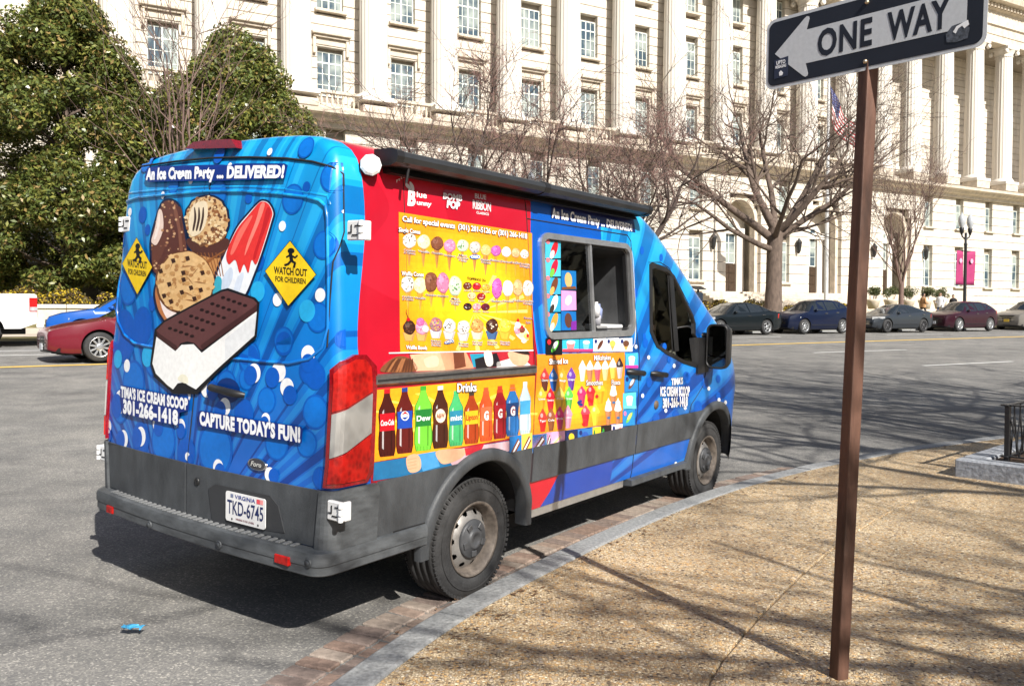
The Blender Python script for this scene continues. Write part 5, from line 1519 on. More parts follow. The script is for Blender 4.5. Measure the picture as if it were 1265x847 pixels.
for i, (x, y) in enumerate([(130, 690), (212, 690), (305, 672), (393, 680), (485, 690), (575, 680), (672, 680), (757, 680)]):
    c = [S(206, 158, 92), S(214, 164, 96), TUB, S(222, 220, 222), S(198, 200, 206), S(222, 206, 180), S(70, 104, 150), S(222, 176, 60)][i]
    PS(7, [(x - 40, y), (x + 42, y + 4), (x + 26, y + 58), (x - 24, y + 56)], tuple(q * .7 for q in c), 1); PS(7, [(x - 36, y), (x + 26, y + 3), (x + 16, y + 56), (x - 22, y + 54)], c, 2)
    b = [S(66, 38, 28), S(236, 150, 180), S(170, 120, 130), S(236, 230, 222), S(216, 210, 206), S(214, 150, 84), S(74, 42, 32), S(240, 196, 60)][i]
    sp_ = [[S(30, 18, 14), S(120, 80, 60)], [S(250, 200, 214), S(200, 90, 130)], [S(220, 60, 60), S(60, 90, 190), S(240, 220, 60), S(60, 150, 80)], [S(40, 36, 36)], [S(40, 28, 26), S(120, 90, 80)], [S(240, 200, 140), S(150, 84, 40)], [S(34, 18, 14), S(240, 230, 210)], [S(250, 224, 120), S(216, 150, 30)]][i]
    scoop(7, x, y - 34, 38, b, sp_, 3, ry=44, nsp=34 if i == 2 else 16)
    if i == 0: ES(7, x - 6, y - 84, 12, 12, S(190, 20, 36), 6); PS(7, [(x - 8, y - 92), (x - 22, y - 130), (x - 18, y - 150), (x - 15, y - 150), (x - 18, y - 130), (x - 4, y - 92)], S(110, 40, 30), 6)
    if i == 1: scoop(7, x - 10, y - 70, 24, S(240, 100, 160), [S(255, 170, 200)], 4.5); scoop(7, x + 24, y - 24, 22, S(246, 200, 204), [S(255, 240, 240)], 5)
    if i > 1: caption(7, ['', '', 'Rainbow|Sprinkle|Sundae', 'Sundae', 'Brownie|Sundae', 'Caramel|Sundae', 'Chocolate|Sundae', 'Pineapple|Sundae'][i], x, y + 78, 64, 11, .06)
ES(7, 390, 752, 34, 13, S(30, 100, 190), 8, rot=-.25); TS(7, 'OREO', 362, 764, 420, 752, 16, 16, WHT, 9, bold=.04)
ES(7, 868, 692, 64, 38, S(228, 226, 222), 2, rot=.85); ES(7, 868, 690, 56, 30, S(244, 226, 170), 3, rot=.85)
for (x, y, c) in ((840, 640, S(250, 250, 246)), (868, 672, S(120, 60, 44)), (898, 716, S(244, 190, 90)), (838, 680, S(240, 150, 170)), (880, 740, S(250, 240, 200))): scoop(7, x, y, 18, c, [S(200, 40, 50), S(90, 40, 30)], 4, nsp=8)
for (x, y) in ((842, 612), (868, 655), (905, 712)): ES(7, x, y, 8, 12, S(196, 24, 36), 6)
TS(7, 'Banana', 880, 600, 934, 606, 13, 13, S(90, 60, 90), 8, outline=WHT); TS(7, 'Split', 892, 630, 924, 634, 13, 13, S(90, 60, 90), 8, outline=WHT)
ds.build('menu_poster', van)

# ---- strip with people between poster and rail
ds = Decal(p_side, .0022, .0006)
SKIN, SKIN2 = S(226, 172, 138), S(206, 148, 114)
PS(4, [(100, 100), (112, 70), (150, 52), (200, 45), (585, 30), (585, 85), (300, 100)], S(176, 40, 52), 0)
PS(4, smooth([(104, 100), (128, 66), (165, 50), (205, 66), (212, 98)]), S(116, 70, 44), 1); 
for k in range(10): PS(4, smooth([(116 + 9 * k, 98), (136 + 7 * k, 66), (150 + 6 * k, 58), (142 + 7 * k, 70), (121 + 9 * k, 98)], 3), rp.choice((S(150, 98, 62), S(84, 48, 30))), 1.5)
PS(4, [(195, 46), (290, 38), (310, 96), (214, 98)], SKIN, 1); PS(4, [(290, 38), (372, 36), (398, 88), (308, 96)], SKIN2, 1.2); PS(4, smooth([(240, 60), (280, 50), (284, 80), (250, 86)]), S(236, 190, 160), 1.6)
PS(4, [(332, 38), (366, 36), (372, 84), (336, 92)], S(118, 64, 44), 2); PS(4, [(385, 44), (440, 42), (436, 82), (396, 86)], S(40, 140, 170), 1.5); PS(4, [(400, 60), (470, 40), (486, 82), (404, 90)], S(34, 30, 34), 2)
PS(4, smooth([(430, 38), (452, 36), (458, 76), (438, 80)]), S(230, 222, 214), 2.5); PS(4, [(470, 70), (520, 56), (560, 64), (584, 84), (470, 88)], S(226, 222, 220), 2); PS(4, smooth([(505, 40), (540, 34), (572, 50), (560, 78), (524, 76)]), SKIN, 3); PS(4, smooth([(510, 30), (560, 30), (574, 46), (540, 42)]), S(48, 34, 30), 3.5)
PS(3, [(150, 802), (690, 792), (690, 796), (150, 806)], WHT, 4)
# lower strip under the drinks
PS(4, [(82, 388), (520, 316), (520, 352), (380, 372), (320, 408), (78, 446)], S(30, 110, 160), 0)
PS(4, [(300, 352), (520, 318), (520, 350), (400, 368), (330, 398)], S(220, 180, 190), 1)
PS(4, smooth([(184, 372), (212, 360), (228, 376), (228, 408), (204, 420), (188, 410)]), SKIN, 2)
for k in range(4): PS(4, [(188, 378 + 10 * k), (216, 372 + 10 * k), (216, 374 + 10 * k), (188, 380 + 10 * k)], SKIN2, 2.5)
PS(4, [(216, 362), (276, 352), (290, 400), (236, 416)], S(70, 150, 206), 1.5); PS(4, smooth([(278, 352), (330, 344), (372, 346), (360, 372), (310, 392), (288, 384)]), SKIN, 2); PS(4, [(368, 342), (430, 330), (420, 352), (372, 366)], S(196, 40, 56), 2.4)
ds.build('people_print', van, kind='stuff')

# ---- drinks poster
ds = Decal(p_side, .0026, .0006)
hgrid(4, [(82, 386), (588, 298), (592, 112), (84, 158)], 0, lambda u, v: lerp3(S(244, 150, 28), S(250, 196, 34), max(0, 1 - math.hypot((u - .45) / .6, (v - .5) / .7))), 20, 8)
for k in range(12):
    a = R(180 / 12 * k * 2); PS(4, [(340, 230), (340 + 260 * math.cos(a), 230 + 70 * math.sin(a)), (340 + 260 * math.cos(a + .1), 230 + 70 * math.sin(a + .1))] if abs(math.sin(a)) < .9 else [(340, 230), (342, 232), (344, 230)], S(254, 214, 84), .6)
TS(4, 'Drinks', 343, 163, 404, 161, 26, 26, WHT, 9, bold=.03, outline=S(60, 34, 20), ow=.06)
BT = [(122, 155, 368, 22, S(66, 16, 14), S(196, 16, 34), S(196, 16, 34), 'Coca-Cola', 0), (178, 150, 358, 22, S(92, 22, 20), S(24, 60, 140), S(24, 70, 170), 'Pepsi', 0), (237, 145, 350, 23, S(110, 200, 60), S(60, 160, 50), S(30, 120, 50), 'Dew', 0),
      (291, 145, 342, 20, S(66, 30, 20), S(240, 236, 228), S(84, 40, 26), 'A&W', 0), (341, 160, 335, 19, S(70, 180, 110), S(70, 180, 110), S(40, 130, 160), 'mist', 0), (390, 165, 328, 19, S(176, 66, 26), S(70, 60, 50), S(240, 196, 40), 'Lipton', 0),
      (436, 150, 320, 17, S(228, 84, 40), S(226, 90, 50), S(236, 110, 70), 'G', 1), (480, 145, 312, 17, S(150, 24, 34), S(190, 60, 40), S(170, 30, 44), 'G', 1), (520, 140, 303, 17, S(40, 110, 180), S(220, 110, 40), S(30, 60, 110), 'G', 1), (560, 132, 297, 15, S(190, 214, 226), S(206, 224, 234), S(70, 160, 210), '', 0)]
for (x, y0, y1, w, liq, cap_, lab, nm, sport) in BT:
    w *= 1.12
    h = y1 - y0; sl = lambda dx: -dx * .10
    def BP(prof, col, lay):
        L_ = [(x - wx * w + 0, y0 + t * h + sl(-wx * w)) for wx, t in prof]; R_ = [(x + wx * w, y0 + t * h + sl(wx * w)) for wx, t in prof]
        PS(4, L_ + R_[::-1], col, lay)
    sil = [(.34, .06), (.36, .10), (.60, .20), (.94, .30), (1.0, .40), (.90, .52), (.90, .60), (1.0, .72), (1.0, .88), (.88, .97), (.8, 1.0)]
    BP([(a * 1.12, t) for a, t in sil], tuple(c * .45 for c in liq), 1); BP(sil, liq, 2)
    PS(4, [(x - w * .62, y0 + h * .34), (x - w * .40, y0 + h * .30), (x - w * .44, y0 + h * .9), (x - w * .66, y0 + h * .88)], lerp3(liq, WHT, .45), 3)
    PS(4, [(x + w * .5, y0 + h * .40), (x + w * .66, y0 + h * .40), (x + w * .62, y0 + h * .92), (x + w * .48, y0 + h * .92)], tuple(c * .5 for c in liq), 3)
    BP([(.38, 0.0), (.38, .065)], cap_, 3)
    if sport: BP([(.5, .07), (.5, .13)], cap_, 3)
    for k in range(5): PS(4, [(x - w * .8 + k * w * .4, y0 + h * .93), (x - w * .7 + k * w * .4, y0 + h * .93), (x - w * .72 + k * w * .4, y0 + h * .995), (x - w * .78 + k * w * .4, y0 + h * .995)], tuple(c * .6 for c in liq), 3)
    BP([(.97, .36), (.93, .44), (.92, .56), (.95, .62)], lab, 4)
    if nm == 'G': TS(4, 'G', x - 7, y0 + h * .60, x + 7, y0 + h * .60 - 1, 26, 26, WHT, 6, bold=.05, outline=S(230, 90, 40))
    elif nm == 'Pepsi':
        ES(4, x, y0 + h * .43, 13, 15, WHT, 5); PS(4, [(x - 12, y0 + h * .42), (x, y0 + h * .36), (x + 12, y0 + h * .41), (x, y0 + h * .40)], S(200, 20, 40), 6); PS(4, [(x - 12, y0 + h * .45), (x, y0 + h * .45), (x + 12, y0 + h * .44), (x, y0 + h * .49)], S(24, 60, 150), 6)
    elif nm == 'A&W': ES(4, x, y0 + h * .48, 16, 22, S(240, 226, 200), 5); TS(4, 'A&W', x - 13, y0 + h * .52, x + 13, y0 + h * .52 - 2, 15, 15, S(150, 60, 30), 6, bold=.03)
    elif nm: TS(4, nm, x - w * .85, y0 + h * .54 + 1, x + w * .85, y0 + h * .54 - 3, 17, 17, WHT if nm != 'Lipton' else S(200, 30, 40), 6, bold=.02, shear=.2 if nm == 'Coca-Cola' else 0)
ds.build('drinks_poster', van)

# ---- shaved ice poster
ds = Decal(p_side, .0026, .0006)
hgrid(8, [(14, 672), (602, 592), (616, 132), (40, 146)], 0, lambda u, v: lerp3(S(240, 140, 36), S(252, 212, 40), max(0, 1 - math.hypot((u - .42) / .5, (v - .38) / .45))), 18, 14)
TS(8, 'Shaved Ice', 118, 210, 240, 204, 36, 34, WHT, 9, bold=.02, outline=S(90, 50, 40), ow=.06); TS(8, 'Milkshakes', 412, 185, 520, 180, 34, 32, WHT, 9, bold=.01, outline=S(90, 50, 40), ow=.06)
TS(8, 'Smoothies', 360, 348, 468, 344, 34, 32, WHT, 9, bold=.01, outline=S(90, 50, 40), ow=.06); TS(8, 'Floats', 526, 344, 582, 342, 32, 30, WHT, 9, bold=.01, outline=S(90, 50, 40), ow=.06)
def cup(x, y, w, h, ice, cupc, lay=2, name=None, dome=1.0):
    PS(8, [(x - w, y - h * .05), (x + w, y - h * .07), (x + w * .55, y + h * .5), (x - w * .50, y + h * .52)], cupc, lay); PS(8, [(x + w * .35, y - h * .05), (x + w, y - h * .07), (x + w * .55, y + h * .5), (x + w * .2, y + h * .5)], tuple(c * .7 for c in cupc), lay + .4)
    P = smooth([(x - w, y - h * .03), (x - w * .95, y - h * .2), (x - w * .4, y - h * .38 * dome), (x + w * .05, y - h * .5 * dome), (x + w * .5, y - h * .36 * dome), (x + w * 1.0, y - h * .18), (x + w, y - h * .04)], 4)
    PS(8, P, ice, lay + .8); ES(8, x - w * .25, y - h * .2, w * .35, h * .1, lerp3(ice, WHT, .35), lay + 1.2)
    if name: TS(8, name, x - w * .8, y + h * .08, x + w * .8, y + h * .07, 14, 14, WHT, lay + 3, bold=.01)
SI = [(92, 310, S(206, 60, 60), S(96, 50, 40), 'Cherry'), (148, 310, S(40, 110, 190), S(30, 90, 170), 'Blue'), (208, 312, S(240, 160, 50), S(240, 150, 50), 'Mango'), (265, 305, S(110, 66, 170), S(100, 60, 160), 'Grape'), (72, 432, S(196, 186, 60), S(240, 160, 40), 'Lime'), (130, 440, S(206, 30, 46), S(206, 36, 50), 'Strawberry'), (190, 430, S(226, 206, 110), S(244, 190, 50), 'Pina'), (250, 430, S(96, 196, 80), S(96, 190, 80), 'Green'), (78, 575, S(230, 60, 50), S(220, 40, 40), 'Tiger'), (133, 570, S(150, 84, 54), S(140, 80, 50), 'Cola'), (190, 560, S(226, 40, 120), S(220, 40, 120), 'Pink'), (243, 552, S(240, 150, 180), S(240, 150, 180), 'Cotton')]
for (x, y, a, b, nm) in SI: cup(x, y, 26, 150, a, b, 2, nm)
for (x, y, c) in ((338, 250, S(240, 238, 232)), (387, 250, S(196, 130, 96)), (437, 248, S(232, 90, 110)), (487, 245, S(236, 214, 150)), (537, 235, S(230, 206, 90)), (582, 232, S(200, 190, 190))): cup(x, y, 21, 140, S(246, 240, 232) if x != 582 else S(50, 36, 36), c, 2, None, .95)
for (x, y, a, b) in ((333, 415, S(220, 50, 110), S(206, 60, 110)), (393, 405, S(214, 40, 50), S(220, 60, 60)), (455, 390, S(240, 190, 50), S(240, 170, 40)), (358, 540, S(232, 70, 90), S(214, 40, 56)), (420, 535, S(250, 214, 70), S(248, 206, 60))): cup(x, y, 26, 150, a, b, 3, None, .85)
for (x, y) in ((318, 470), (325, 452), (330, 474), (312, 458)): ES(8, x, y, 9, 10, S(36, 60, 130), 6)
for (x, y) in ((380, 440), (398, 452), (345, 600), (432, 420)): ES(8, x, y, 10, 12, S(206, 30, 40), 6)
for (x, y) in ((540, 420), (507, 520), (570, 520)):
    cup(x, y, 20, 180, S(248, 240, 224), S(190, 130, 90), 3, None, 1.0)
    for k in range(3): ES(8, x, y - 60 + 24 * k, 16 - 2 * k, 12, S(252, 246, 234), 5 + .2 * k)
    ES(8, x + 2, y + 40, 10, 8, S(60, 110, 170), 6)
ds.build('drinks_menu', van)

# ---- small stickers round the poster
ds = Decal(p_side, .0060, .0007)
def sticker(zz, q, bg, fn=None, a=WHT, b=S(120, 70, 45), c=S(230, 60, 70)):
    PS(zz, q, bg, 0)
    cx = sum(p[0] for p in q) / 4; cy = sum(p[1] for p in q) / 4; w = abs(q[1][0] - q[0][0]) / 2; h = abs(q[2][1] - q[1][1]) / 2
    if fn == 'bar': ES(zz, cx + w * .1, cy, w * .28, h * .78, a, 1, rot=.5); ES(zz, cx + w * .1, cy - h * .15, w * .22, h * .5, b, 2, rot=.5); ES(zz, cx - w * .6, cy - h * .5, w * .22, h * .3, c, 1)
    elif fn == 'cone': PS(zz, [(cx - w * .4, cy), (cx + w * .4, cy), (cx, cy + h * .9)], S(226, 170, 90), 1); ES(zz, cx, cy - h * .2, w * .46, h * .45, a, 2); ES(zz, cx - w * .6, cy - h * .5, w * .2, h * .3, c, 2)
    elif fn == 'cup': PS(zz, [(cx - w * .5, cy - h * .3), (cx + w * .5, cy - h * .4), (cx + w * .3, cy + h * .8), (cx - w * .35, cy + h * .8)], a, 1); ES(zz, cx, cy - h * .38, w * .52, h * .26, b, 2); PS(zz, [(cx - w, cy + h * .6), (cx + w, cy + h * .6), (cx + w, cy + h), (cx - w, cy + h)], c, 3)
    elif fn == 'sand': PS(zz, [(cx - w * .8, cy + h * .5), (cx + w * .4, cy - h * .8), (cx + w * .8, cy - h * .3), (cx - w * .3, cy + h * .9)], b, 1); PS(zz, [(cx - w * .6, cy + h * .55), (cx + w * .5, cy - h * .6), (cx + w * .62, cy - h * .45), (cx - w * .45, cy + h * .72)], a, 2)
BLU, NV2 = S(24, 120, 196), S(20, 40, 110)
top = [(97, 205, S(24, 22, 26), 'bar', S(90, 190, 70), S(240, 240, 240), S(220, 40, 50)), (205, 315, S(56, 180, 214), 'cup', S(236, 130, 130), S(250, 240, 240), S(230, 70, 90)), (318, 405, S(40, 160, 210), 'cup', S(120, 214, 236), S(240, 250, 250), S(200, 60, 120)), (408, 490, S(226, 230, 236), 'bar', S(110, 64, 46), S(90, 50, 36), NV2), (492, 575, S(230, 232, 238), 'cone', S(244, 200, 90), WHT, NV2), (578, 665, S(222, 226, 232), 'cone', S(110, 70, 50), WHT, NV2)]
for i, (x0, x1, bg, fn, a, b, c) in enumerate(top):
    y0 = 40 + (1 if i else 0); y1 = 128 if i else 150
    sticker(8, [(x0, y1), (x1, y1 - 1), (x1, y0 - 4), (x0, y0)], bg, fn, a, b, c)
for (x0, x1, y0, y1, bg, fn, a, b, c) in [(618, 700, 142, 240, S(70, 180, 220), 'cup', WHT, S(250, 236, 190), S(200, 60, 160)), (612, 700, 285, 395, S(40, 130, 200), 'bar', S(110, 64, 46), S(200, 206, 216), NV2), (602, 688, 400, 505, S(90, 200, 226), 'cup', S(246, 200, 206), WHT, S(110, 206, 226)), (600, 680, 510, 615, S(36, 140, 206), 'bar', S(120, 200, 90), S(240, 220, 120), S(230, 120, 180)),
      (10, 100, 672, 792, BLU, 'sand', WHT, S(120, 70, 50), S(220, 60, 60)), (102, 222, 656, 778, S(236, 170, 214), 'sand', S(250, 220, 150), S(240, 190, 220), WHT), (224, 304, 645, 756, S(26, 40, 80), 'cone', S(240, 206, 50), WHT, NV2), (306, 402, 636, 742, S(50, 120, 190), 'cone', S(40, 90, 180), S(236, 214, 180), NV2),
      (404, 458, 622, 808, S(246, 214, 50), 'bar', S(120, 210, 190), S(240, 190, 60), S(60, 130, 60)), (460, 526, 612, 800, S(36, 26, 26), 'bar', S(210, 40, 40), S(246, 226, 210), S(50, 150, 60)), (528, 600, 606, 716, S(236, 226, 232), 'bar', S(236, 130, 120), S(240, 150, 150), NV2), (598, 690, 624, 740, S(40, 84, 170), 'sand', WHT, S(60, 120, 206), S(240, 220, 200))]:
    sl = (x1 - x0) * .10
    sticker(8, [(x0, y1), (x1, y1 - sl), (x1, y0 - sl), (x0, y0)], bg, fn, a, b, c)
for (x0, x1, y0, y1, bg) in [(510, 548, 305, 375, BLU), (548, 582, 298, 362, S(244, 206, 90)), (584, 624, 300, 360, S(236, 170, 210)), (624, 642, 296, 350, S(70, 170, 210))]:
    sticker(4, [(x0, y1), (x1, y1 - 5), (x1, y0 - 5), (x0, y0)], bg, 'sand', WHT, S(120, 70, 50), S(220, 60, 60))
ds.build('sticker', van, kind='stuff')
# ================================================================== the stone building across the avenue
M_STONE = mat('limestone', (0.60, 0.545, 0.47), 0.85, var=0.17, scale=2.2, bump=0.15, bscale=12, streak=(1, 1, .3))
M_STONE2 = mat('limestone_column', (0.68, 0.635, 0.57), 0.85, var=0.07, scale=0.8, streak=(1, 1, .15))
M_JNT = mat('stone_joint', (0.30, 0.26, 0.21), 0.9, var=0.15, scale=3)
M_TRIM = mat('stone_trim', (0.56, 0.49, 0.40), 0.85, var=0.22, scale=2.2, bump=0.15)
M_WFR = mat('window_paint', (0.62, 0.66, 0.62), 0.5, var=0.06)
M_BRZ = mat('bronze_door', (0.07, 0.045, 0.03), 0.45, 0.4, var=0.3)
def pane_mat():
    m, t, b = new_mat('window_pane')
    tc = t.nodes.new('ShaderNodeTexCoord'); n = t.nodes.new('ShaderNodeTexNoise'); n.inputs['Scale'].default_value = .8; n.inputs['Detail'].default_value = 2
    ob = t.nodes.new('ShaderNodeObjectInfo'); ad = t.nodes.new('ShaderNodeVectorMath'); ad.operation = 'ADD'
    t.links.new(tc.outputs['Object'], ad.inputs[0]); t.links.new(ob.outputs['Location'], ad.inputs[1]); t.links.new(ad.outputs[0], n.inputs['Vector'])
    r = t.nodes.new('ShaderNodeValToRGB'); e = r.color_ramp.elements
    e[0].position, e[0].color = .40, (.045, .075, .10, 1); e[1].position, e[1].color = .62, (.30, .34, .32, 1)
    t.links.new(n.outputs['Fac'], r.inputs['Fac']); t.links.new(r.outputs['Color'], b.inputs['Base Color'])
    b.inputs['Roughness'].default_value = .06; b.inputs['Specular IOR Level'].default_value = .8
    return m
M_PANE = pane_mat()
NW, NC = 51.05, 50.0                # wall plane and column front plane
BL = empty('government_building', sn(0, NW, 0), AV_RZ, 'long pale stone building with tall columns and many windows across the avenue', 'building')
# local frame of the building: x = s, y = n - NW (positive into the building), z up
PITCHB, CW0, S0 = 4.88, 1.79, 17.88
def bb(mb, s0, s1, y0, y1, z0, z1): return mb.box((s0, y0, z0), (s1, y1, z1))
SA, SB = -26.0, 112.0
Z_BASE, Z_BELT0, Z_BELT1, Z_COL0, Z_COL1, Z_TOP = 1.6, 13.1, 14.1, 15.1, 28.7, 34.0
cols = [S0 + PITCHB * k for k in range(-9, 20)]
cols = [c for c in cols if SA < c < SB - 2]
bays = [(a + CW0, b) for a, b in zip(cols, cols[1:])]
ARCH = [(48.8, 52.7), (58.5, 62.6), (68.3, 72.3)]
openings = []                       # (s0, s1, z0, z1, kind)
for a, b in bays:
    c = (a + b) / 2
    if c < 66: openings += [(c - .84, c + .84, 15.35, 18.05, 'big'), (c - .84, c + .84, 20.6, 23.4, 'big'), (c - .84, c + .84, 25.6, 28.2, 'big')]
    if not any(x0 - 1.2 < c < x1 + 1.2 for x0, x1 in ARCH):
        openings += [(c - .62, c + .62, 10.1, 12.5, 'small')]
        openings += [(c - .70, c + .70, 4.4, 7.8, 'tall')]
arch_open = [(x0, x1, 3.4, 9.5, 'arch') for x0, x1 in ARCH]
# backing wall: one slab behind, with the reveals left open by a second sheet of courses in front
mb = MB(); SP_ = 66.6            # right of SP_ a deep porch stands behind the free columns
xs0 = SA
for (x0, x1) in ARCH + [(SB, SB)]:
    bb(mb, xs0, x0, .42, 6, 0.4, 11.6); xs0 = x1
bb(mb, SA, SP_, .42, 6, 11.6, Z_BELT1 + .02); bb(mb, SA, SP_, 1.32, 6.5, Z_BELT1, Z_TOP); bb(mb, SA, SP_, .3, 6.5, Z_COL1, Z_TOP); bb(mb, SP_, SB, .42, 6.5, 11.6, Z_BELT1 + .02); bb(mb, SP_, SB, 4.42, 7, Z_BELT1, Z_TOP); bb(mb, SP_, SB, .3, 7, Z_COL1, Z_TOP)
mb.build('wall', M_JNT, BL)
mb = MB(); bb(mb, SA, SB, -.05, .40, 0.4, 1.9); mb.build('plinth', M_TRIM, BL)
segs = []
def courses(z0, z1, h, front, ops, SA=SA, SB=SB):
    z = z0
    while z < z1 - .05:
        t = min(z + h, z1)
        edges = [(SA, SB)]
        for (a, b, oz0, oz1, k) in ops:
            if k == 'arch':
                cz, r = 9.5, (b - a) / 2; m_ = (a + b) / 2
                if z >= cz + r or t <= oz0: continue
                zz = z if z > cz else cz
                hw_ = r if t <= cz + .01 else math.sqrt(max(0, r * r - max(0, zz - cz) ** 2))
                a2, b2 = m_ - hw_, m_ + hw_
            else:
                if z >= oz1 - .02 or t <= oz0 + .02: continue
                a2, b2 = a, b
            new = []
            for (p, q) in edges:
                if b2 <= p or a2 >= q: new.append((p, q)); continue
                if a2 > p: new.append((p, a2))
                if b2 < q: new.append((b2, q))
            edges = new
        for (p, q) in edges:
            if q - p > .05: segs.append((p, q, z + .018, t - .018, front))
        z = t
allops = openings + arch_open
courses(1.9, Z_BELT0, .80, 0.0, allops)
courses(Z_COL0 - .9, Z_COL1, .68, .90, openings, SA, SP_)
courses(Z_COL0 - .9, Z_COL1, .68, 4.0, openings, SP_ + .4, SB)
# split long base courses at bay lines so that each is a stone run between openings; keep the largest in view as parts
def seen(sg):
    s = (sg[0] + sg[1]) / 2; q = sn(s, NW); return (sg[1] - sg[0]) * (sg[3] - sg[2]) / q.length_squared if (-4 < s < 92 and q.y > 5) else 0
segs.sort(key=seen, reverse=True)
for i, (p, q, z0, z1, fr) in enumerate(segs[:290]):
    mb = MB(); mb.bevbox((p, fr, z0), (q, fr + .44, z1), .025); mb.build('stone_course', M_STONE, BL)
mb = MB()
for (p, q, z0, z1, fr) in segs[290:]: mb.bevbox((p, fr, z0), (q, fr + .44, z1), .025)
mb.build('stone_courses', M_STONE, BL, kind='stuff')
# windows
def win_meshes(w, h, nu, nv, mid):
    fr = MB(); t = .07
    fr.box((-w, 0, 0), (-w + t, .06, h)); fr.box((w - t, 0, 0), (w, .06, h)); fr.box((-w + t, 0, 0), (w - t, .06, t)); fr.box((-w + t, 0, h - t), (w - t, .06, h))
    for i in range(1, nu):
        x = -w + 2 * w * i / nu; q = .045 if (mid and i == nu // 2) else .022; fr.box((x - q, .005, t), (x + q, .055, h - t))
    for j in range(1, nv):
        z = h * j / nv; q = .05 if j == nv - (1 if nv < 4 else 1) and mid else .02; fr.box((-w + t, .012, z - q), (w - t, .048, z + q))
    pn = MB(); pn.box((-w + .01, .03, .01), (w - .01, .034, h - .01))
    sl = MB(); sl.bevbox((-w - .18, -.62, -.20), (w + .18, 0, -.02), .02)
    f, p, s = fr.mesh('frame'), pn.mesh('pane'), sl.mesh('sill')
    f.materials.append(M_WFR); p.materials.append(M_PANE); s.materials.append(M_TRIM)
    return f, p, s
WM = {'big': win_meshes(.84, 2.75, 4, 4, True), 'small': win_meshes(.62, 2.4, 2, 3, False), 'tall': win_meshes(.70, 3.4, 2, 4, True)}
for (a, b, z0, z1, k) in openings:
    if not (-6 < a < 95): continue
    f, p, s = WM[k]
    w = empty('window', ((a + b) / 2, .36 if k != 'big' else 1.24, z0)); w.parent = BL
    link('frame', f, w); link('pane', p, w)
    if k != 'big' or z0 > 20: link('sill', s, w)
# hoods on brackets over the first row of big windows
hm = MB(); hm.bevbox((-1.25, -.42, .62), (1.25, .0, .80), .03); hm.bevbox((-1.12, -.26, .46), (1.12, .0, .62), .02); hm.bevbox((-1.0, -.08, .05), (1.0, .05, .44), .02)
for sg in (-1, 1): hm.bevbox((sg * 1.06 - .10, -.22, -.55), (sg * 1.06 + .10, .0, .45), .03)
hm_me = hm.mesh('window_hood'); hm_me.materials.append(M_TRIM)
bal = MB()
bal.bevbox((-1.55, -.62, .95), (1.55, -.30, 1.15), .03); bal.bevbox((-1.55, -.60, 0), (1.55, -.32, .22), .02)
prf = [(.05, .22), (.09, .26), (.055, .34), (.10, .50), (.085, .62), (.045, .80), (.08, .88), (.08, .95)]
for k in range(9): bal.lathe(prf, 10, 0, Matrix.Translation((-1.36 + k * .34, -.46, 0)))
bal_me = bal.mesh('balustrade'); bal_me.materials.append(M_TRIM)
for a, b in bays:
    c = (a + b) / 2
    if not (-6 < c < 66): continue
    link('window_hood', hm_me, BL, loc=(c, .92, 18.35))
    link('balustrade', bal_me, BL, loc=((a + b) / 2, 0, Z_BELT1 + .02))
# free-standing fluted columns in front of the wall
W2 = CW0 / 2
rc = MB(); nfl = 20; rr = .90
def flut(a, r): return r - .045 * abs(math.sin(a * nfl / 2)) ** .7
hcol = Z_COL1 - Z_COL0
for (z0, r0, z1, r1) in ((0.35, rr, hcol * .35, rr * .985), (hcol * .35, rr * .985, hcol - 1.0, rr * .86)):
    K = 120; vs = []
    for (z, r) in ((z0, r0), (z1, r1)):
        for k in range(K): a = 2 * PI * k / K; q = flut(a, r); vs.append((q * math.cos(a), q * math.sin(a), z))
    rc.add(vs, [(k, (k + 1) % K, K + (k + 1) % K, K + k) for k in range(K)], smooth=True)
rc.lathe([(rr + .16, 0), (rr + .2, .1), (rr + .16, .2), (rr + .06, .26), (rr + .08, .33), (rr, .36)], 32)
rc.bevbox((-rr - .24, -rr - .24, -.3), (rr + .24, rr + .24, .0), .02)
rc.lathe([(rr * .86, hcol - 1.0), (rr * .93, hcol - .92), (rr * .88, hcol - .85), (rr * .9, hcol - .7), (rr * 1.12, hcol - .35)], 32)
rc.bevbox((-rr - .1, -rr - .1, hcol - .35), (rr + .1, rr + .1, hcol), .03)
for sg in (-1, 1):
    for sy in (-1, 1): rc.lathe([(.0001, -.14), (.2, -.14), (.24, -.1), (.24, .1), (.2, .14), (.0001, .14)], 14, 0, Matrix.Translation((sg * (rr + .02), sy * (rr - .1), hcol - .55)) @ Matrix.Rotation(PI / 2, 4, 'X'))
rc_me = rc.mesh('column'); rc_me.materials.append(M_STONE2)
for k, c in enumerate(cols):
    link('column', rc_me, BL, loc=(c + CW0 / 2 - (.6 if c > 67 else 0), -.15, Z_COL0))
    if c < 66: MB().bevbox((c - .16, -1.18, Z_BELT1), (c + CW0 + .16, .30, Z_COL0 - .56), .03).build('pedestal', M_TRIM, BL)
    else: MB().bevbox((c - .75, -1.25, Z_BELT1), (c + 1.35, .30, Z_COL0 - .31), .03).build('pedestal', M_TRIM, BL)
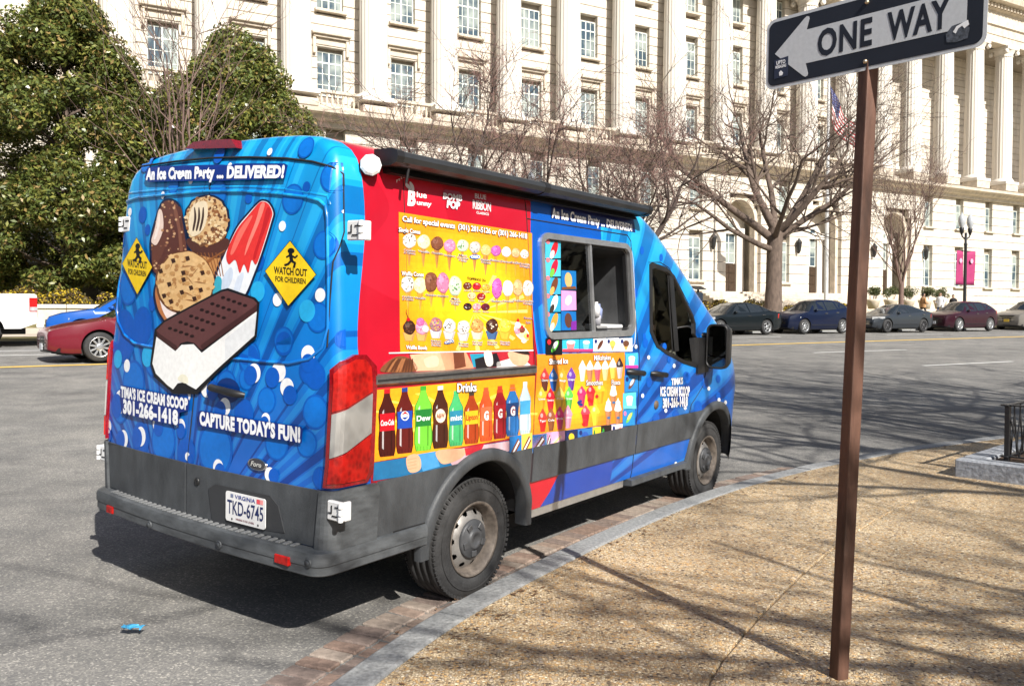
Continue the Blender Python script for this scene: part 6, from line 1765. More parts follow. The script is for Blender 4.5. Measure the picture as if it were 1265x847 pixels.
# belt course, upper entablature
mb = MB()
mb.prism([(SA, .35, Z_BELT0), (SA, -.30, Z_BELT0), (SA, -.34, Z_BELT0 + .28), (SA, -.72, Z_BELT0 + .42), (SA, -.85, Z_BELT0 + .62), (SA, -1.20, Z_BELT0 + .70), (SA, -1.24, Z_BELT0 + .94), (SA, .35, Z_BELT1)], (SB - SA, 0, 0))
mb.build('belt_course', M_TRIM, BL, fixn=True)
mb = MB()
mb.prism([(SA, .5, Z_COL1), (SA, -.95, Z_COL1), (SA, -.95, Z_COL1 + .7), (SA, -1.02, Z_COL1 + .72), (SA, -1.02, Z_COL1 + 1.5), (SA, -1.2, Z_COL1 + 1.6), (SA, -1.0, Z_COL1 + 1.75), (SA, -1.0, Z_COL1 + 3.0), (SA, -1.3, Z_COL1 + 3.1), (SA, -1.35, Z_COL1 + 3.5), (SA, -2.1, Z_COL1 + 3.6), (SA, -2.3, Z_COL1 + 4.2), (SA, .5, Z_COL1 + 4.6)], (SB - SA, 0, 0))
mb.build('entablature', M_TRIM, BL, fixn=True)
mb = MB()
for k in range(int((SB - 40) / .55)):
    mb.box((40 + k * .55, -1.58, Z_COL1 + 3.12), (40 + k * .55 + .3, -1.30, Z_COL1 + 3.48))
mb.build('dentils', M_TRIM, BL, kind='stuff')
# arched portals
for (a, b) in ARCH:
    m_, r = (a + b) / 2, (b - a) / 2
    ar = empty('portal', (m_, 0, 0)); ar.parent = BL
    mb = MB(); K = 18
    for (ro, ri, y0, y1) in ((r + .02, r - .34, .40, .95),):
        for i in range(K):
            t0, t1 = PI * i / K, PI * (i + 1) / K
            q = [(ro * math.cos(t0), 9.5 + ro * math.sin(t0)), (ro * math.cos(t1), 9.5 + ro * math.sin(t1)), (ri * math.cos(t1), 9.5 + ri * math.sin(t1)), (ri * math.cos(t0), 9.5 + ri * math.sin(t0))]
            mb.prism([(x, y0, z) for x, z in q], (0, y1 - y0, 0))
        for sg in (-1, 1): mb.box((min(sg * ro, sg * ri), y0, 3.4), (max(sg * ro, sg * ri), y1, 9.5))
    mb.build('archivolt', M_TRIM, ar, fixn=True)
    mb = MB(); K = 16
    pts = [(-r, 3.4)] + [(r, 3.4)] + [(r * math.cos(PI * i / K), 9.5 + r * math.sin(PI * i / K)) for i in range(K + 1)]
    mb.prism([(x, 1.9, z) for x, z in pts], (0, .1, 0)); mb.build('portal_wall', M_STONE, ar, fixn=True)
    mb = MB(); vs = [(x, y, z) for y in (.45, 1.92) for x, z in pts]; n_ = len(pts)
    mb.add(vs, [(i, (i + 1) % n_, n_ + (i + 1) % n_, n_ + i) for i in range(n_)]); mb.build('portal_vault', M_STONE, ar)
    mb = MB()
    for sg in (-1, 1): mb.box((sg * 1.12 - .32, 1.6, 3.4), (sg * 1.12 + .32, 1.92, 8.4))
    mb.box((-1.6, 1.5, 8.4), (1.6, 1.92, 8.9)); mb.build('door_surround', M_STONE2, ar)
    mb = MB(); mb.box((-.78, 1.75, 3.4), (.78, 1.88, 5.9))
    dr = mb.build('door', M_BRZ, ar)
    mb = MB()
    for k in range(6): mb.bevbox((-.70 + (k % 2) * .74, 1.71, 3.6 + (k // 2) * .76), (-.04 + (k % 2) * .74, 1.76, 4.25 + (k // 2) * .76), .02)
    mb.build('door_panel', M_BRZ, dr)
    w = empty('transom_window', (0, 1.74, 5.95)); w.parent = ar
    link('frame', WM['tall'][0], w); link('pane', WM['tall'][1], w)
    MB().box((-r, -.2, 3.18), (r, 3.6, 3.395)).build('threshold', M_TRIM, ar)
# wall lanterns between the portals
for s_ in (47.2, 54.4, 56.9, 64.3, 66.7, 74.2):
    la = empty('wall_lantern', (s_, -.28, 7.2)); la.parent = BL
    mb = MB(); mb.tube([(0, .3, -.1), (0, .05, -.35), (0, 0, -.3)], .035, 6); mb.lathe([(.04, -.35), (.16, -.1), (.24, .55), (.28, .6), (.10, .85), (.02, 1.0)], 8, 0, None, False); mb.build('lantern_case', M_BLK, la)
# steps in front of the portals
steps = empty('front_steps', sn(60.5, NW - 4.2, 0), AV_RZ, 'wide pale stone steps leading up to the arched portals', 'steps')
for k in range(9):
    MB().bevbox((-17, -2.2 + k * .42, 0.4), (17, 4.0, 1.8 + .18 * (k + 1) - .012), .015).build('step', M_TRIM, steps) if k == 0 else MB().bevbox((-17, -2.2 + k * .42, 1.8 + .18 * k), (17, 4.0, 1.8 + .18 * (k + 1) - .012), .015).build('step', M_TRIM, steps)
# ================================================================== trees and shrubs
import numpy as np
M_BARK = mat('bark', (0.12, 0.088, 0.070), 0.95, var=0.35, scale=9, bump=0.8, bscale=26, streak=(1, 1, .3))
M_TWIG = mat('twig_bark', (0.16, 0.105, 0.088), 0.95, var=0.25, scale=3)
M_TWIGR = mat('budding_twig', (0.24, 0.140, 0.120), 0.95, var=0.25, scale=3)
def leaf_mat(name, col, rough=.30, trans=.25):
    m, t, b = new_mat(name)
    ob = t.nodes.new('ShaderNodeTexCoord'); n = t.nodes.new('ShaderNodeTexNoise'); n.inputs['Scale'].default_value = 2.0; n.inputs['Detail'].default_value = 6
    t.links.new(ob.outputs['Object'], n.inputs['Vector'])
    r = t.nodes.new('ShaderNodeValToRGB'); e = r.color_ramp.elements
    e[0].position, e[0].color = .3, tuple(c * .6 for c in col) + (1,); e[1].position, e[1].color = .7, tuple(c * 1.35 for c in col) + (1,)
    t.links.new(n.outputs['Fac'], r.inputs['Fac']); t.links.new(r.outputs['Color'], b.inputs['Base Color'])
    b.inputs['Roughness'].default_value = rough
    tr = t.nodes.new('ShaderNodeBsdfTranslucent'); t.links.new(r.outputs['Color'], tr.inputs['Color'])
    mx = t.nodes.new('ShaderNodeMixShader'); mx.inputs[0].default_value = trans
    t.links.new(b.outputs[0], mx.inputs[1]); t.links.new(tr.outputs[0], mx.inputs[2]); t.links.new(mx.outputs[0], t.nodes['Material Output'].inputs['Surface'])
    return m
M_LEAF = [leaf_mat('magnolia_leaf', (.105, .135, .034)), leaf_mat('magnolia_leaf_olive', (.21, .215, .050)), leaf_mat('magnolia_leaf_brown', (.30, .21, .075))]
M_SHR = [leaf_mat('shrub_leaf', (.10, .085, .030), .7), leaf_mat('shrub_yellow', (.55, .40, .03), .7), leaf_mat('shrub_brown', (.11, .065, .035), .8)]
M_GSH = [leaf_mat('box_leaf', (.055, .075, .022), .6), leaf_mat('box_leaf_light', (.12, .125, .04), .6)]

def leaves_mesh(name, P, N, size, mats, probs, seed, aspect=.45):
    """P, N: arrays of leaf centres and facing; one bent two-triangle leaf each"""
    rg = np.random.default_rng(seed); k = len(P)
    N = N / np.maximum(np.linalg.norm(N, axis=1, keepdims=True), 1e-6)
    A = rg.normal(size=(k, 3)); A -= (A * N).sum(1, keepdims=True) * N; A /= np.linalg.norm(A, axis=1, keepdims=True)
    B = np.cross(N, A); s = size * rg.uniform(.65, 1.25, (k, 1))
    v = np.stack([P - A * s * .5, P + B * s * aspect * .5 + N * s * .06, P + A * s * .5 - N * s * .08, P - B * s * aspect * .5 + N * s * .06], 1).reshape(-1, 3)
    me = bpy.data.meshes.new(name)
    me.vertices.add(4 * k); me.vertices.foreach_set('co', v.ravel())
    me.loops.add(4 * k); me.loops.foreach_set('vertex_index', np.arange(4 * k, dtype=np.int32))
    me.polygons.add(k); me.polygons.foreach_set('loop_start', np.arange(0, 4 * k, 4, dtype=np.int32)); me.polygons.foreach_set('loop_total', np.full(k, 4, dtype=np.int32))
    me.polygons.foreach_set('material_index', rg.choice(len(mats), k, p=probs).astype(np.int32))
    me.update(calc_edges=True)
    for mm in mats: me.materials.append(mm)
    return me
def clump_cloud(clumps, n, seed, out=.6):
    """leaf positions in the shells of many clumps"""
    rg = np.random.default_rng(seed); C = np.array([c[:3] for c in clumps]); r = np.array([c[3] for c in clumps])
    w = r ** 2; idx = rg.choice(len(C), n, p=w / w.sum())
    D = rg.normal(size=(n, 3)); D /= np.linalg.norm(D, axis=1, keepdims=True)
    rad = r[idx, None] * rg.uniform(.35, 1.0, (n, 1)) ** .6
    P = C[idx] + D * rad * np.array([1, 1, .8])
    Nn = D * out + rg.normal(size=(n, 3)) * .55 + np.array([0, 0, .35])
    return P, Nn
def magnolia_clumps(seed, H, Rm, z0):
    rg = random.Random(seed); out = []
    for k in range(330):
        t = rg.random() ** .85; z = z0 + (H - z0) * t
        prof = Rm * (math.sin(PI * min(1, (t * .80 + .20))) ** .75) * (1.0 if t < .55 else 1 - (t - .55) * .55)
        a = rg.uniform(0, 2 * PI); rr = prof * (math.sqrt(rg.random()) * .55 + .42) * (1 + .20 * math.sin(3 * a + seed + 2 * t) + .14 * math.sin(5 * a + 9 * t))
        out.append((rr * math.cos(a), rr * math.sin(a), z + rg.uniform(-.3, .3), rg.uniform(.55, 1.15)))
    for k in range(24): out.append((rg.uniform(-.7, .7), rg.uniform(-.7, .7), H * (.9 + .10 * rg.random()), rg.uniform(.35, .65)))
    return out
mag_trunk = MB()
mag_trunk.tube([(0, 0, -.3), (.05, 0, 1.5), (0, .05, 5), (.1, 0, 9), (0, 0, 12.2)], [.34, .30, .22, .12, .03], 9)
rg = random.Random(5)
for k in range(46):
    z = rg.uniform(1.6, 11); a = rg.uniform(0, 6.28); L_ = 4.2 * (1 - z / 16)
    mag_trunk.tube([(0, 0, z), (L_ * .5 * math.cos(a), L_ * .5 * math.sin(a), z + .5), (L_ * math.cos(a), L_ * math.sin(a), z + 1.1)], [.07, .05, .02], 5)
mt_me = mag_trunk.mesh('trunk'); mt_me.materials.append(M_BARK)
def magnolia(px, n, H, Rm, seed, rot, label):
    s = px_n(px, n); q = sn(s, n, z_far(n))
    t = empty('magnolia_tree', q, rot, label, 'tree', 'evergreen magnolias in front of the building')
    P, Nn = clump_cloud(magnolia_clumps(seed, H, Rm, 1.1), 150000, seed)
    link('crown', leaves_mesh('crown', P, Nn, .235, M_LEAF, [.58, .32, .10], seed), t)
    o = link('trunk', mt_me, t); o.scale = (1, 1, H / 13.0)
magnolia(84, 41.5, 13.6, 5.0, 3, .3, 'large dense evergreen tree at the left edge above the white pickup')
magnolia(290, 42.5, 13.0, 4.9, 8, 2.1, 'dense evergreen tree rising directly behind the roof of the van')

class Bare:
    """leafless tree: limbs as tubes, fine twigs as slim spikes"""
    def __init__(self, seed, twigs=1.0, tw_len=.55, upr=.25, seg=7, minr=.012):
        self.rg = random.Random(seed); self.mb = MB(); self.tv = []; self.tw = twigs; self.tl = tw_len; self.upr = upr; self.minr = minr
    def limb(self, p, d, L, r, lev, maxlev):
        rg = self.rg; p = Vector(p); d = Vector(d).normalized()
        k = 5 if lev < 2 else 4
        pts, rad = [p.copy()], [r]
        for i in range(k):
            d = (d + Vector((rg.uniform(-1, 1), rg.uniform(-1, 1), rg.uniform(-.6, 1))) * (.16 + .05 * lev) + Vector((0, 0, self.upr * .22))).normalized()
            p = p + d * L / k; pts.append(p.copy()); rad.append(r * (1 - .62 * (i + 1) / k))
        self.mb.tube(pts, rad, 8 if lev < 1 else (5 if lev < 3 else 3), caps=False)
        for i in range(1, len(pts)):
            dd = (pts[i] - pts[i - 1]).normalized()
            if lev < maxlev:
                nb = rg.choice((0, 1, 1, 2)) if lev > 0 else (1 if i > 1 else 0)
                if i == len(pts) - 1: nb += 1
                for _ in range(nb):
                    o = dd.orthogonal().normalized(); o.rotate(Matrix.Rotation(rg.uniform(0, 6.28), 3, dd))
                    nd = (dd * rg.uniform(.55, 1.0) + o * rg.uniform(.55, 1.0)).normalized()
                    self.limb(pts[i], nd, L * rg.uniform(.50, .74), max(rad[i] * rg.uniform(.5, .75), self.minr), lev + 1, maxlev)
            if lev >= maxlev - 1:
                for _ in range(int(self.tw * rg.uniform(2, 5))):
                    o = dd.orthogonal().normalized(); o.rotate(Matrix.Rotation(rg.uniform(0, 6.28), 3, dd))
                    nd = (dd * rg.uniform(.2, 1) + o + Vector((0, 0, self.upr))).normalized()
                    b = pts[i - 1].lerp(pts[i], rg.random())
                    self.spike(b, nd, self.tl * rg.uniform(.5, 1.3), .008)
    def spike(self, b, d, L, r):
        rg = self.rg
        self.tv.append((b, d, L, r))
        if L > .3:
            for _ in range(2):
                o = d.orthogonal().normalized(); o.rotate(Matrix.Rotation(rg.uniform(0, 6.28), 3, d))
                self.tv.append((b + d * L * rg.uniform(.3, .8), (d + o * .8).normalized(), L * rg.uniform(.3, .6), r * .7))
    def meshes(self):
        me = self.mb.mesh('limbs')
        k = len(self.tv)
        if not k: return me, None
        B = np.array([t[0] for t in self.tv]); D = np.array([t[1] for t in self.tv]); L = np.array([t[2] for t in self.tv])[:, None]; r = np.array([t[3] for t in self.tv])[:, None]
        ref = np.where(np.abs(D[:, 2:3]) < .9, np.array([[0, 0, 1.0]]), np.array([[1.0, 0, 0]]))
        U = np.cross(D, ref); U /= np.linalg.norm(U, axis=1, keepdims=True); V = np.cross(D, U)
        v = np.stack([B + U * r, B - U * r * .5 + V * r * .87, B - U * r * .5 - V * r * .87, B + D * L], 1).reshape(-1, 3)
        i0 = np.arange(k, dtype=np.int32)[:, None] * 4
        F = np.stack([i0 + np.array([0, 1, 3]), i0 + np.array([1, 2, 3]), i0 + np.array([2, 0, 3])], 1).reshape(-1, 3).astype(np.int32)
        tm = bpy.data.meshes.new('twigs'); tm.vertices.add(4 * k); tm.vertices.foreach_set('co', v.ravel())
        tm.loops.add(F.size); tm.loops.foreach_set('vertex_index', F.ravel())
        tm.polygons.add(len(F)); tm.polygons.foreach_set('loop_start', np.arange(0, F.size, 3, dtype=np.int32)); tm.polygons.foreach_set('loop_total', np.full(len(F), 3, dtype=np.int32))
        tm.update(calc_edges=True)
        return me, tm
def bare_tree(loc, meshes, scale, rot, label, name='bare_tree', twig=None, group='leafless street trees'):
    t = empty(name, loc, rot, label, 'tree', group)
    t.scale = (scale[0], scale[0], scale[1])
    a = link('trunk', meshes[0], t); 
    if meshes[1] is not None: link('crown', meshes[1], t)
    return t
# spreading cherry-like tree with reddish haze of buds
b = Bare(21, .34, .6, .15)
b.mb.tube([(0, 0, -.3), (.03, .02, .9), (0, 0, 1.8), (.02, 0, 2.5)], [.27, .22, .20, .19], 10)
for k in range(6):
    a = 2 * PI * k / 6 + .3; e = b.rg.uniform(.65, 1.25)
    b.limb((0, 0, 2.0 + .12 * k), (math.cos(a), math.sin(a), e), b.rg.uniform(3.6, 4.6), .15, 0, 3)
CH = b.meshes(); CH[0].materials.append(mat('dark_bark', (.085, .062, .054), .95, var=.3, scale=6)); CH[1].materials.append(M_TWIGR)
# big old tree with heavy limbs
b = Bare(33, .30, .6, .12)
b.mb.tube([(0, 0, -.3), (-.05, 0, .5), (.02, 0, 2.2), (.05, 0, 4.2), (.10, 0, 5.0)], [.62, .50, .43, .42, .40], 12)
for (az, el, L_, r, z) in ((0.05, .75, 6.2, .26, 4.2), (0.35, .18, 6.0, .20, 4.4), (2.9, .55, 6.4, .24, 4.4), (3.3, .12, 6.2, .17, 3.9), (1.6, 1.1, 5.8, .22, 4.9), (-1.4, .8, 5.4, .20, 4.8), (2.2, 1.6, 6.2, .22, 5.0), (.7, 1.5, 6.0, .2, 5.0), (-2.3, .5, 5.4, .17, 4.5), (-.6, .5, 5.6, .18, 4.5)):
    b.limb((.05, 0, z), (math.cos(az), math.sin(az), el), L_, r, 0, 3)
OL = b.meshes(); OL[0].materials.append(M_BARK); OL[1].materials.append(M_TWIG)
# narrow vase-shaped young tree
b = Bare(44, .45, .5, .75)
b.mb.tube([(0, 0, -.2), (0, .02, 1.2), (0, 0, 2.0)], [.16, .12, .11], 8)
for k in range(9):
    a = 2 * PI * k / 9; b.limb((0, 0, 1.4 + .07 * k), (math.cos(a) * .42, math.sin(a) * .42, 1.3), 4.2, .055, 1, 3)
VA = b.meshes(); VA[0].materials.append(M_TWIG); VA[1].materials.append(M_TWIG)
# tall open tree with many upright stems
b = Bare(57, .22, .6, .6)
b.mb.tube([(0, 0, -.2), (0, .02, 1.5), (0, 0, 2.6)], [.26, .22, .2], 8)
for k in range(6):
    a = 2 * PI * k / 6; b.limb((0, 0, 2.0 + .1 * k), (math.cos(a) * .34, math.sin(a) * .34, 1.3), 6.0, .06, 1, 3)
TA = b.meshes(); TA[0].materials.append(M_TWIG); TA[1].materials.append(M_TWIG)
def at_px(px, n): return sn(px_n(px, n), n, z_far(n))
bare_tree(at_px(578, 33.0), CH, (1.20, 1.16), .4, 'leafless reddish tree spreading just above the awning of the van', 'budding_tree')
bare_tree(at_px(772, 32.6), CH, (1.25, 1.12), 2.4, 'leafless reddish tree between the van cab and the large old tree', 'budding_tree')
bare_tree(at_px(955, 32.6), OL, (1.0, 1.06), AV_RZ, 'large old leafless tree with thick low limbs beside the flagpole', 'old_tree')
bare_tree(at_px(1113, 36.0), VA, (1.3, 1.22), .5, 'slender leafless tree with upright branches in front of an arched portal', 'young_tree')
bare_tree(at_px(228, 35.0), TA, (1.05, 1.22), .0, 'tall thin leafless tree standing against the evergreens', 'bare_tree')
# street trees on the near pavement, outside the frame to the right: they shade the pavement and the road
b = Bare(71, .8, .55, .2)
b.mb.tube([(0, 0, -.3), (-.03, 0, .6), (.02, 0, 2.2), (.03, 0, 3.4)], [.30, .24, .21, .20], 12)
for (az, el, L_, r, z) in ((0.1, .8, 4.6, .19, 2.9), (1.2, .5, 4.8, .17, 3.0), (2.4, .9, 4.8, .19, 3.1), (3.4, .45, 4.6, .16, 2.8), (4.4, .8, 4.6, .17, 3.2), (5.4, 1.3, 5.0, .18, 3.4), (2.9, 1.8, 5.2, .18, 3.4)):
    b.limb((.03, 0, z), (math.cos(az), math.sin(az), el), L_, r, 0, 2)
SPA = b.meshes(); SPA[0].materials.append(M_BARK); SPA[1].materials.append(M_TWIG)
bare_tree((10.2, -2.0, .1), SPA, (1.15, 1.05), 1.1, 'leafless street tree on the near pavement beside the sign', 'old_tree')
bare_tree((14.0, 8.0, .1), OL, (.80, .92), 3.9, 'leafless street tree in the fenced tree pit at the corner', 'old_tree')
bare_tree((10.8, 3.2, .1), SPA, (1.0, 1.1), 5.1, 'leafless street tree behind the fenced tree pit', 'old_tree')

# shrubs
def shrub(name, q, rx, ry, h, n, mats, probs, size, label, cat, group, rot=AV_RZ, seed=1):
    rg_ = random.Random(seed); cl = []
    for k in range(max(6, int(rx * 7))):
        a = rg_.uniform(0, 6.28); f = math.sqrt(rg_.random()) * .8
        cl.append((rx * f * math.cos(a), ry * f * math.sin(a), h * rg_.uniform(.35, .72), h * rg_.uniform(.22, .36)))
    P, Nn = clump_cloud(cl, n, seed)
    t = empty(name, q, rot, label, cat, group)
    link('foliage', leaves_mesh('foliage', P, Nn, size, mats, probs, seed, .6), t)
    mb = MB()
    for k in range(10):
        a = rg_.uniform(0, 6.28); mb.tube([(rx * .3 * math.cos(a), ry * .3 * math.sin(a), -.05), (rx * .7 * math.cos(a), ry * .7 * math.sin(a), h * .6)], [.02, .008], 4)
    mb.build('stem', M_TWIG, t)
    return t
GY = 'yellow flowering shrubs along the far pavement'
for i, (px, n, rx, h, lab) in enumerate([(60, 36.2, 1.6, 1.5, 'yellow flowering shrub behind the low wall above the pickup tailgate'), (108, 36.4, 1.3, 1.45, 'yellow flowering shrub above the bonnet of the blue car'), (885, 35.6, 1.1, 1.3, 'yellowish shrub behind the leftmost parked sedan'), (935, 36.0, 1.2, 1.25, 'yellowish shrub just left of the old tree trunk'), (985, 35.8, .9, 1.2, 'yellow shrub just right of the old tree trunk'), (1040, 36.2, 1.1, 1.3, 'yellow shrub behind the tail of the navy hatchback'), (20, 36.4, 1.3, 1.3, 'yellow flowering shrub at the left edge behind the pickup'), (862, 36.0, 1.0, 1.2, 'yellowish shrub behind the cab mirror of the van')]):
    shrub('flowering_shrub', at_px(px, n), rx, .7, h, 2600, M_SHR, [.35, .42, .23] if px < 200 or px > 960 else [.55, .22, .23], .13, lab, 'shrub', GY, seed=60 + i)
for i, (px, lab) in enumerate([(1078, 'clipped green bush in front of the steps, leftmost of the row'), (1100, 'clipped green bush beside the slender tree, on its left'), (1121, 'clipped green bush beside the slender tree, on its right'), (1142, 'clipped green bush left of the lamp post, above the maroon car bonnet'), (1161, 'clipped green bush nearest to the lamp post')]):
    shrub('round_bush', at_px(px, 41.5) + Vector((0, 0, 1.0)), .62, .6, 1.25, 1500, M_GSH, [.6, .4], .10, lab, 'bush', 'clipped bushes in front of the steps', seed=90 + i)
    MB().lathe([(.0001, 0), (.34, 0), (.46, .5), (.52, .62), (.50, .72), (.42, .72), (.40, .60), (.0001, .6)], 16).build('stone_pot', M_TRIM, loc=at_px(px, 41.5) + Vector((0, 0, .4)), label=lab.replace('clipped green bush', 'pale stone pot holding the bush'), cat='pot', group='stone pots in front of the steps')

# unseen trees added behind the camera to darken reflections and ambient light, one mass
rgp = np.random.default_rng(4); PK, NK = [], []
for k in range(300):
    a = R(rgp.uniform(146, 394)); rr_ = rgp.uniform(46, 62)
    c = np.array([rr_ * math.cos(a), rr_ * math.sin(a), 0]); hgt = rgp.uniform(7.5, 12.5)
    m_ = 150; D_ = rgp.normal(size=(m_, 3)); D_ /= np.linalg.norm(D_, axis=1, keepdims=True)
    PK.append(c + D_ * np.array([4.2, 4.2, hgt / 2]) * rgp.uniform(.3, 1, (m_, 1)) + np.array([0, 0, hgt / 2])); NK.append(D_)
pk_me = leaves_mesh('unseen_wood', np.concatenate(PK), np.concatenate(NK), 1.5, [mat('unseen_wood_foliage', (.045, .042, .024), .95, var=.4, scale=.3)], [1.0], 4, .7)
tag(link('unseen_wood', pk_me), 'unseen dark mass of trees added behind the camera to dim reflected sky', 'trees', None, 'stuff')
# ================================================================== vehicles across the road
M_CGL = mat('car_glass', (.018, .022, .025), .05, var=.2, coat=.6)
M_LAMP = mat('head_lamp', (.60, .62, .64), .1, .4, var=.3, scale=20, coat=1.0)
M_TLMP = mat('tail_lamp', (.42, .012, .012), .15, var=.2, coat=1.0)
M_ALLOY = mat('alloy', (.55, .56, .57), .3, .8, var=.1)
M_ALLOYD = mat('dark_alloy', (.09, .09, .095), .35, .6, var=.2)
M_PLATE = mat('plate_white', (.62, .64, .68), .5, var=.1)
M_PLATY = mat('plate_yellow', (.75, .50, .05), .5, var=.1)
def paint(name, col, flake=.0): return mat(name, col, .30, .0, var=.06, scale=40, coat=.35, spec=.3)
def wheel_meshes(r, style, rim_m):
    t = MB(); w = .105
    t.lathe([(r * .66, -w), (r * .72, -w - .004), (r * .93, -w + .004), (r, -w + .03), (r, w - .03), (r * .93, w - .004), (r * .72, w + .004), (r * .66, w)], 36)
    m = MB(); ri = r * .68
    m.lathe([(ri, w - .002), (ri * 1.01, w + .006), (ri * .94, w - .004), (ri * .90, .0), (ri * .88, -.06)], 36, 0); m.lathe([(ri * .9, .01), (.0001, .01)], 30, 1)
    for k in range(style):
        a = 2 * PI * k / style
        for da in ((-.10, .10) if style == 5 else (0,)):
            mt = Matrix.Rotation(a + da, 4, 'Z'); m.bevbox((.03, -.022, w - .050), (ri * .95, .022, w - .022), .006, 0, mt)
    m.lathe([(.085, w - .045), (.085, w - .012), (.055, w - .006), (.0001, w - .006)], 18, 0)
    a, b = t.mesh('tyre'), m.mesh('rim'); a.materials.append(M_RUB); b.materials.append(rim_m); b.materials.append(M_DARK)
    return a, b
def interp(T, x): return lerp_t(T, x)
def make_car(name, label, cat, L, W, top, belt, wheels, r, pm, side_win, screen, rear_scr, style=5, rim_m=None, group='cars parked along the far kerb', clear=.20, roofw=.60, plate=None, lamp=(.66, .60), grille=None, tail=.85, fog=False):
    """x runs from the nose (0) to the tail (L) in the tables; the car faces local +x; z from the ground"""
    hx = L / 2
    car = empty(name, (0, 0, 0), 0, label, cat, group)
    def hwid(x): 
        f = min(x / .9, 1); g_ = min((L - x) / .8, 1)
        return W / 2 * (1 - .26 * (1 - f) ** 2.0 - .16 * (1 - g_) ** 2.2)
    def prof(x):
        w = hwid(x); zb = clear + .10 * (1 - min(x / .5, 1)) ** 2 + .12 * (1 - min((L - x) / .5, 1)) ** 2
        zt, zh = interp(top, x), interp(belt, x)
        pts = [(w * .90, zb), (w * .975, zb + .10), (w, zb + .24), (w * .995, zh - .16), (w * .965, zh - .03)]
        if zt > zh + .03:
            wr = min(w * .93, W / 2 * roofw + (w * .93 - W / 2 * roofw) * (1 - min(1, (zt - zh) / .42)))
            pts += [(w * .925, zh), ((w * .925 + wr) / 2, (zh + zt - .07) / 2), (wr, zt - .07), (wr * .86, zt - .018), (wr * .45, zt), (0, zt + .006)]
        else:
            pts += [(w * .90, zt - .012), (w * .78, zt - .002), (w * .64, zt + .004), (w * .5, zt + .008), (w * .25, zt + .014), (0, zt + .016)]
        return pts
    xs = [0, .03, .08, .16, .28, .45, .65, .85]
    x = 1.05
    while x < L - .75: xs.append(round(x, 3)); x += .16
    xs += [L - .7, L - .5, L - .34, L - .2, L - .1, L - .04, L]
    xs = sorted(set(xs + [a for a, _ in top if 0 < a < L]))
    mb = MB(); vs = []; K = 11
    for x in xs:
        p = prof(x); q = 0
        if x <= .001 or x >= L - .001: p = [(y * .97, .32 + (z - .32) * .86 if z > .3 else z + .03) for y, z in p]
        vs += [(hx - x, -y, z) for y, z in p] + [(hx - x, y, z) for y, z in p[::-1][1:]]
    Q = 2 * K - 1; fs = []
    for i in range(len(xs) - 1):
        for j in range(Q - 1): fs.append((i * Q + j, i * Q + j + 1, (i + 1) * Q + j + 1, (i + 1) * Q + j))
        fs.append((i * Q + Q - 1, i * Q, (i + 1) * Q, (i + 1) * Q + Q - 1))
    fs += [tuple(range(Q))[::-1], tuple(range((len(xs) - 1) * Q, len(xs) * Q))]
    mb.add(vs, fs, 0)
    me = mb.mesh('body', weld=True, fixn=True)
    for mm in (pm, M_DARK, M_CGL): me.materials.append(mm)
    cuts = []
    for xw in wheels:
        for sg in (-1, 1):
            c = MB(); z0, z1 = (W / 2 - .30, W / 2 + .2) if sg < 0 else (-W / 2 - .2, -W / 2 + .30)
            c.lathe([(.0001, z0), (r + .055, z0), (r + .055, z1), (.0001, z1)], 28, 1, Matrix.Translation((hx - xw, 0, r + .01)) @ Matrix.Rotation(PI / 2, 4, 'X'), False); cuts.append(c)
    me = bool_cut(me, cuts, 'body')
    for q in me.polygons:
        if q.material_index: continue
        q.use_smooth = True; c = q.center; xx = hx - c.x
        if (screen[0] < xx < screen[1] or rear_scr[0] < xx < rear_scr[1]) and c.z > interp(belt, xx) + .03 and abs(q.normal.x) > .12 and abs(c.y) < W * .40: q.material_index = 2
    bd = link('body', me, car); bd.modifiers.new('es', 'EDGE_SPLIT').split_angle = R(40)
    def ys(x, z, off=.006):
        w = hwid(x); zt, zh = interp(top, x), interp(belt, x)
        if z <= zh: return (w * (.995 if z < zh - .16 else .98)) + off
        wr = min(w * .93, W / 2 * roofw + (w * .93 - W / 2 * roofw) * (1 - min(1, (zt - zh) / .42)))
        return w * .925 + (wr - w * .925) * min(1, (z - zh) / max(.05, zt - .07 - zh)) + off
    for poly in side_win:
        for sg in (-1, 1):
            n = len(poly); m2 = MB()
            m2.add([(hx - x, sg * ys(x, z), z) for x, z in poly] + [(hx - x, sg * ys(x, z, -.02), z) for x, z in poly], [tuple(range(n)), tuple(range(n, 2 * n))[::-1]] + [(i, (i + 1) % n, n + (i + 1) % n, n + i) for i in range(n)])
            m2.build('side_window', M_CGL, car, fixn=True)
    for sg in (-1, 1):                       # chrome line over the windows, door gaps, handles, mirrors
        xa, xb = side_win[0][0][0], side_win[-1][-1][0]
        m2 = MB()
        dl = [side_win[0][0][0] - .02, side_win[0][-1][0] + .035] + ([side_win[1][-1][0] + .03] if len(side_win) > 1 else [])
        for x in dl: m2.tube([(hx - x, sg * ys(x, z, .001), z) for z in (clear + .18, .55, interp(belt, x) - .02)], .006, 4, caps=False)
        m2.tube([(hx - x, sg * ys(x, clear + .2, .004), clear + .2) for x in (wheels[0] + r + .1, (wheels[0] + wheels[1]) / 2, wheels[1] - r - .1)], .014, 4)
        m2.build('door_gap', M_BLK, car)
        for x in dl[1:]:
            MB().bevbox((hx - x + .02, min(sg * ys(x, .8, .0), sg * ys(x, .8, .03)), interp(belt, x) - .13), (hx - x + .20, max(sg * ys(x, .8, .0), sg * ys(x, .8, .03)), interp(belt, x) - .10), .008).build('door_handle', M_CHR, car)
        xm = side_win[0][0][0] + .12; zm = interp(belt, xm) + .06
        MB().sphere((hx - xm, sg * (ys(xm, zm) + .10), zm), (.07, .10, .065), 12, 8).build('wing_mirror', pm, car)
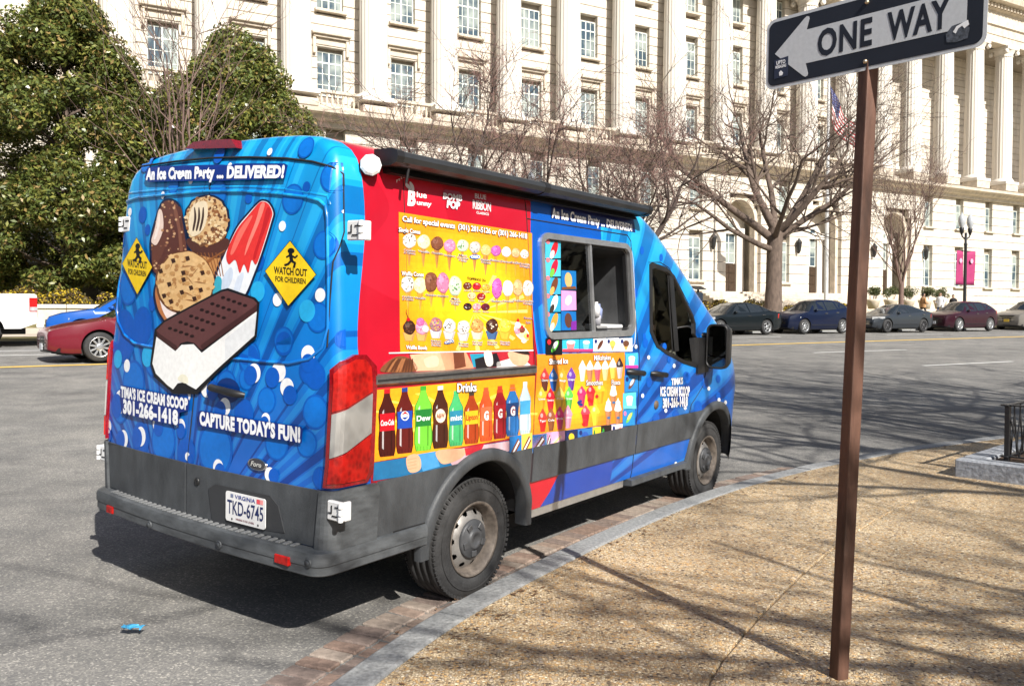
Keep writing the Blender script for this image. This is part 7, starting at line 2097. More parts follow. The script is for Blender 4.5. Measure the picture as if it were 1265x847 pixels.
        zl = lamp[0]
        def fp(u, v, dx0=.0): 
            x = .05 + lamp[1] * u; z = zl + .05 + .045 * u + (.12 - .05 * u) * (v - .5) * 2 * .62; return (hx - x + .012, sg * (hwid(x) * (.985) + .006 - .10 * (1 - u) ** 2), z)
        MB().grid(fp, 10, 4).build('headlight', M_LAMP, car)
        def tp(u, v):
            x = L - .03 - .34 * u; return (hx - x - .008, sg * (hwid(x) * .99 + .006 - .06 * (1 - u) ** 2), tail - .09 + .20 * v - .03 * u)
        MB().grid(tp, 8, 4).build('tail_light', M_TLMP, car)
    gz0, gz1 = grille or (.36, .62)
    def gp(u, v): y = (-.5 + u) * W * .62; return (hx + .012 - .22 * abs(2 * u - 1) ** 3 * .5, y, gz0 + (gz1 - gz0) * v)
    gr = MB().grid(gp, 10, 3).build('grille', M_BLK, car)
    m2 = MB()
    for k in range(3): z = gz0 + (gz1 - gz0) * (.25 + .25 * k); m2.box((hx + .005, -W * .27, z - .008), (hx + .022, W * .27, z + .008))
    m2.build('grille_bar', M_CHR, gr)
    if plate: MB().bevbox((hx + .02, -.155, gz0 - .02), (hx + .034, .155, gz0 + .13), .004).build('number_plate', plate, car)
    def lb(u, v): y = (-.5 + u) * W * .86; return (hx + .006 - .24 * abs(2 * u - 1) ** 3, y, clear + .03 + .10 * v)
    MB().grid(lb, 12, 2).build('lower_intake', M_BLK, car)
    tm, rm = wheel_meshes(r, style, rim_m or M_ALLOY)
    for xw in wheels:
        for sg in (-1, 1):
            w_ = empty('wheel'); w_.parent = car; w_.location = (hx - xw, sg * (W / 2 - .105), r); w_.rotation_euler = (PI / 2 if sg < 0 else -PI / 2, xw, 0)
            link('tyre', tm, w_); link('rim', rm, w_)
    MB().box((-hx + .3, -W / 2 + .25, .16), (hx - .3, W / 2 - .25, .30)).build('underbody', M_DARK, car)
    return car
def place(car, s, n):
    q = sn(s, n); car.location = (q.x, q.y, z_av(n) + .066 + .004); car.rotation_euler = (0, 0, AV_RZ + PI)
SED_TOP = [(0, .66), (.1, .72), (.5, .82), (1.15, .93), (1.35, .97), (1.9, 1.28), (2.25, 1.42), (2.7, 1.465), (3.2, 1.45), (3.7, 1.34), (4.15, 1.13), (4.4, 1.07), (4.75, 1.04), (4.85, .80)]
SED_BELT = [(0, .66), (.1, .72), (.5, .82), (1.15, .93), (2.0, .945), (3.6, 1.00), (4.3, 1.06), (4.75, 1.04), (4.85, .8)]
SED_WIN = [[(1.72, .965), (2.08, 1.24), (2.36, 1.37), (2.72, 1.40), (2.72, .985)], [(2.80, .985), (2.80, 1.40), (3.25, 1.375), (3.55, 1.30), (3.62, 1.03)], [(3.68, 1.04), (3.63, 1.27), (3.9, 1.13), (3.98, 1.07)]]
SUV_TOP = [(0, .72), (.08, .84), (.4, .95), (1.0, 1.04), (1.2, 1.08), (1.65, 1.38), (1.95, 1.56), (2.4, 1.63), (3.2, 1.62), (3.75, 1.54), (4.1, 1.32), (4.3, 1.06), (4.4, .82)]
SUV_BELT = [(0, .72), (.08, .84), (.4, .95), (1.0, 1.04), (2.0, 1.05), (3.4, 1.12), (4.05, 1.18), (4.3, 1.02), (4.4, .82)]
SUV_WIN = [[(1.52, 1.08), (1.86, 1.36), (2.08, 1.49), (2.42, 1.53), (2.42, 1.10)], [(2.50, 1.10), (2.50, 1.53), (3.15, 1.51), (3.22, 1.16)], [(3.30, 1.17), (3.24, 1.50), (3.62, 1.44), (3.86, 1.24)]]
TES_TOP = [(0, .62), (.1, .70), (.5, .82), (1.0, .90), (1.2, .94), (1.8, 1.24), (2.2, 1.39), (2.65, 1.44), (3.1, 1.41), (3.7, 1.25), (4.2, 1.08), (4.6, 1.03), (4.69, .8)]
TES_BELT = [(0, .62), (.1, .70), (.5, .82), (1.0, .90), (2.0, .93), (3.6, 1.00), (4.2, 1.05), (4.6, 1.02), (4.69, .8)]
TES_WIN = [[(1.60, .955), (1.98, 1.20), (2.26, 1.335), (2.62, 1.375), (2.62, .975)], [(2.69, .975), (2.69, 1.375), (3.15, 1.33), (3.6, 1.205), (3.78, 1.06)]]
def stretch(T, k, kz=1.0): return [(x * k, z * kz) for x, z in T]
NP = 28.55
c1 = make_car('parked_sedan', 'black parked sedan seen just right of the van mirror', 'car', 4.85, 1.83, SED_TOP, SED_BELT, (.95, 3.78), .33, paint('paint_black', (.006, .009, .011)), SED_WIN, (1.30, 2.30), (3.62, 4.25))
place(c1, px_n(903, NP), NP)
c2 = make_car('parked_hatchback', 'navy blue parked crossover in front of the old tree', 'car', 4.30, 1.77, stretch(SUV_TOP, 4.3 / 4.4), stretch(SUV_BELT, 4.3 / 4.4), (.86, 3.50), .34, paint('paint_navy', (.004, .008, .027)), [stretch(w, 4.3 / 4.4) for w in SUV_WIN], (1.15, 1.98), (3.72, 4.2), style=9, plate=M_PLATE, grille=(.42, .74), tail=1.0)
place(c2, px_n(1000, NP), NP)
c3 = make_car('parked_sedan', 'dark grey parked sedan just right of the sign post', 'car', 4.69, 1.85, TES_TOP, TES_BELT, (.85, 3.72), .335, paint('paint_grey', (.026, .031, .038)), TES_WIN, (1.1, 2.3), (3.4, 4.3), style=9, rim_m=M_ALLOYD)
place(c3, px_n(1101, NP), NP)
c4 = make_car('parked_suv', 'maroon parked crossover below the lamp post with banners', 'car', 4.64, 1.88, stretch(SUV_TOP, 4.64 / 4.4), stretch(SUV_BELT, 4.64 / 4.4), (.92, 3.72), .36, paint('paint_maroon', (.026, .005, .011)), [stretch(w, 4.64 / 4.4) for w in SUV_WIN], (1.25, 2.1), (4.0, 4.5), style=10, plate=M_PLATE, grille=(.42, .76), tail=1.02)
place(c4, px_n(1185, NP), NP)
c5 = make_car('parked_suv', 'grey parked off-roader with yellow plate at the right edge', 'car', 4.6, 1.9, stretch(SUV_TOP, 4.6 / 4.4, 1.06), stretch(SUV_BELT, 4.6 / 4.4, 1.06), (.9, 3.7), .37, paint('paint_bronze', (.16, .15, .135)), [stretch(w, 4.6 / 4.4, 1.06) for w in SUV_WIN], (1.25, 2.1), (4.0, 4.5), plate=M_PLATY, grille=(.5, .85), tail=1.05)
place(c5, px_n(1271, NP), NP)
c6 = make_car('red_sedan', 'dark red sedan driving out from behind the left side of the van', 'car', 4.95, 1.88, stretch(SED_TOP, 4.95 / 4.85, 1.07), stretch(SED_BELT, 4.95 / 4.85, 1.07), (1.04, 3.86), .345, paint('paint_red', (.135, .010, .020)), [stretch(w, 4.95 / 4.85, 1.07) for w in SED_WIN], (1.30, 2.30), (3.62, 4.25), style=10, group='cars driving along the avenue', plate=M_PLATE, grille=(.30, .60), lamp=(.62, .75))
n6 = 22.9; place(c6, px_n(50, n6 - .9) + 4.95 / 2, n6); c6.rotation_euler.z += R(9)
c7 = make_car('blue_suv', 'bright blue car parked beyond the dark red sedan, left of the van', 'car', 4.64, 1.88, stretch(SUV_TOP, 4.64 / 4.4), stretch(SUV_BELT, 4.64 / 4.4), (.92, 3.72), .36, paint('paint_blue', (.010, .085, .36)), [stretch(w, 4.64 / 4.4) for w in SUV_WIN], (1.25, 2.1), (4.0, 4.5), plate=M_PLATE, grille=(.42, .76))
place(c7, px_n(57, NP - .9) + 4.64 / 2, NP)
# white pickup: bed, tailgate, cab
M_PWH = paint('paint_white', (.78, .78, .78))
pk = empty('pickup_truck', (0, 0, 0), 0, 'white pickup truck at the left edge with its red tail light showing', 'pickup', 'cars parked along the far kerb')
mb = MB(); PL = 5.8; hx = PL / 2
bp_ = [(-hx, .62), (-hx - .0, 1.44), (-hx + .05, 1.475), (-.55, 1.475), (-.55, 1.20), (-.45, .50), (-hx + .6, .50)]
mb.prism([(x, -1.0, z) for x, z in [(-hx, .66), (-hx, 1.45), (-hx + .05, 1.485), (-.42, 1.485), (-.42, .50), (-hx + .4, .50)]], (0, 2.0, 0))
me = mb.mesh('bed', fixn=True); me.materials.append(M_PWH); me.materials.append(M_DARK)
cuts = []
for sg in (-1, 1):
    c = MB(); z0, z1 = (.66, 1.3) if sg < 0 else (-1.3, -.66)
    c.lathe([(.0001, z0), (.50, z0), (.50, z1), (.0001, z1)], 28, 1, Matrix.Translation((-hx + 1.30, 0, .43)) @ Matrix.Rotation(PI / 2, 4, 'X'), False); cuts.append(c)
cb = MB(); cb.box((-hx + .07, -.9, .95), (-.5, .9, 1.7), 0); cuts.append(cb)
me = bool_cut(me, cuts, 'bed'); bed = link('bed', me, pk); bv = bed.modifiers.new('bv', 'BEVEL'); bv.width = .025; bv.segments = 2; bv.limit_method = 'ANGLE'
def cabp(mb, y0, y1, P): mb.prism([(x, y0, z) for x, z in P], (0, y1 - y0, 0))
mb = MB(); cabp(mb, -1.0, 1.0, [(-.40, .48), (-.40, 1.30), (1.55, 1.26), (2.55, 1.15), (2.85, 1.0), (hx, .62), (hx, .45)]); cabp(mb, -.86, .86, [(-.40, 1.29), (-.30, 1.86), (.9, 1.88), (1.6, 1.28)])
cab = mb.build('cab', M_PWH, pk, fixn=True); bv = cab.modifiers.new('bv', 'BEVEL'); bv.width = .03; bv.segments = 2; bv.limit_method = 'ANGLE'
for sg in (-1, 1):
    mb = MB(); cabp(mb, sg * .862, sg * .872, [(-.25, 1.34), (-.18, 1.78), (.38, 1.80), (.38, 1.34)]); cabp(mb, sg * .862, sg * .872, [(.45, 1.34), (.45, 1.80), (.86, 1.80), (1.34, 1.34)]); mb.build('side_window', M_CGL, pk, fixn=True)
    mb = MB(); mb.prism([(-hx - .012, sg * .995 - .015, .98), (-hx - .012, sg * .995 + .015, .98), (-hx - .012, sg * .995 + .015, 1.38), (-hx - .012, sg * .995 - .015, 1.38)], (.20, 0, 0)); mb.prism([(-hx - .014, sg * .90 - .10, .98), (-hx - .014, sg * .90 + .10, .98), (-hx - .014, sg * .90 + .10, 1.38), (-hx - .014, sg * .90 - .10, 1.38)], (.02, 0, 0))
    mb.build('tail_light', M_TLMP, pk, fixn=True)
    mb = MB(); mb.bevbox((-hx - .018, sg * .985 - .02, 1.00), (-hx + .17, sg * .985 + .028, 1.12), .006); mb.build('reversing_light', M_LAMP, pk)
    MB().bevbox((hx - .45, sg * .93 - .09, .80), (hx - .05, sg * .93 + .06, .98), .02).build('headlight', M_LAMP, pk)
MB().bevbox((-hx - .17, -.98, .52), (-hx + .02, .98, .74), .03).build('rear_bumper', M_PWH, pk)
MB().bevbox((-hx - .012, -.80, .72), (-hx + .004, .80, 1.40), .006).build('tailgate', M_PWH, pk)
MB().bevbox((hx - .1, -.98, .40), (hx + .08, .98, .62), .03).build('front_bumper', M_CHR, pk)
MB().box((-hx + .3, -.6, .34), (hx - .3, .6, .50)).build('chassis', M_DARK, pk)
tm, rm = wheel_meshes(.41, 6, M_ALLOY)
for x in (-hx + 1.30, hx - 1.0):
    for sg in (-1, 1):
        w_ = empty('wheel'); w_.parent = pk; w_.location = (x, sg * .87, .41); w_.rotation_euler = (PI / 2 if sg < 0 else -PI / 2, 0, 0); link('tyre', tm, w_); link('rim', rm, w_)
place(pk, px_n(46, NP - 1.0) - PL / 2, NP)
# ================================================================== the ONE WAY sign
M_PST = mat('rusty_post', (.10, .050, .034), .62, .25, var=.6, scale=9, bump=.2, bscale=40, streak=(1, 1, .25))
M_SGN = mat('sign_black', (.010, .012, .020), .5, var=.25, scale=5)
M_SGW = mat('sign_reflective', (.50, .52, .545), .38, var=.07, scale=60, bump=.05, bscale=300)
M_SGB = mat('sign_back', (.45, .46, .47), .4, .7)
pb = px_z(1036, 836, .13)
sg_root = empty('one_way_sign', (pb.x, pb.y, .13), 0, 'black and white ONE WAY sign on a rusty brown metal post', 'road sign')
lean = Vector((.0335, -.004, 1)).normalized()
M_LEAN = Matrix.Translation((0, 0, 0)) @ Vector((0, 0, 1)).rotation_difference(lean).to_matrix().to_4x4()
TOPH = 2.78
mb = MB(); h_ = .0285
ang = R(20)
def sq(k, w): return Vector((w * math.cos(ang + R(45 + 90 * k)), w * math.sin(ang + R(45 + 90 * k)), 0))
mb.prism([M_LEAN @ (sq(k, h_ * 1.414) + Vector((0, 0, -.05))) for k in range(4)], M_LEAN.to_3x3() @ Vector((0, 0, TOPH + .05)))
post = mb.build('post', M_PST, sg_root, fixn=True)
bv = post.modifiers.new('bv', 'BEVEL'); bv.width = .006; bv.segments = 2
mb = MB()                                # row of punched holes
for k in range(42):
    for f in range(2):
        c = M_LEAN @ (Vector((math.cos(ang - PI / 2 * f), math.sin(ang - PI / 2 * f), 0)) * (h_ + .0006) + Vector((0, 0, .12 + k * .062)))
# face of the sign: right end nearer to the camera
A_S = R(49)
ex = Vector((math.cos(A_S), -math.sin(A_S), 0)); en = Vector((-math.sin(A_S), -math.cos(A_S), 0)); ez = (lean - ex * lean.dot(ex)).normalized()
ez = Vector((0, 0, 1)); TILT = -.018
exr = (ex + Vector((0, 0, TILT))).normalized(); ezr = exr.cross(en) * -1
if ezr.z < 0: ezr = -ezr
# centre of the sign, placed from the photograph's corners at the post's distance
SW, SHT = .457, .1525
sc_c = lean * 2.662 + en * .036
def sp(x, z, o=0.0): return sc_c + exr * x + ezr * z + en * o
def sg_poly(name, pts, o, th, m, par=sg_root):
    mb = MB(); n = len(pts)
    mb.add([sp(x, z, o) for x, z in pts] + [sp(x, z, o - th) for x, z in pts], [tuple(range(n)), tuple(range(n, 2 * n))[::-1]] + [(i, (i + 1) % n, n + (i + 1) % n, n + i) for i in range(n)])
    return mb.build(name, m, par, fixn=True)
plate_s = sg_poly('sign_plate', round_rect(-SW, -SHT, SW, SHT, .040), 0, .003, M_SGW)
sg_poly('black_field', round_rect(-SW + .014, -SHT + .014, SW - .014, SHT - .014, .030), .0012, .0008, M_SGN, plate_s)
AH = .071
arrow = [(-.412, 0)] + [(-.272, .122), (-.262, .128), (-.252, .124), (-.250, .115)] + [(-.262, AH), (.386, AH), (.386, -AH), (-.262, -AH)] + [(-.250, -.115), (-.252, -.124), (-.262, -.128), (-.272, -.122)]
sg_poly('arrow', arrow, .0022, .0008, M_SGW, plate_s)
def sg_text(body, x0, x1, z0, z1, o, m, bold=.02, spacing=1.0):
    V, F = text2d(body, bold, spacing); xs = [v[0] for v in V]; a, b = min(xs), max(xs)
    mb = MB(); mb.add([sp(x0 + (v[0] - a) / (b - a) * (x1 - x0), z0 + v[1] / .70 * (z1 - z0), o) for v in V], F)
    return mb.build('lettering', m, plate_s, kind='stuff')
sg_text('ONE', -.208, .028, -.053, .053, .0032, M_SGN, .032, 1.10)
sg_text('WAY', .088, .326, -.053, .053, .0032, M_SGN, .032, 1.06)
for dx in (-.0,):
    for z in (-.118, .118): MB().sphere(sp(.003, z, .004), (.009, .009, .009), 10, 6).build('bolt', mat('bolt_steel', (.5, .42, .3), .4, .8), plate_s)
sg_poly('sticker', [(-.412, -.110), (-.345, -.106), (-.345, -.022), (-.412, -.028)], .0030, .0006, mat('sticker_dark', (.025, .03, .055), .4), plate_s)
M_STW = mat('sticker_print', (.75, .76, .78), .5)
sg_text('UPTO', -.402, -.358, -.050, -.034, .0042, M_STW, .03); sg_text('MESSAGING', -.406, -.354, -.066, -.054, .0042, M_STW, .03)
sg_poly('sticker_mark', [(-.386, -.100), (-.372, -.100), (-.368, -.090), (-.374, -.082), (-.380, -.078), (-.388, -.086)], .0040, .0005, M_STW, plate_s)
sg_poly('torn_patch', [(.318, -.112), (.352, -.118), (.392, -.112), (.398, -.075), (.372, -.050), (.335, -.055), (.314, -.08)], .0030, .0005, mat('worn_patch', (.06, .07, .09), .8, var=.8, scale=60), plate_s)
sg_poly('torn_sticker', [(.340, -.078), (.352, -.060), (.372, -.052), (.392, -.046), (.396, -.064), (.380, -.074), (.372, -.062), (.358, -.070), (.350, -.086)], .0042, .0005, M_STW, plate_s)

# ================================================================== tree pit kerb and iron fence at the right
P0, P1_, P2_ = px_z(1179, 588, .13), px_z(1262, 599, .13), px_z(1221, 559, .30)
e1 = (P1_ - P0); e1.z = 0; e1.normalize(); e2 = Vector((-e1.y, e1.x, 0))
if e2.y < 0: e2 = -e2
pit = empty('tree_pit', (P0.x, P0.y, .13), math.atan2(e1.y, e1.x), 'low grey granite border around a tree pit at the right edge', 'planter')
HB_ = .165
for (a, b, w0, w1) in ((0, .62, 0, .21), (.63, 2.2, 0, .21), (2.21, 3.9, 0, .21)):
    MB().bevbox((a, w0, -.02), (b, w1, HB_), .012).build('border_stone', M_GRAN2, pit)
for (a, b) in ((.22, 1.5), (1.51, 2.6)): MB().bevbox((0, a, -.02), (.21, b, HB_ + .002), .012).build('border_stone', M_GRAN2, pit)
for (a, b) in ((.22, 1.9), (1.91, 3.9)): MB().bevbox((a, 2.39, -.02), (b, 2.6, HB_ - .002), .012).build('border_stone', M_GRAN2, pit)
mb = MB(); mb.grid(lambda u, v: (.2 + 3.8 * u, .2 + 2.2 * v, HB_ - .03 + .03 * mnoise.noise((u * 9, v * 6, 0))), 24, 16); mb.build('soil', mat('soil_mulch', (.07, .04, .022), .95, var=.6, scale=40, bump=1, bscale=60), pit)
fe = empty('iron_fence', (P0.x, P0.y, .13), math.atan2(e1.y, e1.x), 'low black iron railing on the granite border at the right edge', 'fence')
M_IRON = mat('black_iron', (.012, .012, .013), .4, var=.3)
fy, fx0, H0, H1 = .34, .34, HB_ + .02, HB_ + .50
for x in (fx0, 1.9, 3.5):
    MB().bevbox((x - .022, fy - .022, HB_ - .05), (x + .022, fy + .022, H1), .004).build('post', M_IRON, fe)
for y in (1.2, 2.2): MB().bevbox((fx0 - .022, y - .022, HB_ - .05), (fx0 + .022, y + .022, H1), .004).build('post', M_IRON, fe)
for z in (H0, H1):
    MB().bevbox((fx0 - .06, fy - .02, z), (3.9, fy + .02, z + .014), .004).build('rail', M_IRON, fe)
    MB().bevbox((fx0 - .02, fy - .06, z + .001), (fx0 + .02, 2.3, z + .015), .004).build('rail', M_IRON, fe)
for k in range(9):
    x = fx0 + .10 + k * .17
    for sg in (-1, 1): MB().tube([(x, fy, H0 + .01), (x + sg * .03, fy, (H0 + H1) / 2 - .06), (x + sg * .085, fy, H1 - .10), (x + sg * .085, fy, H1)], .008, 5).build('scroll_bar', M_IRON, fe)
for k in range(9):
    y = fy + .10 + k * .17
    for sg in (-1, 1): MB().tube([(fx0, y, H0 + .01), (fx0, y + sg * .03, (H0 + H1) / 2 - .06), (fx0, y + sg * .085, H1 - .10), (fx0, y + sg * .085, H1)], .008, 5).build('scroll_bar', M_IRON, fe)

# ================================================================== litter on the road
q = px_z(165, 778, .066)
mb = MB(); rl = random.Random(2)
def crump(u, v): return (-.06 + .12 * u + .012 * rl.uniform(-1, 1), -.025 + .05 * v + .008 * rl.uniform(-1, 1), .012 + .018 * rl.random())
mb.grid(crump, 7, 3, smooth=False)
mb.build('crumpled_wrapper', mat('blue_wrapper', (.06, .34, .62), .3, .2, var=.7, scale=30), loc=(q.x, q.y, .064), label='crumpled blue wrapper lying on the road behind the van', cat='litter')

# ================================================================== flagpole and flag
M_POLE = mat('white_pole', (.62, .62, .62), .4, .2, var=.06)
fq = at_px(1020, 40.0)
fl = empty('flagpole', fq, 0, 'tall white flagpole behind the parked cars', 'flagpole')
MB().tube([(0, 0, -.1), (0, 0, 9), (0, 0, 19.5)], [.15, .13, .075], 14).build('pole', M_POLE, fl)
MB().lathe([(.0001, 0), (.6, 0), (.6, .25), (.3, .4), (.22, .55), (.0001, .55)], 18).build('base', M_TRIM, fl)
MB().sphere((0, 0, 19.6), .16).build('finial', mat('gilt', (.6, .4, .1), .3, 1), fl)
# flag hangs limp from the halyard: folded cloth with printed stripes and stars
zt = 1.65 + (386 - 106) / FPX * (fq.y) ; 
FW_, FH_ = 3.3, 2.3
HOI = zt - fq.z
def flag_pt(u, v):
    """u along the fly 0..1, v down the hoist 0..1: the fly end droops"""
    dr = u ** .8
    x = .09 + (1.05 * u + .12 * math.sin(u * 9 + v * 2)) * 1.9
    y = .26 * math.sin(u * 11 + v * 1.6) * (.35 + .65 * u)
    z = HOI - FH_ * v * (1 - .20 * u) - 2.9 * dr * (1 - .08 * v)
    return Vector((x, y, z))
mb = MB(); NU, NV = 40, 26
RED_, WH_, BL_ = S(178, 28, 44), S(236, 232, 228), S(34, 42, 96)
for i in range(NU):
    for j in range(NV):
        u0, u1, v0, v1 = i / NU, (i + 1) / NU, j / NV, (j + 1) / NV
        c = RED_ if (j // 2) % 2 == 0 else WH_
        if u0 < .40 and j < 14:
            c = BL_
            if (i % 3 == 1) and (j % 2 == 1): c = S(150, 154, 186)
        mb.add([flag_pt(u0, v0), flag_pt(u1, v0), flag_pt(u1, v1), flag_pt(u0, v1)], [(0, 1, 2, 3)], 0, c, True)
flag = mb.build('hanging_flag', print_mat('flag_cloth', .85), loc=fq, label='red white and blue striped flag hanging limp from the white flagpole', cat='flag', weld=True)
so = flag.modifiers.new('th', 'SOLIDIFY'); so.thickness = .01
flag.rotation_euler = (0, 0, R(8))

# ================================================================== twin-globe street lamps
M_GLOBE = mat('lamp_globe', (.42, .44, .46), .15, var=.1, coat=.8)
def lamp(px, n, label):
    q = at_px(px, n); t = empty('street_lamp', q, AV_RZ, label, 'street lamp', 'twin-globe street lamps on the far pavement')
    mb = MB(); mb.lathe([(.0001, 0), (.30, 0), (.30, .15), (.22, .25), (.20, .9), (.13, 1.1), (.10, 1.3), (.085, 4.9), (.11, 5.0), (.07, 5.1), (.07, 5.7)], 14); mb.build('post', M_BLK, t)
    mb = MB(); mb.tube([(-.42, 0, 5.75), (-.36, 0, 5.45), (-.12, 0, 5.35), (.12, 0, 5.35), (.36, 0, 5.45), (.42, 0, 5.75)], .045, 8)
    for sg in (-1, 1): mb.lathe([(.0001, 5.55), (.05, 5.55), (.12, 5.80), (.14, 5.95), (.10, 6.0)], 12, 0, Matrix.Translation((sg * .42, 0, 0)))
    mb.build('arm', M_BLK, t)
    for sg in (-1, 1):
        MB().lathe([(.10, 6.0), (.18, 6.18), (.21, 6.38), (.19, 6.58), (.10, 6.74), (.05, 6.80), (.02, 6.9), (.0001, 6.92)], 16, 0, Matrix.Translation((sg * .42, 0, 0))).build('globe', M_GLOBE, t)
    return t
l1 = lamp(1191, 31.0, 'twin-globe street lamp with magenta banners above the maroon car')
l2 = lamp(645, 31.0, 'twin-globe street lamp whose globes show above the van awning')
M_BAN = mat('banner_magenta', (.33, .03, .12), .75, var=.12, scale=3)
for sg in (-1, 1):
    mb = MB(); mb.grid(lambda u, v: (sg * (.16 + .78 * u), .05 * math.sin(3 * u + 2 * v), 2.55 + 2.05 * v), 8, 8)
    bn = mb.build('banner', M_BAN, l1); bn.modifiers.new('t', 'SOLIDIFY').thickness = .01
    mb = MB()
    for z in (2.55, 4.6): mb.tube([(0, 0, z), (sg * .98, 0, z)], .018, 6)
    mb.build('banner_arm', M_BLK, l1)
    mb = MB(); mb.lathe([(.0001, 0), (.16, 0)], 6, 0, Matrix.Translation((sg * .55, -.075, 4.0)) @ Matrix.Rotation(PI / 2, 4, 'X')); mb.build('banner_emblem', mat('emblem_pale', (.55, .30, .40), .8), bn)

# pay station beyond the van mirror
q = at_px(862, 30.6)
pm_ = empty('pay_station', q, AV_RZ, 'dark parking pay station behind the van cab', 'parking meter')
MB().bevbox((-.16, -.12, 0), (.16, .12, 1.35), .03).build('pedestal', M_BLK, pm_)
MB().bevbox((-.20, -.15, 1.36), (.20, .15, 1.82), .03).build('head', mat('meter_blue', (.02, .03, .045), .4), pm_)
MB().prism([(-.36, -.20, 1.95), (.36, -.20, 1.95), (.36, .22, 2.12), (-.36, .22, 2.12)], (0, 0, .03)).build('solar_panel', M_BLK, pm_, fixn=True)
MB().tube([(0, 0, 1.80), (0, 0, 1.98)], .05, 8).build('neck', M_BLK, pm_)

# low stone wall along the far pavement at the left, and retaining wall under the evergreens
lw = empty('low_wall', sn(0, 35.2, 0), AV_RZ, 'low pale stone wall under the yellow shrubs at the left', 'wall')
for k in range(14):
    s0 = -14 + k * 1.5
    MB().bevbox((s0, 0, 1.0), (s0 + 1.485, .45, 1.86), .02).build('wall_stone', M_TRIM, lw)
    MB().bevbox((s0, -.07, 1.865), (s0 + 1.488, .52, 2.02), .02).build('coping_stone', M_STONE, lw)
rw_ = empty('retaining_wall', sn(0, 46.5, 0), AV_RZ, 'shaded grey stone wall under the evergreen trees', 'wall')
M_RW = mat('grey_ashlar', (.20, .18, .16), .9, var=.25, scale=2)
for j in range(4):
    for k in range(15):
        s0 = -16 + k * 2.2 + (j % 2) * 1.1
        MB().bevbox((s0, 0, 1.7 + j * .62), (s0 + 2.185, .5, 1.7 + j * .62 + .605), .02).build('wall_stone', M_RW, rw_)

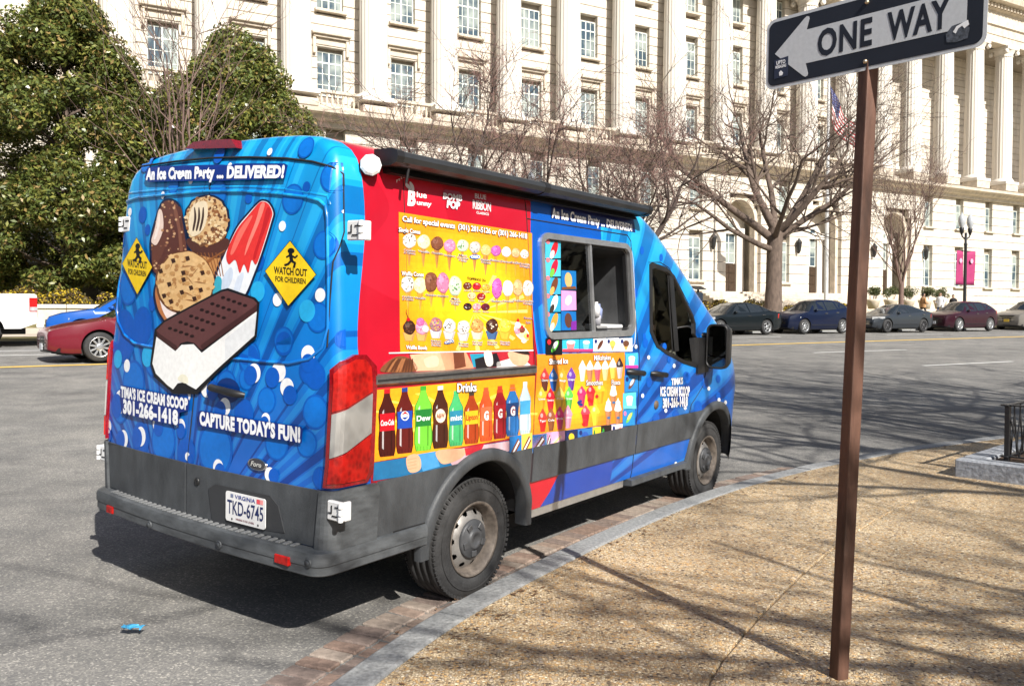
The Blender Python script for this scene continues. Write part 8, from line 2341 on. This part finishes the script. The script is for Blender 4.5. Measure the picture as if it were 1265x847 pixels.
# ================================================================== three people on the far pavement
def person(px, n, h, label, coat, trou, hair, pose=0, yaw=0.0):
    q = at_px(px, n)
    k = h / 1.75
    J = [(0, 0, .98), (0, .0, 1.18), (0, 0, 1.42), (0, -.01, 1.52), (0, -.02, 1.60),          # pelvis, waist, chest, neck, head base
         (-.10, 0, .92), (-.11, -.03 - .10 * pose, .50), (-.11, .03 - .22 * pose, .08), (-.11, -.12 - .22 * pose, .04),
         (.10, 0, .92), (.11, -.02 + .12 * pose, .50), (.11, .05 + .24 * pose, .08), (.11, -.10 + .24 * pose, .04),
         (-.20, 0, 1.40), (-.27, .02, 1.14), (-.22, -.20, 1.05), (-.16, -.28, 1.08),
         (.20, 0, 1.40), (.27, .03, 1.13), (.24, -.14, .95), (.22, -.20, .88)]
    E_ = [(0, 1), (1, 2), (2, 3), (3, 4), (0, 5), (5, 6), (6, 7), (7, 8), (0, 9), (9, 10), (10, 11), (11, 12), (2, 13), (13, 14), (14, 15), (15, 16), (2, 17), (17, 18), (18, 19), (19, 20)]
    rad = [.16, .15, .17, .06, .06, .10, .07, .05, .045, .10, .07, .05, .045, .085, .06, .045, .04, .085, .06, .045, .04]
    me = bpy.data.meshes.new('body'); me.from_pydata([(x * k, y * k, z * k) for x, y, z in J], E_, [])
    o = bpy.data.objects.new('tmp', me); COL.objects.link(o)
    sk = o.modifiers.new('sk', 'SKIN'); ss = o.modifiers.new('ss', 'SUBSURF'); ss.levels = 1
    for i, v in enumerate(me.skin_vertices[0].data): v.radius = (rad[i] * k, rad[i] * k * .82); v.use_root = (i == 0)
    dg = bpy.context.evaluated_depsgraph_get(); dg.update()
    bm_ = bpy.data.meshes.new_from_object(o.evaluated_get(dg)); bpy.data.objects.remove(o)
    # head grown into the same mesh
    b2 = bmesh.new(); b2.from_mesh(bm_)
    r_ = bmesh.ops.create_uvsphere(b2, u_segments=14, v_segments=10, radius=.105 * k)
    for v in r_['verts']:
        v.co = Vector((v.co.x * .82, v.co.y * .98 - .02, v.co.z * 1.18 + 1.66 * k))
    b2.to_mesh(bm_); b2.free()
    skin = mat('skin_tone', (.36, .22, .15), .6)
    for mm in (coat, trou, skin, hair, M_BLK): bm_.materials.append(mm)
    for p_ in bm_.polygons:
        z = p_.center.z / k; y = p_.center.y / k; x = abs(p_.center.x / k)
        p_.use_smooth = True
        if z > 1.50: p_.material_index = 3 if (z > 1.70 or (y > .02 and z > 1.56)) else 2
        elif z < .10: p_.material_index = 4
        elif z < .96 and x < .21: p_.material_index = 1
        elif y < -.235 and z < 1.2: p_.material_index = 2
        else: p_.material_index = 0
    t = empty('person', q, yaw, label, 'person', 'people walking on the far pavement')
    link('body', bm_, t)
    mb = MB(); mb.lathe([(.235 * k, .80 * k), (.225 * k, 1.0 * k), (.205 * k, 1.15 * k), (.215 * k, 1.3 * k), (.19 * k, 1.42 * k), (.10 * k, 1.49 * k)], 16, 0, Matrix.Diagonal((1, .72, 1, 1))); mb.build('jacket', coat, t)
    return t
person(1140, 35.4, 1.74, 'person in a tan jacket walking behind the maroon car', mat('tan_jacket', (.36, .20, .09), .9), mat('dark_trousers', (.03, .03, .035), .9), mat('dark_hair', (.02, .015, .012), .8), 1, AV_RZ + 1.2)
person(1161, 35.6, 1.80, 'person in a white top and blue jeans on the far pavement', mat('white_top', (.66, .67, .70), .9), mat('blue_jeans', (.06, .10, .22), .9), mat('brown_hair', (.06, .035, .02), .8), 1, AV_RZ - 1.4)
person(1177, 35.8, 1.68, 'person in dark clothes at the far right of the three walkers', mat('black_coat', (.02, .02, .024), .9), mat('grey_trousers', (.06, .06, .065), .9), mat('black_hair', (.012, .010, .010), .8), 0, AV_RZ - 1.5)

# dry leaves and grit blown along the kerb and in the gutter
rl = random.Random(9); mb = MB()
aa0, aa1 = KA[arc_near(-1.2, 2.1)], KA[arc_near(8, 11.6)]
for k in range(420):
    a = rl.uniform(aa0, aa1); side = rl.random()
    o_ = rl.choice((.20, .22, .26)) + abs(rl.gauss(0, .05)) if side < .55 else -.01 - abs(rl.gauss(0, .10))
    p = kerb_at(a, o_); z = .133 if o_ > 0 else .03 * (-o_) + .016
    r_ = rl.uniform(.004, .016); t = rl.uniform(0, 6.28)
    mb.add([(p.x + r_ * math.cos(t + q * 1.57) * (1.6 if q % 2 else .8), p.y + r_ * math.sin(t + q * 1.57) * (1.6 if q % 2 else .8), z + rl.uniform(0, .008)) for q in range(4)], [(0, 1, 2, 3)])
mb.build('leaf_litter', mat('dry_leaf', (.16, .085, .04), .9, var=.6, scale=40), kind='stuff', label='dry leaf crumbs and grit along the kerb', cat='litter')
